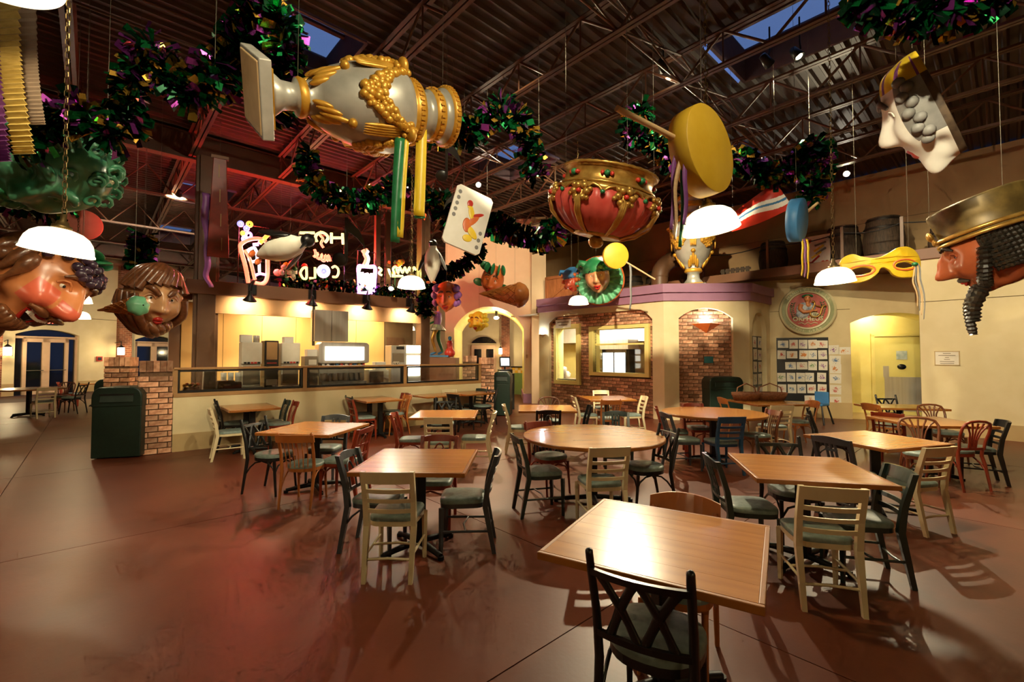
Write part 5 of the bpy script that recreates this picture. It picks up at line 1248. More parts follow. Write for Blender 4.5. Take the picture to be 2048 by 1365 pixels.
def garland(label, pts, rad=.17, dens=260, hang=()):
    P = cat_rom([at(*p) for p in pts], 10)
    t = placed('foil_garland', label, 'garland', Matrix.Translation(P[0]), 'foil tinsel garlands'); o = P[0]
    b = MB(); b.tube([p - o for p in P], .018, 5, 3); b.build('cord', FOIL, t)
    L = [0]
    for p, q in zip(P, P[1:]): L.append(L[-1] + (q - p).length)
    n = int(L[-1] * dens); b = MB(); rnd = random.Random(len(label))
    vs = []; fs = []; ms = []; i = 0
    for k in range(n):
        s = L[-1] * (k + rnd.random()) / n
        while i < len(L) - 2 and L[i + 1] < s: i += 1
        while L[i] > s and i > 0: i -= 1
        c = P[i].lerp(P[i + 1], (s - L[i]) / max(1e-6, L[i + 1] - L[i])) - o
        ax = (P[i + 1] - P[i]).normalized()
        d = Vector((rnd.gauss(0, 1), rnd.gauss(0, 1), rnd.gauss(0, 1))); d = (d - ax * d.dot(ax) * .75).normalized()
        ln = rad * rnd.uniform(.6, 1.1); w = rad * rnd.uniform(.16, .36); sd = d.cross(Vector((rnd.gauss(0, 1), rnd.gauss(0, 1), rnd.gauss(0, 1)))).normalized()
        dn = sd.cross(d); m1 = c + d * ln * .6 + dn * rnd.uniform(-.02, .02); e1 = c + d * ln + dn * rnd.uniform(-.05, .05) + Vector((0, 0, -.02))
        q = len(vs); vs += [c - sd * w * .3, c + sd * w * .3, m1 + sd * w * .5, m1 - sd * w * .5, e1 + sd * w * .6, e1 - sd * w * .6]
        mi = rnd.choices((0, 1, 2, 3), (38, 20, 17, 25))[0]; fs += [(q, q + 1, q + 2, q + 3), (q + 3, q + 2, q + 4, q + 5)]; ms += [mi, mi]
    b.add(vs, fs, ms); so = b.build('foil_strips', FOIL, t); so['kind'] = 'stuff'
    wires(t, [P[0], P[-1]] + [at(*h) for h in hang]); return t
garland('foil garland heaped over the left lamp chain', [(25, 300, 4.0), (90, 255, 4.0), (160, 215, 4.0), (205, 270, 4.1), (250, 255, 4.2), (262, 170, 4.2), (300, 85, 4.2), (345, 160, 4.3), (395, 195, 4.3), (430, 120, 4.4)], .2)
garland('thick foil garland climbing behind the hanging urn foot', [(430, 175, 4.9), (480, 90, 4.9), (530, 20, 4.9), (565, 60, 4.9), (560, 150, 5.1), (545, 240, 5.2)], .26, 420)
garland('foil garland looping right of the hanging urn', [(862, 262, 6.4), (920, 270, 6.4), (975, 240, 6.5), (1008, 210, 6.5), (1045, 255, 6.6), (1062, 320, 6.7), (1078, 352, 6.7)], .24)
garland('foil garland swagging below the urn in front of the red glow', [(618, 300, 7.6), (622, 360, 7.6), (668, 392, 7.6), (725, 404, 7.6), (785, 375, 7.6), (820, 345, 7.6)], .24)
garland('foil garland from the urn ribbons to the joker card', [(850, 420, 9.0), (880, 395, 9.0), (905, 440, 9.0), (985, 450, 9.2), (1040, 470, 9.4), (1100, 478, 9.4), (1112, 440, 9.4)], .3)
garland('foil garland behind the yellow drum', [(1285, 215, 6.6), (1262, 265, 6.5), (1310, 285, 6.5), (1345, 318, 6.5), (1420, 330, 6.5), (1480, 318, 6.6), (1535, 348, 6.7), (1590, 335, 6.8), (1630, 290, 6.8), (1640, 340, 6.8), (1622, 400, 6.8)], .22, 360)
garland('foil garland bundle at the top right corner', [(1712, -30, 3.4), (1760, 5, 3.4), (1840, 22, 3.4), (1930, 12, 3.4), (2000, -30, 3.4)], .2, 460)
garland('dim foil garland under the green head', [(-20, 395, 5.4), (40, 405, 5.4), (90, 418, 5.5), (150, 395, 5.6)], .18)
garland('foil garland bundle above the angry ice cream face', [(290, 470, 7.6), (282, 500, 7.6), (286, 545, 7.6)], .24, 460)
garland('purple and green foil garland above the purple haired mask', [(962, 488, 12.0), (935, 525, 12.0), (900, 545, 12.2), (866, 558, 12.4), (852, 600, 12.4), (850, 630, 12.4)], .27, 260)
garland('foil garland lying behind the neon words on the mezzanine', [(560, 565, 10.6), (620, 566, 11.0), (690, 572, 11.6), (780, 582, 12.2), (825, 588, 12.6)], .2, 200)

def ribbon(b, P, w, mi=0, side=(1, 0, 0), tw=0.0, wave=.0):
    P = [Vector(p) for p in P]; n = len(P); s0 = Vector(side)
    Q = cat_rom(P, 6); vs = []
    for i, p in enumerate(Q):
        a = tw * i / len(Q); s = Matrix.Rotation(a, 3, 'Z') @ s0
        off = Vector((math.sin(i * .9) * wave, math.cos(i * .7) * wave, 0)); vs += [p + off - s * w / 2, p + off + s * w / 2]
    b.add(vs, [(2 * i, 2 * i + 1, 2 * i + 3, 2 * i + 2) for i in range(len(Q) - 1)], mi, sm=True)
# --- urns
URN = [(.16, .0), (.2, .06), (.13, .15), (.12, .26), (.17, .28), (.185, .31), (.17, .36), (.15, .38), (.24, .47), (.325, .62), (.39, .8), (.43, 1.0), (.447, 1.17), (.432, 1.29), (.38, 1.365), (.31, 1.395), (.325, 1.41), (.335, 1.46), (.325, 1.52), (.29, 1.54), (.24, 1.57), (.225, 1.66), (.26, 1.68), (.285, 1.74), (.265, 1.8), (.265, 1.84), (.3, 1.87), (.325, 1.89), (.325, 1.95), (.29, 1.96), (.2, 1.9), (.15, 1.8)]
def urn_r(z):
    for (r0, z0), (r1, z1) in zip(URN, URN[1:]):
        if z0 <= z <= z1 and z1 > z0: return r0 + (r1 - r0) * (z - z0) / (z1 - z0)
    return .3
def urn(name, label, Mw, s, rot=0.0):
    t = placed(name, label, 'urn', Mw @ Matrix.Scale(s, 4), 'silver and gold urns')
    gold = {4, 5, 15, 16, 17, 18, 22, 23, 26, 27, 28}
    b = MB(); b.lathe(URN, 64, mi=[1 if i in gold else 0 for i in range(len(URN) - 1)]); b.build('body', [M['silver'], M['gold']], t)
    b = MB(); b.box((0, 0, -.05), (.66, .66, .1), 1, rz=rot - .25); b.box((0, 0, -.1), (.6, .6, .02), 2, rz=rot - .25); b.build('foot', [M['silver'], M['silver'], M['dowel']], t, bevel=.01)
    b = MB(); b.box((0, 0, .01), (.5, .5, .04), rz=rot - .25); b.build('foot_moulding', M['gold'], t)
    def S(z, a, off=0.0): r = urn_r(z) + off; return Vector((r * math.cos(a), r * math.sin(a), z))
    for k in range(4):
        a0 = rot + k * PI / 2
        b = MB()                                        # acanthus leaf at the base
        for j in (-2, -1, 0, 1, 2):
            b.ball(S(.56 - abs(j) * .05, a0 + j * .17, .004), (.032, .032, .15 - abs(j) * .025), 8, 8, rot=(R(-24) * math.sin(a0), R(24) * math.cos(a0), 0))
        b.ball(S(.7, a0, .015), (.05, .05, .045), 8, 6); b.build('acanthus_leaf', M['gold'], t)
        b = MB(); rnd = random.Random(k)                # garland of fruit hung between trophies
        for i in range(24):
            u = i / 23; a = a0 + .14 + (PI / 2 - .28) * u; z = 1.26 - .36 * math.sin(PI * u) ** .8; w = .03 + .085 * math.sin(PI * u)
            for q in range(6): b.ball(S(z + rnd.uniform(-w, w), a + rnd.uniform(-.05, .05), .006), rnd.uniform(.022, .05), 8, 6)
        b.build('fruit_swag', M['gold'], t)
        b = MB()
        for j in range(5): q = -2 + j; b.ball(S(1.0, a0 + q * .055, .012), (.022, .022, .22), 6, 8)
        b.ball(S(1.28, a0, .03), (.09, .09, .05), 10, 6)
        for j in range(6): b.ball(S(1.28 + .07 * math.sin(j), a0 + .12 * math.cos(j), .02), .035, 6, 5)
        b.build('trophy', M['gold'], t)
    b = MB()
    for (z, r_, n_) in ((1.465, .335, 44), (1.92, .325, 40), (1.74, .285, 30)):
        for i in range(n_): a = 2 * PI * i / n_; b.box((math.cos(a) * (r_ + .004), math.sin(a) * (r_ + .004), z), (.012, .022, .045), rz=a)
    b.build('beading', M['gold'], t)
    return t
pu = at(520, 188, 4.2); ax = (at(880, 236, 5.35) - pu).normalized()
Mu = ax.to_track_quat('Z', 'Y').to_matrix().to_4x4(); Mu.translation = at(527, 186, 4.2)
u1 = urn('hanging_urn', 'huge silver and gold urn hanging on its side from the roof', Mu, 1.02, .9)
wires(u1, [Mu @ Vector((0, 0, .3)) + Vector((0, 0, .12)), Mu @ Vector((0, 0, 1.93)) + Vector((0, 0, .3))])
b = MB()
ribbon(b, [at(800, 275, 4.75), at(795, 360, 4.75), at(790, 485, 4.75)], .1, 0, (1, .2, 0), .5); ribbon(b, [at(812, 275, 4.78), at(806, 360, 4.78), at(800, 475, 4.78)], .07, 1, (1, .2, 0), .5)
rb = thing('ribbon', 'green and yellow ribbon hanging under the big urn', 'ribbon', group='urn ribbons'); b.build('strip', [M['green'], M['brightyellow']], rb, solid=.004)
b = MB(); ribbon(b, [at(845, 190, 5.1), at(842, 310, 5.1), at(838, 432, 5.1)], .12, 0, (1, .1, 0), .25); ribbon(b, [at(838, 410, 5.12), at(838, 422, 5.12), at(840, 437, 5.12)], .12, 1, (1, .1, 0), 0)
rb = thing('ribbon', 'long yellow ribbon hanging from the urn mouth', 'ribbon', group='urn ribbons'); b.build('strip', [M['brightyellow'], M['green']], rb, solid=.004)
q = KM @ Vector((1.1, 0, -.95)); Mu = Matrix.Translation((q.x, q.y, 3.47 + .13)) @ Matrix.Rotation(.3, 4, 'Z'); urn('standing_urn', 'silver and gold urn standing on the mauve cornice', Mu, 1.28, .9)

# --- jewelled crown bowl
pc = at(1208, 408, 5.6); Mc = Matrix.Translation(pc) @ Euler((R(11), R(11), 0)).to_matrix().to_4x4() @ Matrix.Diagonal((.95, .95, .86, 1))
cr = placed('jewelled_crown', 'giant upturned gold crown with red drapery and jewels', 'crown', Mc)
b = MB(); prof = [(.3, -.46), (.48, -.38), (.62, -.24), (.685, -.08), (.68, .04), (.62, .1)]
b.lathe(prof, 96, mod=lambda i, a: 1 + (.035 * math.cos(28 * a + i * .6) if 0 < i < 5 else 0)); b.build('drapery', M['redsilk'], cr)
b = MB(); b.lathe([(.63, .06), (.66, .1), (.6, .16), (.57, .17), (.565, .38), (.6, .4), (.6, .42), (.54, .42), (.53, .2)], 64); b.lathe([(.02, -.47), (.3, -.48), (.34, -.44), (.3, -.42)], 40); b.build('band', M['oldgold'], cr)
for z, r_ in ((.415, .595), (.175, .6)):
    b = MB(); b.tube([(r_ * math.cos(2 * PI * i / 72), r_ * math.sin(2 * PI * i / 72), z) for i in range(72)], [.026 if i % 2 else .019 for i in range(72)], 6, closed=True); b.build('rope_ring', M['oldgold'], cr)
for k in range(8):
    a = 2 * PI * k / 8 + .2
    b = MB(); Q = [(urx + .02, z) for (urx, z) in ((.66, .03), (.7, -.1), (.65, -.24), (.5, -.38), (.3, -.47))]
    for d_ in (-.03, .0, .03): b.tube([(r_ * math.cos(a + d_ * (1 if i < 4 else .3)), r_ * math.sin(a + d_ * (1 if i < 4 else .3)), z) for i, (r_, z) in enumerate(Q)], [.02, .024, .024, .02, .016], 6)
    b.build('strap', M['oldgold'], cr)
    b = MB(); c0 = Vector((.69 * math.cos(a), .69 * math.sin(a), .0)); tx = Vector((-math.sin(a), math.cos(a), 0))
    for j in range(6):
        an = 2 * PI * j / 6; cc = c0 + tx * .085 * math.cos(an) + Vector((0, 0, .085 * math.sin(an))); b.ball(cc, (.05, .05, .05), 8, 6); b.ball(c0 + tx * .13 * math.cos(an + .3) + Vector((0, 0, .12 * math.sin(an + .3))), (.034, .034, .034), 8, 6)
    b.build('flower', M['oldgold'], cr)
    b = MB(); b.ball(c0 * 1.06, .032, 10, 8); b.build('jewel', M['red'], cr)
    a2 = a + PI / 8; b = MB(); b.tube([(.67 * math.cos(a2 + d_), .67 * math.sin(a2 + d_), z) for d_, z in ((-.3, .06), (-.2, .12), (-.08, .09), (0, .02), (.08, .09), (.2, .12), (.3, .06))], .02, 6); b.build('scroll', M['oldgold'], cr)
    b = MB(); b.ball((.71 * math.cos(a2), .71 * math.sin(a2), .02), .03, 10, 8); b.build('jewel', M['green'], cr)
    for d_, rr, mm in ((-.1, .032, 'red'), (0, .045, 'green'), (.1, .032, 'red')):
        b = MB(); b.ball((.578 * math.cos(a2 + d_), .578 * math.sin(a2 + d_), .285), (rr * .8, rr, rr) if k % 2 else (rr, rr, rr), 10, 8); b.build('jewel', M[mm], cr)
b = MB(); b.ball((0, 0, -.55), (.1, .1, .09), 14, 10); b.build('finial', M['oldgold'], cr)
wires(cr, [Mc @ Vector((.58, 0, .4)), Mc @ Vector((-.58, 0, .4)), Mc @ Vector((.1, -.58, .42))])

# --- discs on sticks
def disc(name, label, p, nrm, r, th, mat, stick=None, sl=.0, ribbons=(), spin=0):
    Mx = Vector(nrm).to_track_quat('Z', 'Y').to_matrix().to_4x4(); Mx.translation = p
    t = placed(name, label, 'disc', Mx, 'painted discs on sticks')
    b = MB(); b.lathe([(.001, -th / 2), (r, -th / 2), (r + .004, 0), (r, th / 2 - .004), (r - .006, th / 2), (.001, th / 2)], 56); b.build('drum', M[mat], t)
    if stick is not None:
        d = Mx.inverted() @ Vector(stick); d.z *= .5; s0 = d.normalized() * (r - .02); b = MB(); b.cyl(s0, d, .03 if r > .35 else .02, n=12); b.build('handle', M['dowel'], t)
    b = MB(); o = Mx @ Vector((0, 0, 0)); wires(t, [o + Vector((0, 0, r * .95))])
    for (pts, w, m, sd) in ribbons:
        b = MB(); ribbon(b, pts, w, 0, sd, .6, .01); q = b.build('ribbon', M[m], t, solid=.003); q.matrix_parent_inverse = Mx.inverted()
    return t
p = at(1404, 304, 3.35)
disc('yellow_drum', 'large mustard yellow disc drum on a long pale stick', p, (.59, -.755, .05), .325, .15, 'yellowpaint', at(1213, 229, 2.95),
     ribbons=[([at(1365, 275, 3.2), at(1348, 340, 3.2), at(1345, 460, 3.2)], .037, 'violet', (1, 0, 0)), ([at(1368, 275, 3.19), at(1352, 380, 3.19), at(1352, 480, 3.19)], .037, 'dowel', (1, .3, 0)), ([at(1370, 275, 3.21), at(1366, 360, 3.21), at(1362, 495, 3.21)], .034, 'green', (1, 0, 0)), ([at(1372, 275, 3.18), at(1371, 360, 3.18), at(1370, 450, 3.18)], .04, 'violet', (1, .1, 0))])
p = at(1594, 441, 6.2)
disc('blue_drum', 'blue disc drum hanging in front of the loft', p, (.70, -.70, -.1), .29, .14, 'blue', at(1642, 402, 6.9), ribbons=[([at(1604 + 5 * i, 478, 6.2), at(1605 + 6 * i, 520, 6.2), at(1604 + 6 * i, 552 + 3 * i, 6.2)], .03, m_, (1, 0, 0)) for i, m_ in enumerate(('brightyellow', 'violet', 'brightyellow'))])
p = at(1231, 512, 10.5); disc('yellow_disc', 'small yellow disc with a stick near the green jester', p, (.15, -1, -.1), .3, .1, 'yellowpaint', at(1318, 558, 10.3), ribbons=[([at(1260, 530, 10.4), at(1262, 580, 10.4), at(1260, 620, 10.4)], .05, 'grey', (1, 0, 0))])
p = at(168, 450, 8.8); disc('pink_disc', 'pink disc hanging above the grape crowned head', p, (.65, -.75, -.1), .28, .1, 'pink')

# --- sculpted heads
FB = [(0, 2, 8, 18, .20), (0, -13, 9, 7, .20), (-11, -14, 6, 5, .08), (11, -14, 6, 5, .08), (24, 8, 11, 8, -.11), (-24, 8, 11, 8, -.11), (22, 22, 15, 6, .08), (-22, 22, 15, 6, .08), (36, -16, 15, 14, .09), (-36, -16, 15, 14, .09),
      (0, -32, 14, 4, .08), (0, -40, 12, 4, .08), (0, -58, 20, 12, .15), (70, -52, 25, 18, -.16), (-70, -52, 25, 18, -.16)]
def head_r(az, el, bumps):
    m = 1.0
    for (a, e, sa, se, am) in bumps: m += am * math.exp(-((az - a) / sa) ** 2 - ((el - e) / se) ** 2)
    return m
def dirv(az, el): az = R(az); el = R(el); return Vector((math.sin(az) * math.cos(el), -math.cos(az) * math.cos(el), math.sin(el)))
class Head:
    def __init__(s, name, label, Mw, rad, skin, bumps=FB, cat='head', colf=None, mats=None, flat=None, group='papier mache heads', nu=88, nv=64):
        s.t = placed(name, label, cat, Mw, group); s.rad = rad; s.b = bumps; s.flat = flat
        g = MB()
        def fn(u, v):
            az = -180 + 360 * u; el = -89.9 + 179.8 * v; return s.pt(az, el)
        mf = (lambda u, v: colf(-180 + 360 * u, -90 + 180 * v)) if colf else None
        g.grid(fn, nu, nv, 0, mfn=mf); s.o = g.build('face', mats or [skin], s.t)
    def pt(s, az, el, off=0.0):
        d = dirv(az, el); r = head_r(az, el, s.b) + off; p = Vector((d.x * s.rad[0] * r, d.y * s.rad[1] * r, d.z * s.rad[2] * r))
        if s.flat is not None and p.y > s.flat: p.y = s.flat + (p.y - s.flat) * .03
        return p
    def eyes(s, az=24, el=8, r=.09, iris='black', white='eye'):
        k = s.rad[0]
        for sg in (-1, 1):
            b = MB(); c = s.pt(sg * az, el, -.06); b.ball(c, (r * k * 1.3, r * k, r * k), 14, 10); e = b.build('eye', M[white], s.t)
            b = MB(); q = s.pt(sg * az * .96, el, .0) - c; q = c + q.normalized() * r * k * .86; b.ball(q, r * k * .42, 10, 8); b.build('iris', M[iris], e)
            b = MB(); b.tube([s.pt(sg * (az + dx), el + dz, -.005) for dx, dz in ((-11, -1), (-6, 5), (0, 7), (7, 5), (12, -1))], .02 * k * 1.6, 6); b.build('eyelid', s.o.data.materials[0], s.t)
    def brows(s, mat, th=.05, tilt=0, el=20):
        for sg in (-1, 1):
            b = MB(); P = [s.pt(sg * (8 + 7 * i), el + (4, 6, 6, 3, -2)[i] - tilt * (2 - i) * 2, .03) for i in range(5)]; k = th * s.rad[0]; b.tube(P, [k * .8, k * 1.2, k * 1.2, k, k * .4], 8); b.build('eyebrow', M[mat], s.t)
    def lips(s, mat='lip', w=15, el=-34, open_=4, th=.05, smile=4):
        k = th * s.rad[0]
        for nm, sg in (('upper_lip', 1), ('lower_lip', -1)):
            b = MB(); b.tube([s.pt(w * q, el + sg * open_ * (1 - q * q) + smile * q * q, .01) for q in (-1, -.7, -.35, 0, .35, .7, 1)], [k * .4, k * .8, k, k, k, k * .8, k * .4], 8); b.build(nm, M[mat], s.t)
        b = MB(); b.add([s.pt(w * q * .9, el + e_ * open_ * (1 - q * q) + smile * q * q, .012) for e_ in (-1, 1) for q in (-1, -.5, 0, .5, 1)], [(i, i + 1, i + 6, i + 5) for i in range(4)]); b.build('mouth', M['black'], s.t)
    def strands(s, name, mat, roots, fn, rad=.05, n=6):
        for i, r0 in enumerate(roots):
            b = MB(); P = fn(i, r0); k = len(P); b.tube(P, [rad * (0.6 + .8 * math.sin(PI * min(1, (j + .6) / k))) for j in range(k)], n); b.build(name, M[mat], s.t)
def ringed(b, P, r, n=8, rings=16):
    Q = cat_rom(P, rings); b.tube(Q, [r * (1.0 if i % 2 else .72) * (1 if i < len(Q) - 3 else .8) for i in range(len(Q))], n, sm=False)
# bearded king, right edge
Mk = vframe(at(1988, 498, 5.0), (-.93, -.16, -.36), (-.36, .05, .93)) @ Matrix.Scale(.84, 4)
kb = [x for x in FB if x[:2] not in ((0, 2), (0, -13))] + [(0, 4, 7, 14, .22), (0, -10, 7, 8, .34)]
h = Head('king_head', 'bearded king head with a bronze hat at the right edge', Mk, (.36, .47, .5), M['skin_dark'], kb)
h.eyes(el=9, r=.085); h.brows('blackhair', .085); h.lips('lip', 13, -33, 2.5, .06, 0)
b = MB(); b.tube([h.pt(a, -25 - abs(a) * .25, .04) for a in (-26, -14, -4, 0, 4, 14, 26)], [.012, .03, .034, .02, .034, .03, .012], 8); b.build('moustache', M['blackhair'], h.t)
b = MB(); b.lathe([(.46, .2), (.48, .24), (.48, .29), (.465, .31), (.48, .46), (.5, .66), (.49, .69), (.02, .64)], 48, M=Matrix.Translation((0, .03, 0)) @ Matrix.Rotation(R(-4), 4, 'X') @ Matrix.Diagonal((.88, 1, 1, 1))); b.build('hat', M['bronze'], h.t)
for z_ in (.22, .29):
    b = MB(); b.tube([(.43 * math.cos(2 * PI * i / 40), .03 + .485 * math.sin(2 * PI * i / 40), z_ + .05 * math.sin(2 * PI * i / 40) * -1) for i in range(40)], .028, 8, closed=True); b.build('hat_band', M['oldgold'], h.t)
b = MB()
for i in range(5): b.ball((-.08 + .04 * i, -.47, .36 + .03 * (i % 2)), (.03, .02, .04), 8, 6)
b.ball((0, -.48, .46), (.1, .04, .07), 12, 8); b.build('hat_crest', M['oldgold'], h.t)
for i in range(9):                                     # rows of ringed braids at the back of the head
    for sg in (-1, 1):
        el = 22 - i * 6.5; b = MB(); P = [h.pt(sg * a, el - (a - 70) * .04, .06) for a in (72, 95, 120, 148, 172)]; P[-1] += Vector((0, .08, -.02)); ringed(b, P, .042, 8, 8); b.build('braid', M['blackhair'], h.t)
for sg in (-1, 1):
    b = MB(); ringed(b, [h.pt(sg * 76, 6, .06), h.pt(sg * 66, -16, .09), h.pt(sg * 50, -36, .1), h.pt(sg * 30, -50, .08), Vector((sg * .15, -.48, -.62)), Vector((sg * .14, -.55, -.80))], .08, 10, 8); b.build('side_beard', M['blackhair'], h.t)
for i in range(5):
    x = -.13 + .065 * i; b = MB(); ringed(b, [h.pt(x * 140, -44, .02), Vector((x, -.50, -.56)), Vector((x, -.57, -.76)), Vector((x * .95, -.62, -.96))], .046, 8, 9); b.build('beard_braid', M['blackhair'], h.t)
b = MB(); b.lathe([(.27, -.2), (.25, -.45), (.29, -.62), (.36, -.74), (.33, -.75)], 32, M=Matrix.Translation((0, .16, 0)) @ Matrix.Rotation(R(34), 4, 'X')); b.build('neck', M['skin_dark'], h.t)
wires(h.t, [Mk @ Vector((0, .35, .62)), Mk @ Vector((0, -.4, .66))])
# clown half mask
Mk = vframe(at(1868, 208, 4.15), (-.95, -.04, -.32), (-.33, .05, .95)) @ Matrix.Scale(.86, 4)
def cf(az, el):
    if el > 34: return 2 if (abs((az + 600) % 32 - 16) < 4 and el < 70) else 1
    if 50 < abs(az) < 92 and el > -28: return 3
    if abs(az) >= 92: return 4
    if abs(az) < 14 and -44 < el < -30: return 5
    return 0
cb = [x for x in FB if x[:2] not in ((0, 2), (0, -13))] + [(0, 0, 9, 14, .12), (0, -10, 12, 9, .30), (60, 10, 14, 30, .10), (-60, 10, 14, 30, .10), (0, 48, 60, 16, .10), (0, -66, 26, 14, .18)]
h = Head('clown_mask', 'white clown half mask with a yellow cap and dark back', Mk, (.33, .40, .60), M['white'], cb, 'mask', cf, [M['white'], M['brightyellow'], M['violet'], M['grey'], M['rock'], M['red']], flat=.06)
for sg in (-1, 1):
    b = MB(); b.tube([h.pt(sg * 12, 20, .05), h.pt(sg * 24, 24, .06), h.pt(sg * 34, 17, .05)], [.02, .035, .02], 6); b.build('eyebrow', M['grey'], h.t)
h.eyes(el=8, r=.07)
for i in range(9):
    for sg in (-1, 1):
        b = MB(); c = h.pt(sg * (62 + 8 * (i % 2)), 34 - i * 8, .02); b.ball(c, (.05, .06, .055), 8, 6); b.build('curl', M['grey'], h.t)
wires(h.t, [Mk @ Vector((0, -.1, .62)), Mk @ Vector((0, .05, .64))])
# laughing head with grapes
Mk = vframe(at(78, 556, 5.0), (.55, -.66, -.52), (.66, .0, .75))
lb = [x for x in FB if x[:2] not in ((0, 2), (0, -13))] + [(0, 4, 9, 14, .22), (0, -10, 15, 11, .42), (34, -12, 17, 15, .16), (-34, -12, 17, 15, .16), (0, -46, 14, 10, -.10)]
def cl(az, el): return 1 if (abs(abs(az) - 36) < 17 and abs(el + 13) < 15) or (abs(az) < 15 and -24 < el < -2) else 0
h = Head('laughing_head', 'huge laughing head crowned with purple grapes and brown beard', Mk, (.40, .44, .50), M['skin'], lb, colf=cl, mats=[M['skin'], M['blush']])
h.eyes(el=10, r=.1); h.brows('brownhair', .07); h.lips('lip', 26, -45, 11, .06, 12)
for i in range(8): b = MB(); b.box(h.pt(-17 + 5 * i, -37.5 + abs(i - 3.5) * .9, .04), (.045, .04, .055)); b.build('tooth', M['white'], h.t)
b = MB()
for sg in (-1, 1): b.tube([h.pt(sg * a, -27 + a * .14, .06) for a in (3, 10, 18, 26, 34)], [.03, .05, .045, .034, .016], 8)
b.build('moustache', M['brownhair'], h.t)
rnd = random.Random(3)
for i in range(26):
    az = -170 + i * 13.6; b = MB()
    if abs(az) < 66: continue
    P = [h.pt(az, 30 - (i % 3) * 12, .05), h.pt(az + 4, -8, .13), h.pt(az - 5, -34, .2), h.pt(az + 4, -58, .3)]; P.append(P[-1] + Vector((0, .03, -.2))); b.tube(cat_rom(P, 3), [.05 + .03 * math.sin(j * 1.2) for j in range(13)], 7); b.build('hair_lock', M['brownhair'], h.t)
for i in range(9):
    az = -40 + 10 * i; b = MB(); P = [h.pt(az, -50, .05), h.pt(az, -66, .2), h.pt(az * .8, -78, .42)]; b.tube(cat_rom(P, 4), [.04 + .03 * math.sin(j * .9) for j in range(9)], 7); b.build('beard_lock', M['brownhair'], h.t)
for k in range(5):
    a0 = -64 + 32 * k; b = MB()
    for i in range(10): b.ball(h.pt(a0 + rnd.uniform(-15, 15), 36 + rnd.uniform(-11, 16), .08 + .06 * rnd.random()), .052, 10, 8)
    b.build('grape_cluster', M['grape'], h.t)
for k in range(3):
    b = MB(); b.ball(h.pt(-30 + 45 * k, 62, .1), (.17, .03, .13), 10, 8, rot=(R(40), 0, R(40 * k))); b.build('vine_leaf', M['green'], h.t)
wires(h.t, [Mk @ Vector((0, 0, .5))])
# green leafy head
Mk = vframe(at(112, 338, 4.6), (-.35, -.75, -.55), (.78, .0, .62))
M['leafgreen'] = pm('leaf_green', (42, 112, 78), (92, 158, 118), rough=.3, scale=5, coat=.3)
gb = FB + [(0, 60, 60, 25, .12), (0, -70, 40, 18, .2)]
h = Head('green_head', 'huge green leafy head near the upper left', Mk, (.42, .44, .50), M['leafgreen'], gb); h.eyes(r=.1, white='leafgreen', iris='green'); h.brows('leafgreen', .1); h.lips('green', 16, -35, 3, .07, -3)
rnd = random.Random(5)
for i in range(30):
    az = rnd.uniform(-180, 180); el = rnd.uniform(28, 75); b = MB(); c = h.pt(az, el, .04); b.tube([c + Vector((math.cos(q) * .06 * (1 - q * .07), math.sin(q) * .03, math.sin(q) * .06 * (1 - q * .07))) for q in [j * .7 for j in range(10)]], .022, 6); b.build('curl', M['leafgreen'], h.t)
for i in range(16):
    az = -75 + 10 * i; b = MB(); b.tube(cat_rom([h.pt(az, -38 - 4 * (i % 2), .05), h.pt(az + 5, -55, .16), h.pt(az - 4, -72, .3), h.pt(az + 3, -80, .45)], 4), [.03 + .022 * math.sin(j * .8) for j in range(13)], 7); b.build('beard_lock', M['leafgreen'], h.t)
for i in range(4):
    b = MB(); b.ball(h.pt(-80 - 22 * i, -10 - 12 * (i % 2), .2), (.2, .03, .12), 12, 8, rot=(R(20 * i), R(15), R(60 + 20 * i))); b.build('leaf', M['leafgreen'], h.t)
wires(h.t, [Mk @ Vector((0, 0, .5))])
# angry face in a brown swirl
Mk = vframe(at(306, 600, 7.4), (.30, -.95, -.12), (.08, .05, .99))
ab = FB + [(0, 70, 80, 25, .18)]
h = Head('angry_face', 'scowling face wrapped in a brown hair swirl beside an ice cream cone', Mk, (.40, .40, .46), M['skin_pale'], ab); h.eyes(r=.1); h.brows('brownhair', .1, 2.2, 19); h.lips('lip', 10, -35, 4, .09, -2)
for i in range(22):
    az = -180 + 16.4 * i
    if abs(az) < 46: el0 = 34
    else: el0 = 20
    b = MB(); P = [h.pt(az, el0, .06), h.pt(az + 18, 58, .14), h.pt(az + 40, 80, .16)]; b.tube(cat_rom(P, 5), [.07 - .003 * j for j in range(11)], 7); b.build('hair_lock', M['brownhair'], h.t)
for i in range(20):
    az = -175 + 17.5 * i; b = MB(); top = -38 if abs(az) < 50 else 15
    P = [h.pt(az, top - 6, .05), h.pt(az + 14, (top - 62) / 2, .14), h.pt(az + 34, -66, .18), h.pt(az + 70, -84, .2)]; b.tube(cat_rom(P, 4), [.055 + .02 * math.sin(PI * j / 12) for j in range(13)], 7); b.build('swirl_lock', M['brownhair'], h.t)
wires(h.t, [Mk @ Vector((0, 0, .5))])
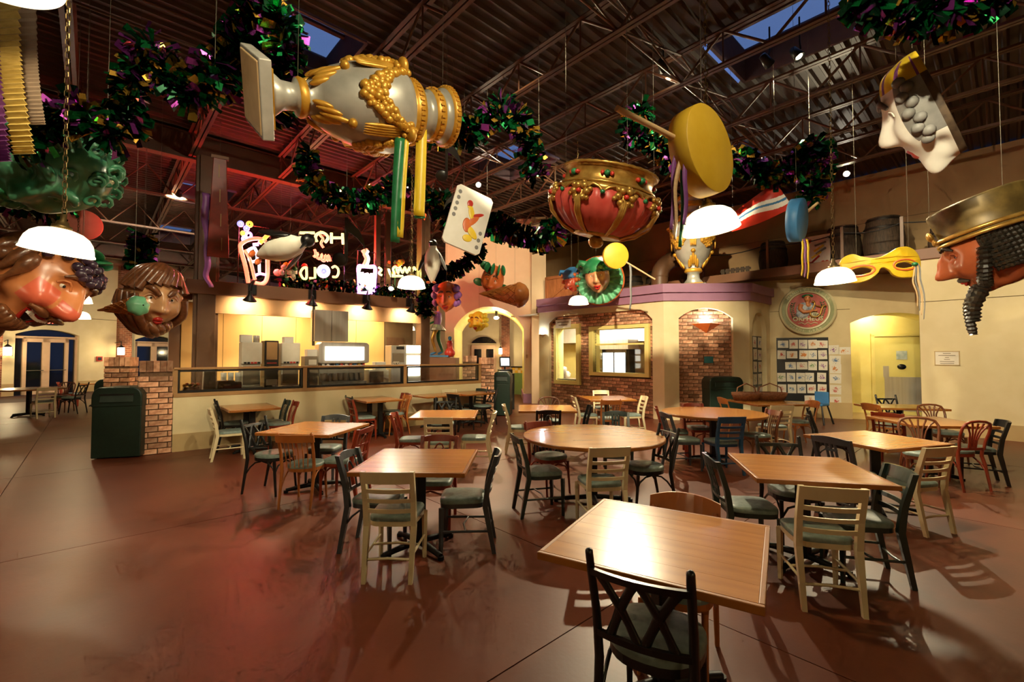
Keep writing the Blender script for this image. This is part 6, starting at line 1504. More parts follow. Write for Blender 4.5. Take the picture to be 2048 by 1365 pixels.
def ice_cone(label, tip, end, r, scoop, Mname='ice_cream_cone'):
    tip = Vector(tip); end = Vector(end); d = end - tip; L = d.length; Mx = d.to_track_quat('Z', 'Y').to_matrix().to_4x4(); Mx.translation = tip
    t = placed(Mname, label, 'ice cream cone', Mx, 'giant ice cream cones')
    b = MB(); b.lathe([(.012, 0), (r * .2, L * .13), (r * .26, L * .22), (r, L * .95), (r * 1.05, L), (r * .9, L)], 32); b.build('wafer', M['cone'], t)
    b = MB()
    for k in range(9):
        for sg in (-1, 1): b.tube([((r * .28 + r * .74 * q) * math.cos(2 * PI * k / 9 + sg * q * 2.4), (r * .28 + r * .74 * q) * math.sin(2 * PI * k / 9 + sg * q * 2.4), L * (.22 + .73 * q)) for q in [i / 9 for i in range(10)]], .011, 5)
    b.build('waffle_ribs', M['cone'], t)
    b = MB(); b.lathe([(r * 1.08, L * .97), (r * 1.12, L * 1.03), (r * .95, L + r * .5), (r * .55, L + r * .8), (.01, L + r * .92)], 28, mod=lambda i, a: 1 + .05 * math.sin(7 * a)); b.build('scoop', M[scoop], t)
    wires(t, [tip.lerp(end, .9)]); return t
ice_cone('waffle cone with mint scoop in front of the scowling face', at(196, 621, 6.5), at(276, 612, 6.2), .12, 'mint')
ice_cone('giant waffle cone hanging on its side above the arch', at(958, 588, 13.2), at(1038, 590, 12.9), .32, 'cone')
# smaller masks
def mask(name, label, px, py, Y, s, fwd, up, skin, hair=None, ruff=None, cap=None, leaves=None, big=1.0):
    Mk = vframe(at(px, py, Y), fwd, up) @ Matrix.Scale(s, 4); h = Head(name, label, Mk, (.36, .38, .46), M[skin], FB, 'mask', nu=64, nv=48); h.eyes(r=.1); h.brows('brownhair' if not cap else 'black', .07); h.lips('lip', 17, -36, 5, .08, 6)
    if hair:
        for i in range(18):
            az = -175 + 19.4 * i
            if abs(az) < 50: continue
            for el in (30, 5, -22): b = MB(); c = h.pt(az, el, .1); b.ball(c, (.09, .09, .1), 8, 6); b.build('hair_curl', M[hair], h.t)
    if ruff:
        b = MB(); T = Matrix.Translation((0, .2, -.1)) @ Matrix.Rotation(R(80), 4, 'X')
        b.grid(lambda u, v: ((.3 + .42 * v) * math.cos(2 * PI * u), (.3 + .42 * v) * math.sin(2 * PI * u), .09 * v * math.cos(36 * PI * u) - .05 * v), 216, 5, M=T); b.build('ruff', M[ruff], h.t, solid=.012)
        b = MB(); b.lathe([(.72, -.08), (.76, -.04), (.72, 0)], 48, M=Matrix.Translation((0, .27, -.1)) @ Matrix.Rotation(R(80), 4, 'X')); b.build('ruff_edge', M['orange'], h.t)
    if cap:
        b = MB(); b.lathe([(.42, .16), (.44, .24), (.36, .42), (.2, .56), (.02, .6)], 28, M=Matrix.Translation((0, .04, 0))); b.build('cap', M[cap], h.t); b = MB(); b.tube([(-.3, 0, .4), (-.46, -.05, .5), (-.56, -.08, .36)], [.14, .09, .05], 8); b.build('cap_point', M[cap], h.t)
    if leaves:
        for k in range(7): b = MB(); b.ball(h.pt(-100 + 33 * k, 45 if abs(k - 3) < 3 else -20, .25), (.2, .04, .13), 8, 6, rot=(0, R(30 * k), R(25 * k))); b.build('leaf', M[leaves], h.t)
    wires(h.t, [Mk @ Vector((0, .1, .45))]); return h
mask('jester_mask', 'orange faced mask with purple hair beside the arch', 893, 593, 11.6, .82, (-.15, -.97, -.2), (.0, 0, 1), 'orange', hair='violet')
mask('leafy_mask', 'laughing red mask with green leaves above the arch', 985, 560, 14.6, 1.02, (-.2, -.95, -.2), (.25, 0, 1), 'orange', leaves='green')
mask('jester_mask', 'green capped jester mask with a green ruff', 1195, 555, 11.6, .86, (-.12, -1, -.02), (-.12, 0, 1), 'skin_pale', ruff='mint', cap='green')
mask('hatted_mask', 'small red faced mask with a blue hat beside the green jester', 1146, 562, 12.2, .62, (-.5, -.8, -.2), (-.2, 0, 1), 'blush', hair='orange', cap='blue')
mask('lion_mask', 'curly yellow mask hanging inside the arch', 957, 643, 15.4, .74, (-.5, -.8, -.1), (0, 0, 1), 'brightyellow', hair='brightyellow')
mask('orange_mask', 'small orange star mask right of the laughing nose', 165, 573, 6.2, .25, (.1, -.9, -.1), (0, 0, 1), 'orange', leaves='orange')
# ------------------------------------------------------------------ neon signs on the mezzanine
def neon(c, s): return glow('neon_%d_%d_%d' % tuple(int(x * 99) for x in c), c, s)
N_RED, N_YEL, N_WHT, N_BLU, N_ORG, N_VIO = neon((1, .13, .06), 2.6), neon((1, .88, .25), 1.6), neon((1, .86, .95), 2.0), neon((.22, .22, 1), 2.2), neon((1, .4, .04), 1.8), neon((.75, .3, 1), 2.2)
NZ = -.12
def npx(t, name, pts, mat, r=.02, closed=False, smooth=True):
    P = [onp(FAC, px, py, NZ) for px, py in pts]
    if smooth and len(P) > 2: P = cat_rom(P + ([P[0]] if closed else []), 5)
    if closed and smooth: P = P[:-1]
    b = MB(); b.tube(P, r * 1.45, 6, closed=closed); o = b.build(name, mat, t); return o
def ring(t, name, px, py, rp, mat, r=.02):
    return npx(t, name, [(px + rp * math.cos(2 * PI * i / 18), py + rp * math.sin(2 * PI * i / 18)) for i in range(18)], mat, r, True, False)
def sign(name, label, lights=()):
    t = placed(name, label, 'neon sign', FAC.copy(), 'neon signs on the mezzanine')
    for (px, py, e, c) in lights: lamp('neon_light', 'POINT', onp(FAC, px, py, NZ - .35), e, c, .1, parent=t)
    return t
def frame_posts(t, x0, x1, ytop):
    b = MB(); a = onp(FAC, x0, ytop, NZ); c = onp(FAC, x1, ytop, NZ)
    for x in (a.x, c.x): b.cyl((x, 3.2, NZ - .04), (x, a.y, NZ - .04), .014, n=5)
    b.cyl((a.x, a.y, NZ - .04), (c.x, a.y, NZ - .04), .01, n=5); b.build('support_frame', M['iron'], t)
RED = (1.0, .045, .03)
t = sign('neon_cup', 'red neon soft drink cup with straw and bubbles', [(510, 500, 190, RED), (500, 470, 40, (1, .1, .2))])
npx(t, 'cup_outline', [(497, 566), (490, 530), (481, 497), (484, 487), (500, 479), (520, 478), (532, 484)], N_RED, .03); npx(t, 'cup_outline', [(510, 566), (525, 568), (534, 556), (535, 525), (534, 485)], N_RED, .03); npx(t, 'cup_side', [(510, 560), (500, 520), (490, 500)], N_RED, .025)
npx(t, 'cup_liquid', [(511, 551), (520, 548), (531, 550)], N_VIO, .02); npx(t, 'ice_cube', [(497, 500), (510, 497), (514, 520), (500, 522)], N_WHT, .022, True); npx(t, 'ice_cube', [(518, 520), (519, 545)], N_WHT, .02, smooth=False)
npx(t, 'straw', [(519, 487), (539, 467)], N_ORG, .03, smooth=False); npx(t, 'straw', [(506, 490), (517, 489)], N_VIO, .025, smooth=False)
for (x, y, r_, m) in ((499, 449, 4.5, N_ORG), (493, 457, 3.5, N_BLU), (481, 448, 4, N_BLU), (486, 467, 3, N_ORG), (497, 471, 5.5, N_VIO), (489, 478, 4, N_VIO)): ring(t, 'bubble', x, y, r_, m)
frame_posts(t, 478, 542, 446)
t = sign('neon_words', 'neon hot and cold lettering seen from behind in mirror writing', [(655, 505, 115, RED), (630, 470, 18, (1, .9, .3))])
npx(t, 'letter_t', [(600, 466), (629, 466)], N_YEL, .024, smooth=False); npx(t, 'letter_t', [(614, 466), (614, 474)], N_YEL, .024, smooth=False)
npx(t, 'letter_o', [(634, 484), (631, 476), (634, 469), (643, 465), (652, 469), (656, 476), (653, 482), (650, 485)], N_YEL, .024); npx(t, 'steam', [(643, 463), (640, 470), (646, 478), (642, 487), (647, 496)], N_RED, .022)
npx(t, 'letter_h', [(663, 466), (663, 487)], N_YEL, .024, smooth=False); npx(t, 'letter_h', [(664, 476), (684, 476)], N_YEL, .024, smooth=False); npx(t, 'letter_h', [(685, 467), (686, 489)], N_YEL, .024, smooth=False)
npx(t, 'script_and', [(629, 499), (631, 506), (630, 513), (627, 511), (631, 514), (636, 507), (634, 515), (640, 518), (644, 509), (643, 519), (649, 522), (651, 511), (655, 522), (657, 511), (661, 523)], N_RED, .022)
npx(t, 'letter_d', [(613, 535), (613, 556), (606, 557), (601, 546), (606, 537)], N_YEL, .02, True); npx(t, 'letter_l', [(630, 535), (630, 556), (619, 557)], N_YEL, .02, smooth=False)
for r_ in (11, 7.5): ring(t, 'letter_o', 647, 543, r_, N_WHT, .022)
ring(t, 'letter_o', 647, 543, 3.5, N_BLU, .03)
npx(t, 'letter_c', [(664, 536), (670, 533), (676, 538), (677, 546), (673, 554), (665, 554)], N_YEL, .02); frame_posts(t, 598, 690, 462)
t = sign('neon_mug', 'purple white neon coffee mug with red steam', [(733, 545, 70, (.9, .25, .7)), (735, 510, 70, RED)])
npx(t, 'mug_outline', [(718, 588), (718, 560), (717, 535), (725, 533), (740, 534), (750, 536), (749, 560), (747, 582), (735, 586), (718, 588)], N_VIO, .035); npx(t, 'mug_fill', [(722, 545), (726, 560), (734, 550), (740, 566), (745, 548)], N_WHT, .045); npx(t, 'mug_fill', [(722, 575), (730, 562), (738, 578), (744, 570)], N_WHT, .045); npx(t, 'mug_base', [(720, 566), (745, 578)], N_VIO, .04, smooth=False)
npx(t, 'steam', [(727, 531), (732, 518), (728, 508), (734, 500), (724, 504)], N_RED, .028); npx(t, 'steam', [(733, 531), (737, 518), (733, 508), (736, 502)], N_WHT, .03); frame_posts(t, 716, 752, 500)
t = sign('neon_script', 'yellow neon script word seen from behind right of the mug', [(800, 540, 40, (.9, 1, .3))])
npx(t, 'script', [(715, 536), (721, 532), (718, 545), (724, 548)], N_YEL, .022); npx(t, 'script', [(757, 535), (763, 540), (758, 547), (764, 551)], N_YEL, .022)
npx(t, 'script', [(832, 541), (828, 535), (823, 545), (819, 535), (814, 546), (810, 535), (805, 546), (800, 535), (796, 547), (792, 534), (786, 538), (789, 550), (782, 549), (777, 538), (783, 552), (800, 552)], N_YEL, .022); npx(t, 'underline', [(781, 553), (806, 553)], N_YEL, .02, smooth=False); frame_posts(t, 756, 834, 532)
# red posts on the mezzanine
for (px, lb) in ((754, 'left of two slim brown posts by the neon mug'), (775, 'right of two slim brown posts by the neon mug'), (840, 'slim brown post beside the right hand column')):
    p = onp(FAC, px, 560, -.4); b = MB(); b.box((0, 1.2, 0), (.13, 2.4, .13)); t = placed('steel_post', lb, 'post', FAC @ Matrix.Translation((p.x, 3.2, -.4)), 'mezzanine posts'); b.build('shaft', M['column'], t); b = MB(); b.box((0, .03, 0), (.2, .06, .2)); b.build('shoe', M['column'], t)
# bowl and ornaments on the mezzanine
def orn(px, py, r, m, lb, cat='ornament', k=10):
    p = onp(FAC, px, py, -.3); t = placed('ornament_cluster', lb, cat, FAC @ Matrix.Translation(p), 'mezzanine ornaments'); rnd = random.Random(px)
    for i in range(k): b = MB(); b.ball((rnd.uniform(-r, r), rnd.uniform(-r, r), rnd.uniform(-.08, .08)), rnd.uniform(.05, .09), 8, 6); b.build('ball', M[m[i % len(m)]], t)
    b = MB(); q = p.y - 3.2; b.cyl((0, -q, 0), (0, r, 0), .02, n=6); b.build('stem', M['green'], t)
orn(572, 548, .2, ('white', 'machine'), 'white blossom cluster on the mezzanine below the penguin', k=14); orn(590, 545, .22, ('orange', 'red', 'green', 'brightyellow'), 'red and orange fruit cluster on the mezzanine'); orn(790, 536, .2, ('orange', 'red', 'brightyellow'), 'orange fruit cluster beside the neon script')
# ------------------------------------------------------------------ penguins
def penguin(label, tail, head, belly, k=1.0):
    tail = Vector(tail); head = Vector(head); d = head - tail; L = d.length
    z = d.normalized(); y = -(Vector(belly) - z * Vector(belly).dot(z)).normalized(); x = y.cross(z)
    Mx = Matrix((x, y, z)).transposed().to_4x4(); Mx.translation = tail; t = placed('penguin', label, 'penguin', Mx, 'hanging penguins')
    pr = [(.0, .02), (.06, .06), (.15, .1), (.22, .13), (.3, .165), (.45, .19), (.6, .185), (.72, .15), (.8, .1), (.86, .085)]
    g = MB()
    def fn(u, v):
        j = v * (len(pr) - 1); i = min(len(pr) - 2, int(j)); q = j - i; zz = pr[i][0] + (pr[i + 1][0] - pr[i][0]) * q; r_ = pr[i][1] + (pr[i + 1][1] - pr[i][1]) * q; a = 2 * PI * u
        return (r_ * L * math.sin(a), r_ * L * math.cos(a) * .9, zz * L)
    g.grid(fn, 36, 27, mfn=lambda u, v: 0 if .24 < u < .76 else 1); g.build('body', [M['machine'], M['black']], t)
    b = MB(); b.ball((0, 0, .91 * L), (.1 * L, .11 * L, .1 * L), 16, 10); b.build('head', M['black'], t); b = MB(); b.cyl((0, -.08 * L, .92 * L), (0, -.24 * L, .9 * L), .035 * L, .008 * L, 8); b.build('beak', M['black'], t)
    for s in (-1, 1):
        b = MB(); b.ball((s * .24 * L, .0, .5 * L), (.035 * L, .08 * L, .24 * L), 12, 10, rot=(0, R(-24 * s), 0)); b.build('wing', M['grey'] if s > 0 else M['black'], t)
        b = MB(); b.ball((s * .07 * L, -.06 * L, .0), (.045 * L, .08 * L, .03 * L), 8, 6); b.build('foot', M['orange'], t)
    wires(t, [tail.lerp(head, .6) + Vector((0, 0, .1))])
penguin('penguin swooping sideways in front of the neon cup', at(514, 512, 8.4), at(626, 478, 8.1), (.25, -.8, -.55))
penguin('upright penguin hanging beside the right hand column', at(864, 566, 9.6), at(866, 480, 9.6), (-.15, -1, -.1))
# ------------------------------------------------------------------ music notes, bar, cards, mask
def note(label, px, py, Y, s, flip=1):
    Mx = vframe(at(px, py, Y), (0, -1, 0), (0, 0, 1)); t = placed('music_note', label, 'music note', Mx, 'black music notes')
    b = MB(); b.ball((-.13 * s * flip, 0, 0), (.17 * s, .05 * s, .15 * s), 20, 12); b.build('note_head', M['black'], t)
    b = MB(); b.box((0, 0, .46 * s), (.07 * s, .05, .92 * s)); b.build('stem', M['black'], t)
    b = MB(); P = [(0, .92), (.12, .8), (.28, .66), (.38, .42), (.42, .22), (.34, .36), (.22, .5), (.1, .58), (0, .62)]; b.prism([(x * s * flip, z * s) for x, z in P], -.025, .025, M=Matrix.Rotation(R(90), 4, 'X')); b.build('flag', M['black'], t)
    wires(t, [Mx @ Vector((0, 0, .92 * s))])
note('black music note hanging in front of the neon words', 692, 520, 8.3, .82)
note('big black music note half hidden behind the yellow ribbon', 893, 352, 6.2, .5, 1); note('flat black music note below the yellow ribbon', 905, 430, 7.4, .34, -1)
Mx = vframe(at(436, 515, 8.2), (0, -1, 0), (0, 0, 1)); t = placed('hanging_bar', 'long dark red hanging box beside the brown column', 'decoration', Mx)
b = MB(); b.prism([(-.1, 1.72), (.1, 1.72), (.17, 0), (-.17, 0)], -.07, .07, M=Matrix.Rotation(R(90), 4, 'X')); b.build('box', pm('dark_red_gloss', (120, 30, 20), (142, 40, 28), rough=.3), t, bevel=.01)
b = MB(); b.box((0, 0, 1.74), (.26, .16, .05)); b.build('cap', M['fascia'], t)
for i in range(4): b = MB(); b.box((-.01 + .02 * i, -.074, 1.5 - .42 * i), (.012, .012, .22)); b.build('stripe', M['wainscot'], t)
b = MB(); ribbon(b, [(-.2, 0, 1.1), (-.19, -.02, .6), (-.15, .0, .1), (-.17, -.03, -.3), (-.1, 0, -.55)], .12, 0, (1, .2, 0), .8, .015); b.build('streamer', M['violet'], t, solid=.004); wires(t, [Mx @ Vector((0, 0, 1.75))])
# joker card
A = [at(917, 356, 7.0), at(968, 372, 7.35), at(986, 468, 7.15), at(934, 522, 6.8)]
c = (at(887, 458, 6.75) + at(987, 466, 7.15)) / 2; ex = (at(987, 466, 7.15) - at(887, 458, 6.75)); c = (at(912, 358, 7.0) + at(934, 523, 6.85)) / 2 + Vector((0, 0, 0))
yv = (at(950, 352, 7.1) - at(908, 500, 6.8)).normalized(); xv = (at(987, 468, 7.15) - at(893, 452, 6.8)); xv = (xv - yv * xv.dot(yv)).normalized(); zv = xv.cross(yv)
Mx = Matrix((xv, yv, zv)).transposed().to_4x4(); Mx.translation = at(936, 440, 6.95)
t = placed('joker_card', 'giant white playing card with a jester hanging by the spotlight', 'playing card', Mx)
w_, h_ = .62, 1.0; b = MB(); b.prism([(-w_ / 2 + .05, -h_ / 2), (w_ / 2 - .05, -h_ / 2), (w_ / 2, -h_ / 2 + .05), (w_ / 2, h_ / 2 - .05), (w_ / 2 - .05, h_ / 2), (-w_ / 2 + .05, h_ / 2), (-w_ / 2, h_ / 2 - .05), (-w_ / 2, -h_ / 2 + .05)], -.02, .02); b.build('card', M['white'], t)
for (x, y, a, bb, m, rz) in ((.02, .12, .05, .12, 'brightyellow', .4), (.08, .02, .05, .14, 'orange', -.5), (.0, -.1, .07, .12, 'orange', .2), (.1, -.18, .06, .13, 'brightyellow', .9), (-.04, .26, .05, .06, 'red', 0), (-.02, .2, .05, .03, 'brightyellow', 0), (.06, -.3, .08, .06, 'brightyellow', .3), (.12, .12, .03, .12, 'red', -1.0)):
    b = MB(); b.ball((x, y, .02), (a, bb, .008), 14, 6, rot=(0, 0, rz)); b.build('jester_patch', M[m], t)
for i in range(5): b = MB(); b.ball((-.24, .38 - .1 * i, .02), (.03, .035, .006), 10, 6); b.build('suit_mark', M['grey'], t)
for i in range(3): b = MB(); b.ball((.24, -.38 + .12 * i, .02), (.03, .035, .006), 10, 6); b.build('suit_mark', M['grey'], t)
wires(t, [Mx @ Vector((-.2, .5, 0)), Mx @ Vector((.2, .5, 0))])
# red and white striped sail
Mx = vframe(at(1522, 420, 7.0), (-.1, -1, 0), (0, 0, 1)); t = placed('striped_sail', 'red sail shaped banner with a white and blue stripe', 'banner', Mx)
cs_ = math.cos; 
def sail(u, v):
    bot = [(-.42, -.28), (.0, -.22), (.42, -.02)]; top = [(-.40, .0), (.12, .34), (.20, .36)]
    def q(P, s_): return (P[0][0] * (1 - s_) ** 2 + 2 * P[1][0] * s_ * (1 - s_) + P[2][0] * s_ * s_, P[0][1] * (1 - s_) ** 2 + 2 * P[1][1] * s_ * (1 - s_) + P[2][1] * s_ * s_)
    a, c_ = q(bot, u), q(top, u); return (a[0] + (c_[0] - a[0]) * v, -.10 * math.sin(PI * u) * math.sin(PI * v), a[1] + (c_[1] - a[1]) * v)
b = MB(); b.grid(sail, 60, 60, mfn=lambda u, v: 1 if .28 + .1 * math.sin(u * 5) < v < .62 + .08 * math.sin(u * 5) and not .43 + .09 * math.sin(u * 5) < v < .5 + .09 * math.sin(u * 5) else (2 if .43 + .09 * math.sin(u * 5) <= v <= .5 + .09 * math.sin(u * 5) else 0)); b.build('cloth', [M['red'], M['white'], M['blue']], t, solid=.02); wires(t, [Mx @ Vector((.2, 0, .36)), Mx @ Vector((-.4, 0, 0))])
# yellow eye mask
def flat_mask():
    cu = bpy.data.curves.new('mask', 'CURVE'); cu.dimensions = '2D'; cu.fill_mode = 'BOTH'; cu.extrude = .018; cu.bevel_depth = .012; cu.resolution_u = 10
    outer = [(-.46, .12), (-.36, .19), (-.24, .13), (-.08, .09), (.06, .14), (.2, .21), (.34, .2), (.44, .1), (.46, -.06), (.4, -.17), (.26, -.2), (.12, -.17), (.04, -.07), (-.04, -.04), (-.1, -.12), (-.22, -.2), (-.38, -.2), (-.46, -.12), (-.45, -.02)]
    e1 = [(-.40, -.06), (-.3, .0), (-.17, -.02), (-.13, -.07), (-.22, -.12), (-.34, -.12)]; e2 = [(.12, -.04), (.22, .02), (.34, .0), (.38, -.04), (.3, -.08), (.18, -.08)]
    for P in (outer, e1, e2):
        s = cu.splines.new('BEZIER'); s.bezier_points.add(len(P) - 1); s.use_cyclic_u = True
        for bp_, (x, y) in zip(s.bezier_points, P): bp_.co = (x, y, 0); bp_.handle_left_type = bp_.handle_right_type = 'AUTO'
    o = bpy.data.objects.new('m', cu); C.objects.link(o); dg = bpy.context.evaluated_depsgraph_get(); me = bpy.data.meshes.new_from_object(o.evaluated_get(dg)); C.objects.unlink(o); bpy.data.objects.remove(o)
    bm2 = bmesh.new(); bm2.from_mesh(me); bmesh.ops.subdivide_edges(bm2, edges=[e for e in bm2.edges if e.calc_length() > .06], cuts=2); 
    for v in bm2.verts: v.co.z -= .7 * v.co.x ** 2 + .2 * v.co.y ** 2
    bm2.to_mesh(me); bm2.free(); return me
me = flat_mask(); M['maskyellow'] = pm('mask_yellow', (216, 176, 28), (232, 196, 52), rough=.35, scale=6); me.materials.clear(); me.materials.append(M['maskyellow'])
Mx = frame(at(1768, 529, 6.4), (-.33, -.94, 0), (-.05, 0, 1)) @ Matrix.Rotation(R(90), 4, 'X'); t = placed('eye_mask', 'giant yellow carnival eye mask with thin ribbons', 'mask', Mx)
o = bpy.data.objects.new('mask_face', me); C.objects.link(o); o.parent = t
for (cx, cy, w1) in ((-.265, -.06, .15), (.25, -.03, .15)):
    b = MB(); b.tube([(cx + w1 * math.cos(2 * PI * i / 20), cy + w1 * .5 * math.sin(2 * PI * i / 20), -.7 * (cx + w1 * math.cos(2 * PI * i / 20)) ** 2 + .022) for i in range(20)], .016, 6, closed=True); b.build('eye_rim', M['orange'], t)
for i in range(4): b = MB(); ribbon(b, [(.36 + .015 * i, -.03, -.06), (.34 + .03 * i, -.3, -.04), (.37 + .02 * i, -.62 - .06 * i, -.05)], .018, 0, (1, 0, .3), 1.0, .012); b.build('ribbon', M['grey' if i % 2 else 'dowel'], t, solid=.003)
b = MB(); b.ball((.37, -.03, -.05), (.04, .03, .03), 8, 6); b.build('ribbon_knot', M['green'], t); wires(t, [Mx @ Vector((-.3, .16, -.05)), Mx @ Vector((.32, .2, -.06))])
# ------------------------------------------------------------------ loft: barrels, card, crates, fence, duct
def make_barrel():
    t = thing('barrel', 'barrel', 'barrel'); pr = [(.30, 0), (.345, .2), (.385, .45), (.395, .55), (.385, .65), (.345, .9), (.30, 1.1)]
    b = MB(); b.lathe(pr, 40, mod=lambda i, a: 1 - (.012 if abs(((a / (2 * PI) * 20) % 1) - .5) > .44 else 0)); b.lathe([(.001, 1.07), (.29, 1.07), (.3, 1.1)], 40); b.build('staves', M['barrel'], t)
    for z in (.06, .25, .85, 1.04):
        r_ = [q for q in pr if q[0] > 0]; rr = .30 + .095 * math.sin(PI * z / 1.1); b = MB(); b.lathe([(rr + .004, z - .025), (rr + .008, z), (rr + .004, z + .025)], 40); b.build('hoop', M['hoop'], t)
    return t
BAR = make_barrel(); first = True
for (x, z, s, base, lb) in ((-.72, -1.1, 1.08, 3.84, 'tallest dark barrel on the loft above the yellow mask'), (-1.55, -1.1, 1.03, 3.84, 'dark barrel on the loft left of the tallest one'), (-3.2, -1.1, .95, 3.84, 'dark barrel on the loft behind the blue disc'), (.35, -1.1, .7, 3.84, 'low barrel on the loft just above the bearded king'), (-6.75, -.9, .95, 3.47, 'right of two dark barrels above the brick bay'), (-7.65, -.9, .9, 3.47, 'left of two dark barrels above the brick bay'), (2.3, -1.1, 1.0, 3.84, 'barrel on the loft hidden behind the bronze hat')):
    o = BAR if first else copy_tree(BAR); first = False; q = RW @ Vector((x, base, z)); o.name = 'barrel'; o.location = q; o.scale = (s, s, s); o.rotation_euler = (0, 0, random.random() * 6); tag(o, lb, 'barrel', 'barrels on the loft')
for (x, lb) in ((-4.0, 'left slatted crate on the loft behind the standing urn'), (-3.78 + .35 - .55, 'right slatted crate')):
    break
t = placed('slatted_crate', 'low slatted crate on the loft beside the standing urn', 'crate', RW @ Matrix.Translation((-4.1, 3.84, -.9)))
for i in range(6): b = MB(); b.box((-.35 + .14 * i, .2, .2), (.1, .4, .03)); b.build('slat', M['barrel'], t)
for y in (.06, .34): b = MB(); b.box((0, y, .18), (.86, .06, .03)); b.build('rail', M['barrel'], t)
Mx = RW @ Matrix.Translation((-2.05, 4.36, -.75)) @ Matrix.Rotation(R(-12), 4, 'X'); t = placed('heart_card', 'giant red heart playing card leaning on the loft', 'playing card', Mx)
b = MB(); b.box((0, 0, 0), (.62, .94, .03)); b.build('card', M['white'], t)
def heart(s): return [(16 * math.sin(q) ** 3 * s / 16, (13 * math.cos(q) - 5 * math.cos(2 * q) - 2 * math.cos(3 * q) - math.cos(4 * q)) * s / 16) for q in [2 * PI * i / 24 for i in range(24)]]
for (x, y) in ((-.2, .32), (.2, -.32), (-.2, -.3)): b = MB(); b.prism(heart(.085), 0, .01, M=Matrix.Translation((x, y, .015))); b.build('heart', M['red'], t)
text_obj('print', 'Q', .12, Matrix.Translation((-.24, .42, .018)), M['red'], t)
for (x, y, rz, m) in ((.05, .1, .6, 'brightyellow'), (.1, .02, .6, 'grey'), (.0, -.08, .6, 'brightyellow'), (.08, .22, .3, 'grey'), (-.02, -.2, .8, 'red')): b = MB(); b.box((x, y, .018), (.26, .05, .008), rz=rz); b.build('pattern_band', M[m], t)
Mx = WF(onp(KL, 1092, 590, -.5) and (KL @ onp(KL, 1092, 590, -.5)).xy, (UY, -UX)) @ Matrix.Translation((0, 3.47, 0)); t = placed('plank_gate', 'orange brown plank gate with a diagonal brace on the bay roof', 'gate', Mx)
M['plank'] = pm('plank_orange', (150, 88, 48), (168, 102, 58), rough=.6, scale=4, stretch=(8, 1, 1), rvar=.12)
for i in range(9): b = MB(); b.box((.09 + .17 * i, .42, 0), (.16, .84, .03)); b.build('plank', M['plank'], t)
for (x, y, w, h, rz) in ((.77, .8, 1.56, .1, 0), (.05, .42, .1, .84, 0), (1.5, .42, .1, .84, 0), (.77, .42, 1.5, .1, .5)): b = MB(); b.box((x, y, .025), (w, h, .03), rz=rz); b.build('brace', M['plank'], t)
q = KM @ Vector((.35, 0, -1.6)); t = placed('air_duct', 'fat brown elbow duct beside the standing urn', 'duct', Matrix.Translation((q.x, q.y, 3.47))); b = MB(); b.tube(cat_rom([(0, 0, 0), (0, 0, .5), (.12, .05, .8), (.5, .2, 1.05), (1.4, .5, 1.15)], 5), .24, 20); b.build('elbow', M['column'], t)
for z in (.1, .48): b = MB(); b.lathe([(.245, z), (.26, z + .02), (.245, z + .04)], 24); b.build('seam', M['column'], t)
# streamers in the upper left corner
M['palegold'] = pm('pale_gold_cloth', (176, 152, 84), (206, 184, 116), rough=.4, scale=14, stretch=(1, 1, 6)); M['mauvegrey'] = pm('mauve_grey_cloth', (128, 112, 100), (146, 128, 114), rough=.6, scale=10)
t = placed('streamer_bundle', 'gold, grey and purple streamers hanging in the upper left corner', 'streamers', Matrix.Translation(at(20, 60, 2.0)))
def streamer(pts, w, m, nm, ruf):
    P = cat_rom([at(*p) - at(20, 60, 2.0) for p in pts], 24); b = MB(); vs = []
    for i, p in enumerate(P): dz = (.02 if i % 2 else -.02) * ruf; vs += [p + Vector((-w / 2, dz, 0)), p + Vector((w / 2, dz - .02 * ruf, 0))]
    b.add(vs, [(2 * i, 2 * i + 1, 2 * i + 3, 2 * i + 2) for i in range(len(P) - 1)]); b.build(nm, M[m], t, solid=.003)
streamer([(18, -160, 2.0), (20, 60, 2.0), (28, 180, 2.0), (50, 310, 2.0)], .1, 'palegold', 'gold_streamer', .35); streamer([(52, -160, 2.05), (55, 60, 2.05), (60, 160, 2.05), (72, 250, 2.05)], .09, 'mauvegrey', 'grey_streamer', .15); streamer([(-8, -160, 2.1), (-5, 200, 2.1), (8, 325, 2.1)], .08, 'violet', 'purple_streamer', .4)
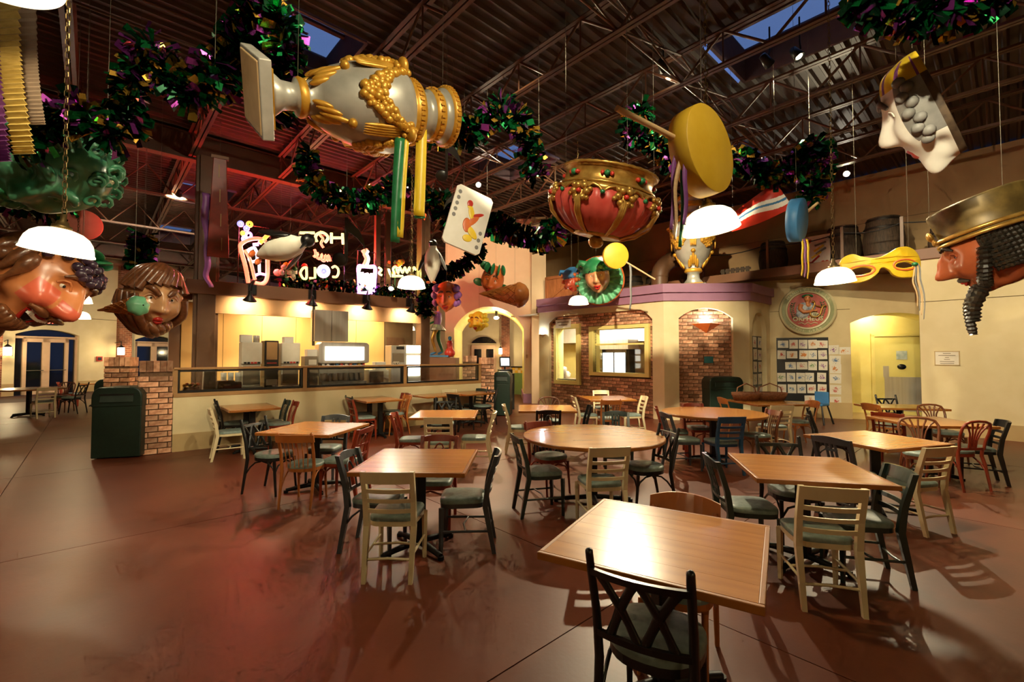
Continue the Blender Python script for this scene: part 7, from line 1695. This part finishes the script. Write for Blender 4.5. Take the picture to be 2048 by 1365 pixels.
# ------------------------------------------------------------------ harlequin statue by the arch
def statue():
    g0 = at(874, 712, 14.5); base = Vector((g0.x, g0.y, 1.66))
    t = placed('harlequin_statue', 'harlequin statue in purple tunic with gold and green legs', 'statue', Matrix.Translation(base))
    J = {'pel': (0, 0, .92), 'ch': (.03, 0, 1.2), 'neck': (.03, 0, 1.42), 'head': (-.02, -.02, 1.56), 'top': (-.02, -.02, 1.68), 'sl': (-.02, -.16, 1.36), 'el': (-.2, -.22, 1.16), 'hl': (-.4, -.16, 1.2), 'sr': (.06, .16, 1.36), 'er': (-.02, .26, 1.14), 'hr': (-.3, .2, 1.02), 'hpl': (0, -.09, .9), 'kl': (-.14, -.12, .52), 'al': (-.02, -.1, .1), 'tl': (-.2, -.12, .03), 'hpr': (.02, .09, .9), 'kr': (.02, .12, .5), 'ar': (.16, .12, .12), 'tr': (-.0, .14, .04)}
    Rr = {'pel': .13, 'ch': .14, 'neck': .05, 'head': .085, 'top': .07, 'sl': .06, 'el': .042, 'hl': .035, 'sr': .06, 'er': .042, 'hr': .035, 'hpl': .09, 'kl': .062, 'al': .04, 'tl': .04, 'hpr': .09, 'kr': .062, 'ar': .04, 'tr': .04}
    E = [('pel', 'ch'), ('ch', 'neck'), ('neck', 'head'), ('head', 'top'), ('ch', 'sl'), ('sl', 'el'), ('el', 'hl'), ('ch', 'sr'), ('sr', 'er'), ('er', 'hr'), ('pel', 'hpl'), ('hpl', 'kl'), ('kl', 'al'), ('al', 'tl'), ('pel', 'hpr'), ('hpr', 'kr'), ('kr', 'ar'), ('ar', 'tr')]
    ks = list(J); me = bpy.data.meshes.new('figure'); me.from_pydata([J[k] for k in ks], [(ks.index(a), ks.index(b)) for a, b in E], []); o = bpy.data.objects.new('figure', me); C.objects.link(o)
    sm = o.modifiers.new('skin', 'SKIN'); o.modifiers.new('sub', 'SUBSURF').levels = 2
    for i, k in enumerate(ks): me.skin_vertices[0].data[i].radius = (Rr[k], Rr[k]); me.skin_vertices[0].data[i].use_root = (k == 'pel')
    dg = bpy.context.evaluated_depsgraph_get(); m2 = bpy.data.meshes.new_from_object(o.evaluated_get(dg)); C.objects.unlink(o); bpy.data.objects.remove(o)
    for mm in ('violet', 'oldgold', 'green', 'skin', 'blue'): m2.materials.append(M[mm])
    for p in m2.polygons:
        c = p.center; p.use_smooth = True
        p.material_index = 4 if c.z < .11 else (1 if c.y < 0 else 2) if c.z < .86 or (c.x < -.12 and c.z < 1.3) else 3 if c.z > 1.4 else 0
    f = bpy.data.objects.new('figure', m2); C.objects.link(f); f.parent = t
    b = MB(); b.lathe([(.14, .98), (.26, .8), (.25, .79), (.13, .96)], 24, mod=lambda i, a: 1 + (.1 * math.cos(8 * a) if i in (1, 2) else 0)); b.build('tunic_skirt', M['silver'], t)
    b = MB(); b.lathe([(.1, 1.62), (.12, 1.66), (.05, 1.8), (.01, 1.85)], 16, M=Matrix.Translation((-.02, -.02, 0))); b.build('cap', M['violet'], t)
    b = MB(); b.ball((-.1, -.02, 1.55), (.02, .015, .02), 8, 6); b.build('nose', M['skin'], t)
    b = MB(); b.box((0, 0, -.02), (.8, .6, .05)); b.build('plinth', M['blue'], t)
    b = MB(); b.box((0, .05, -.85), (1.3, .9, 1.55)); p = tag(b.build('plinth_box', M['fascia'], loc=base), 'brown box under the harlequin statue', 'plinth')
    v = placed('red_vase', 'glossy red gourd vase at the statue feet', 'vase', Matrix.Translation(base + Vector((.42, -.1, -.05)))); b = MB(); b.lathe([(.001, 0), (.1, 0), (.16, .08), (.17, .16), (.1, .26), (.08, .34), (.1, .42), (.07, .5), (.03, .52)], 24); b.build('body', M['red'], v); b = MB(); b.lathe([(.03, .52), (.06, .58), (.05, .64), (.001, .66)], 16); b.build('stopper', M['blue'], v)
statue()
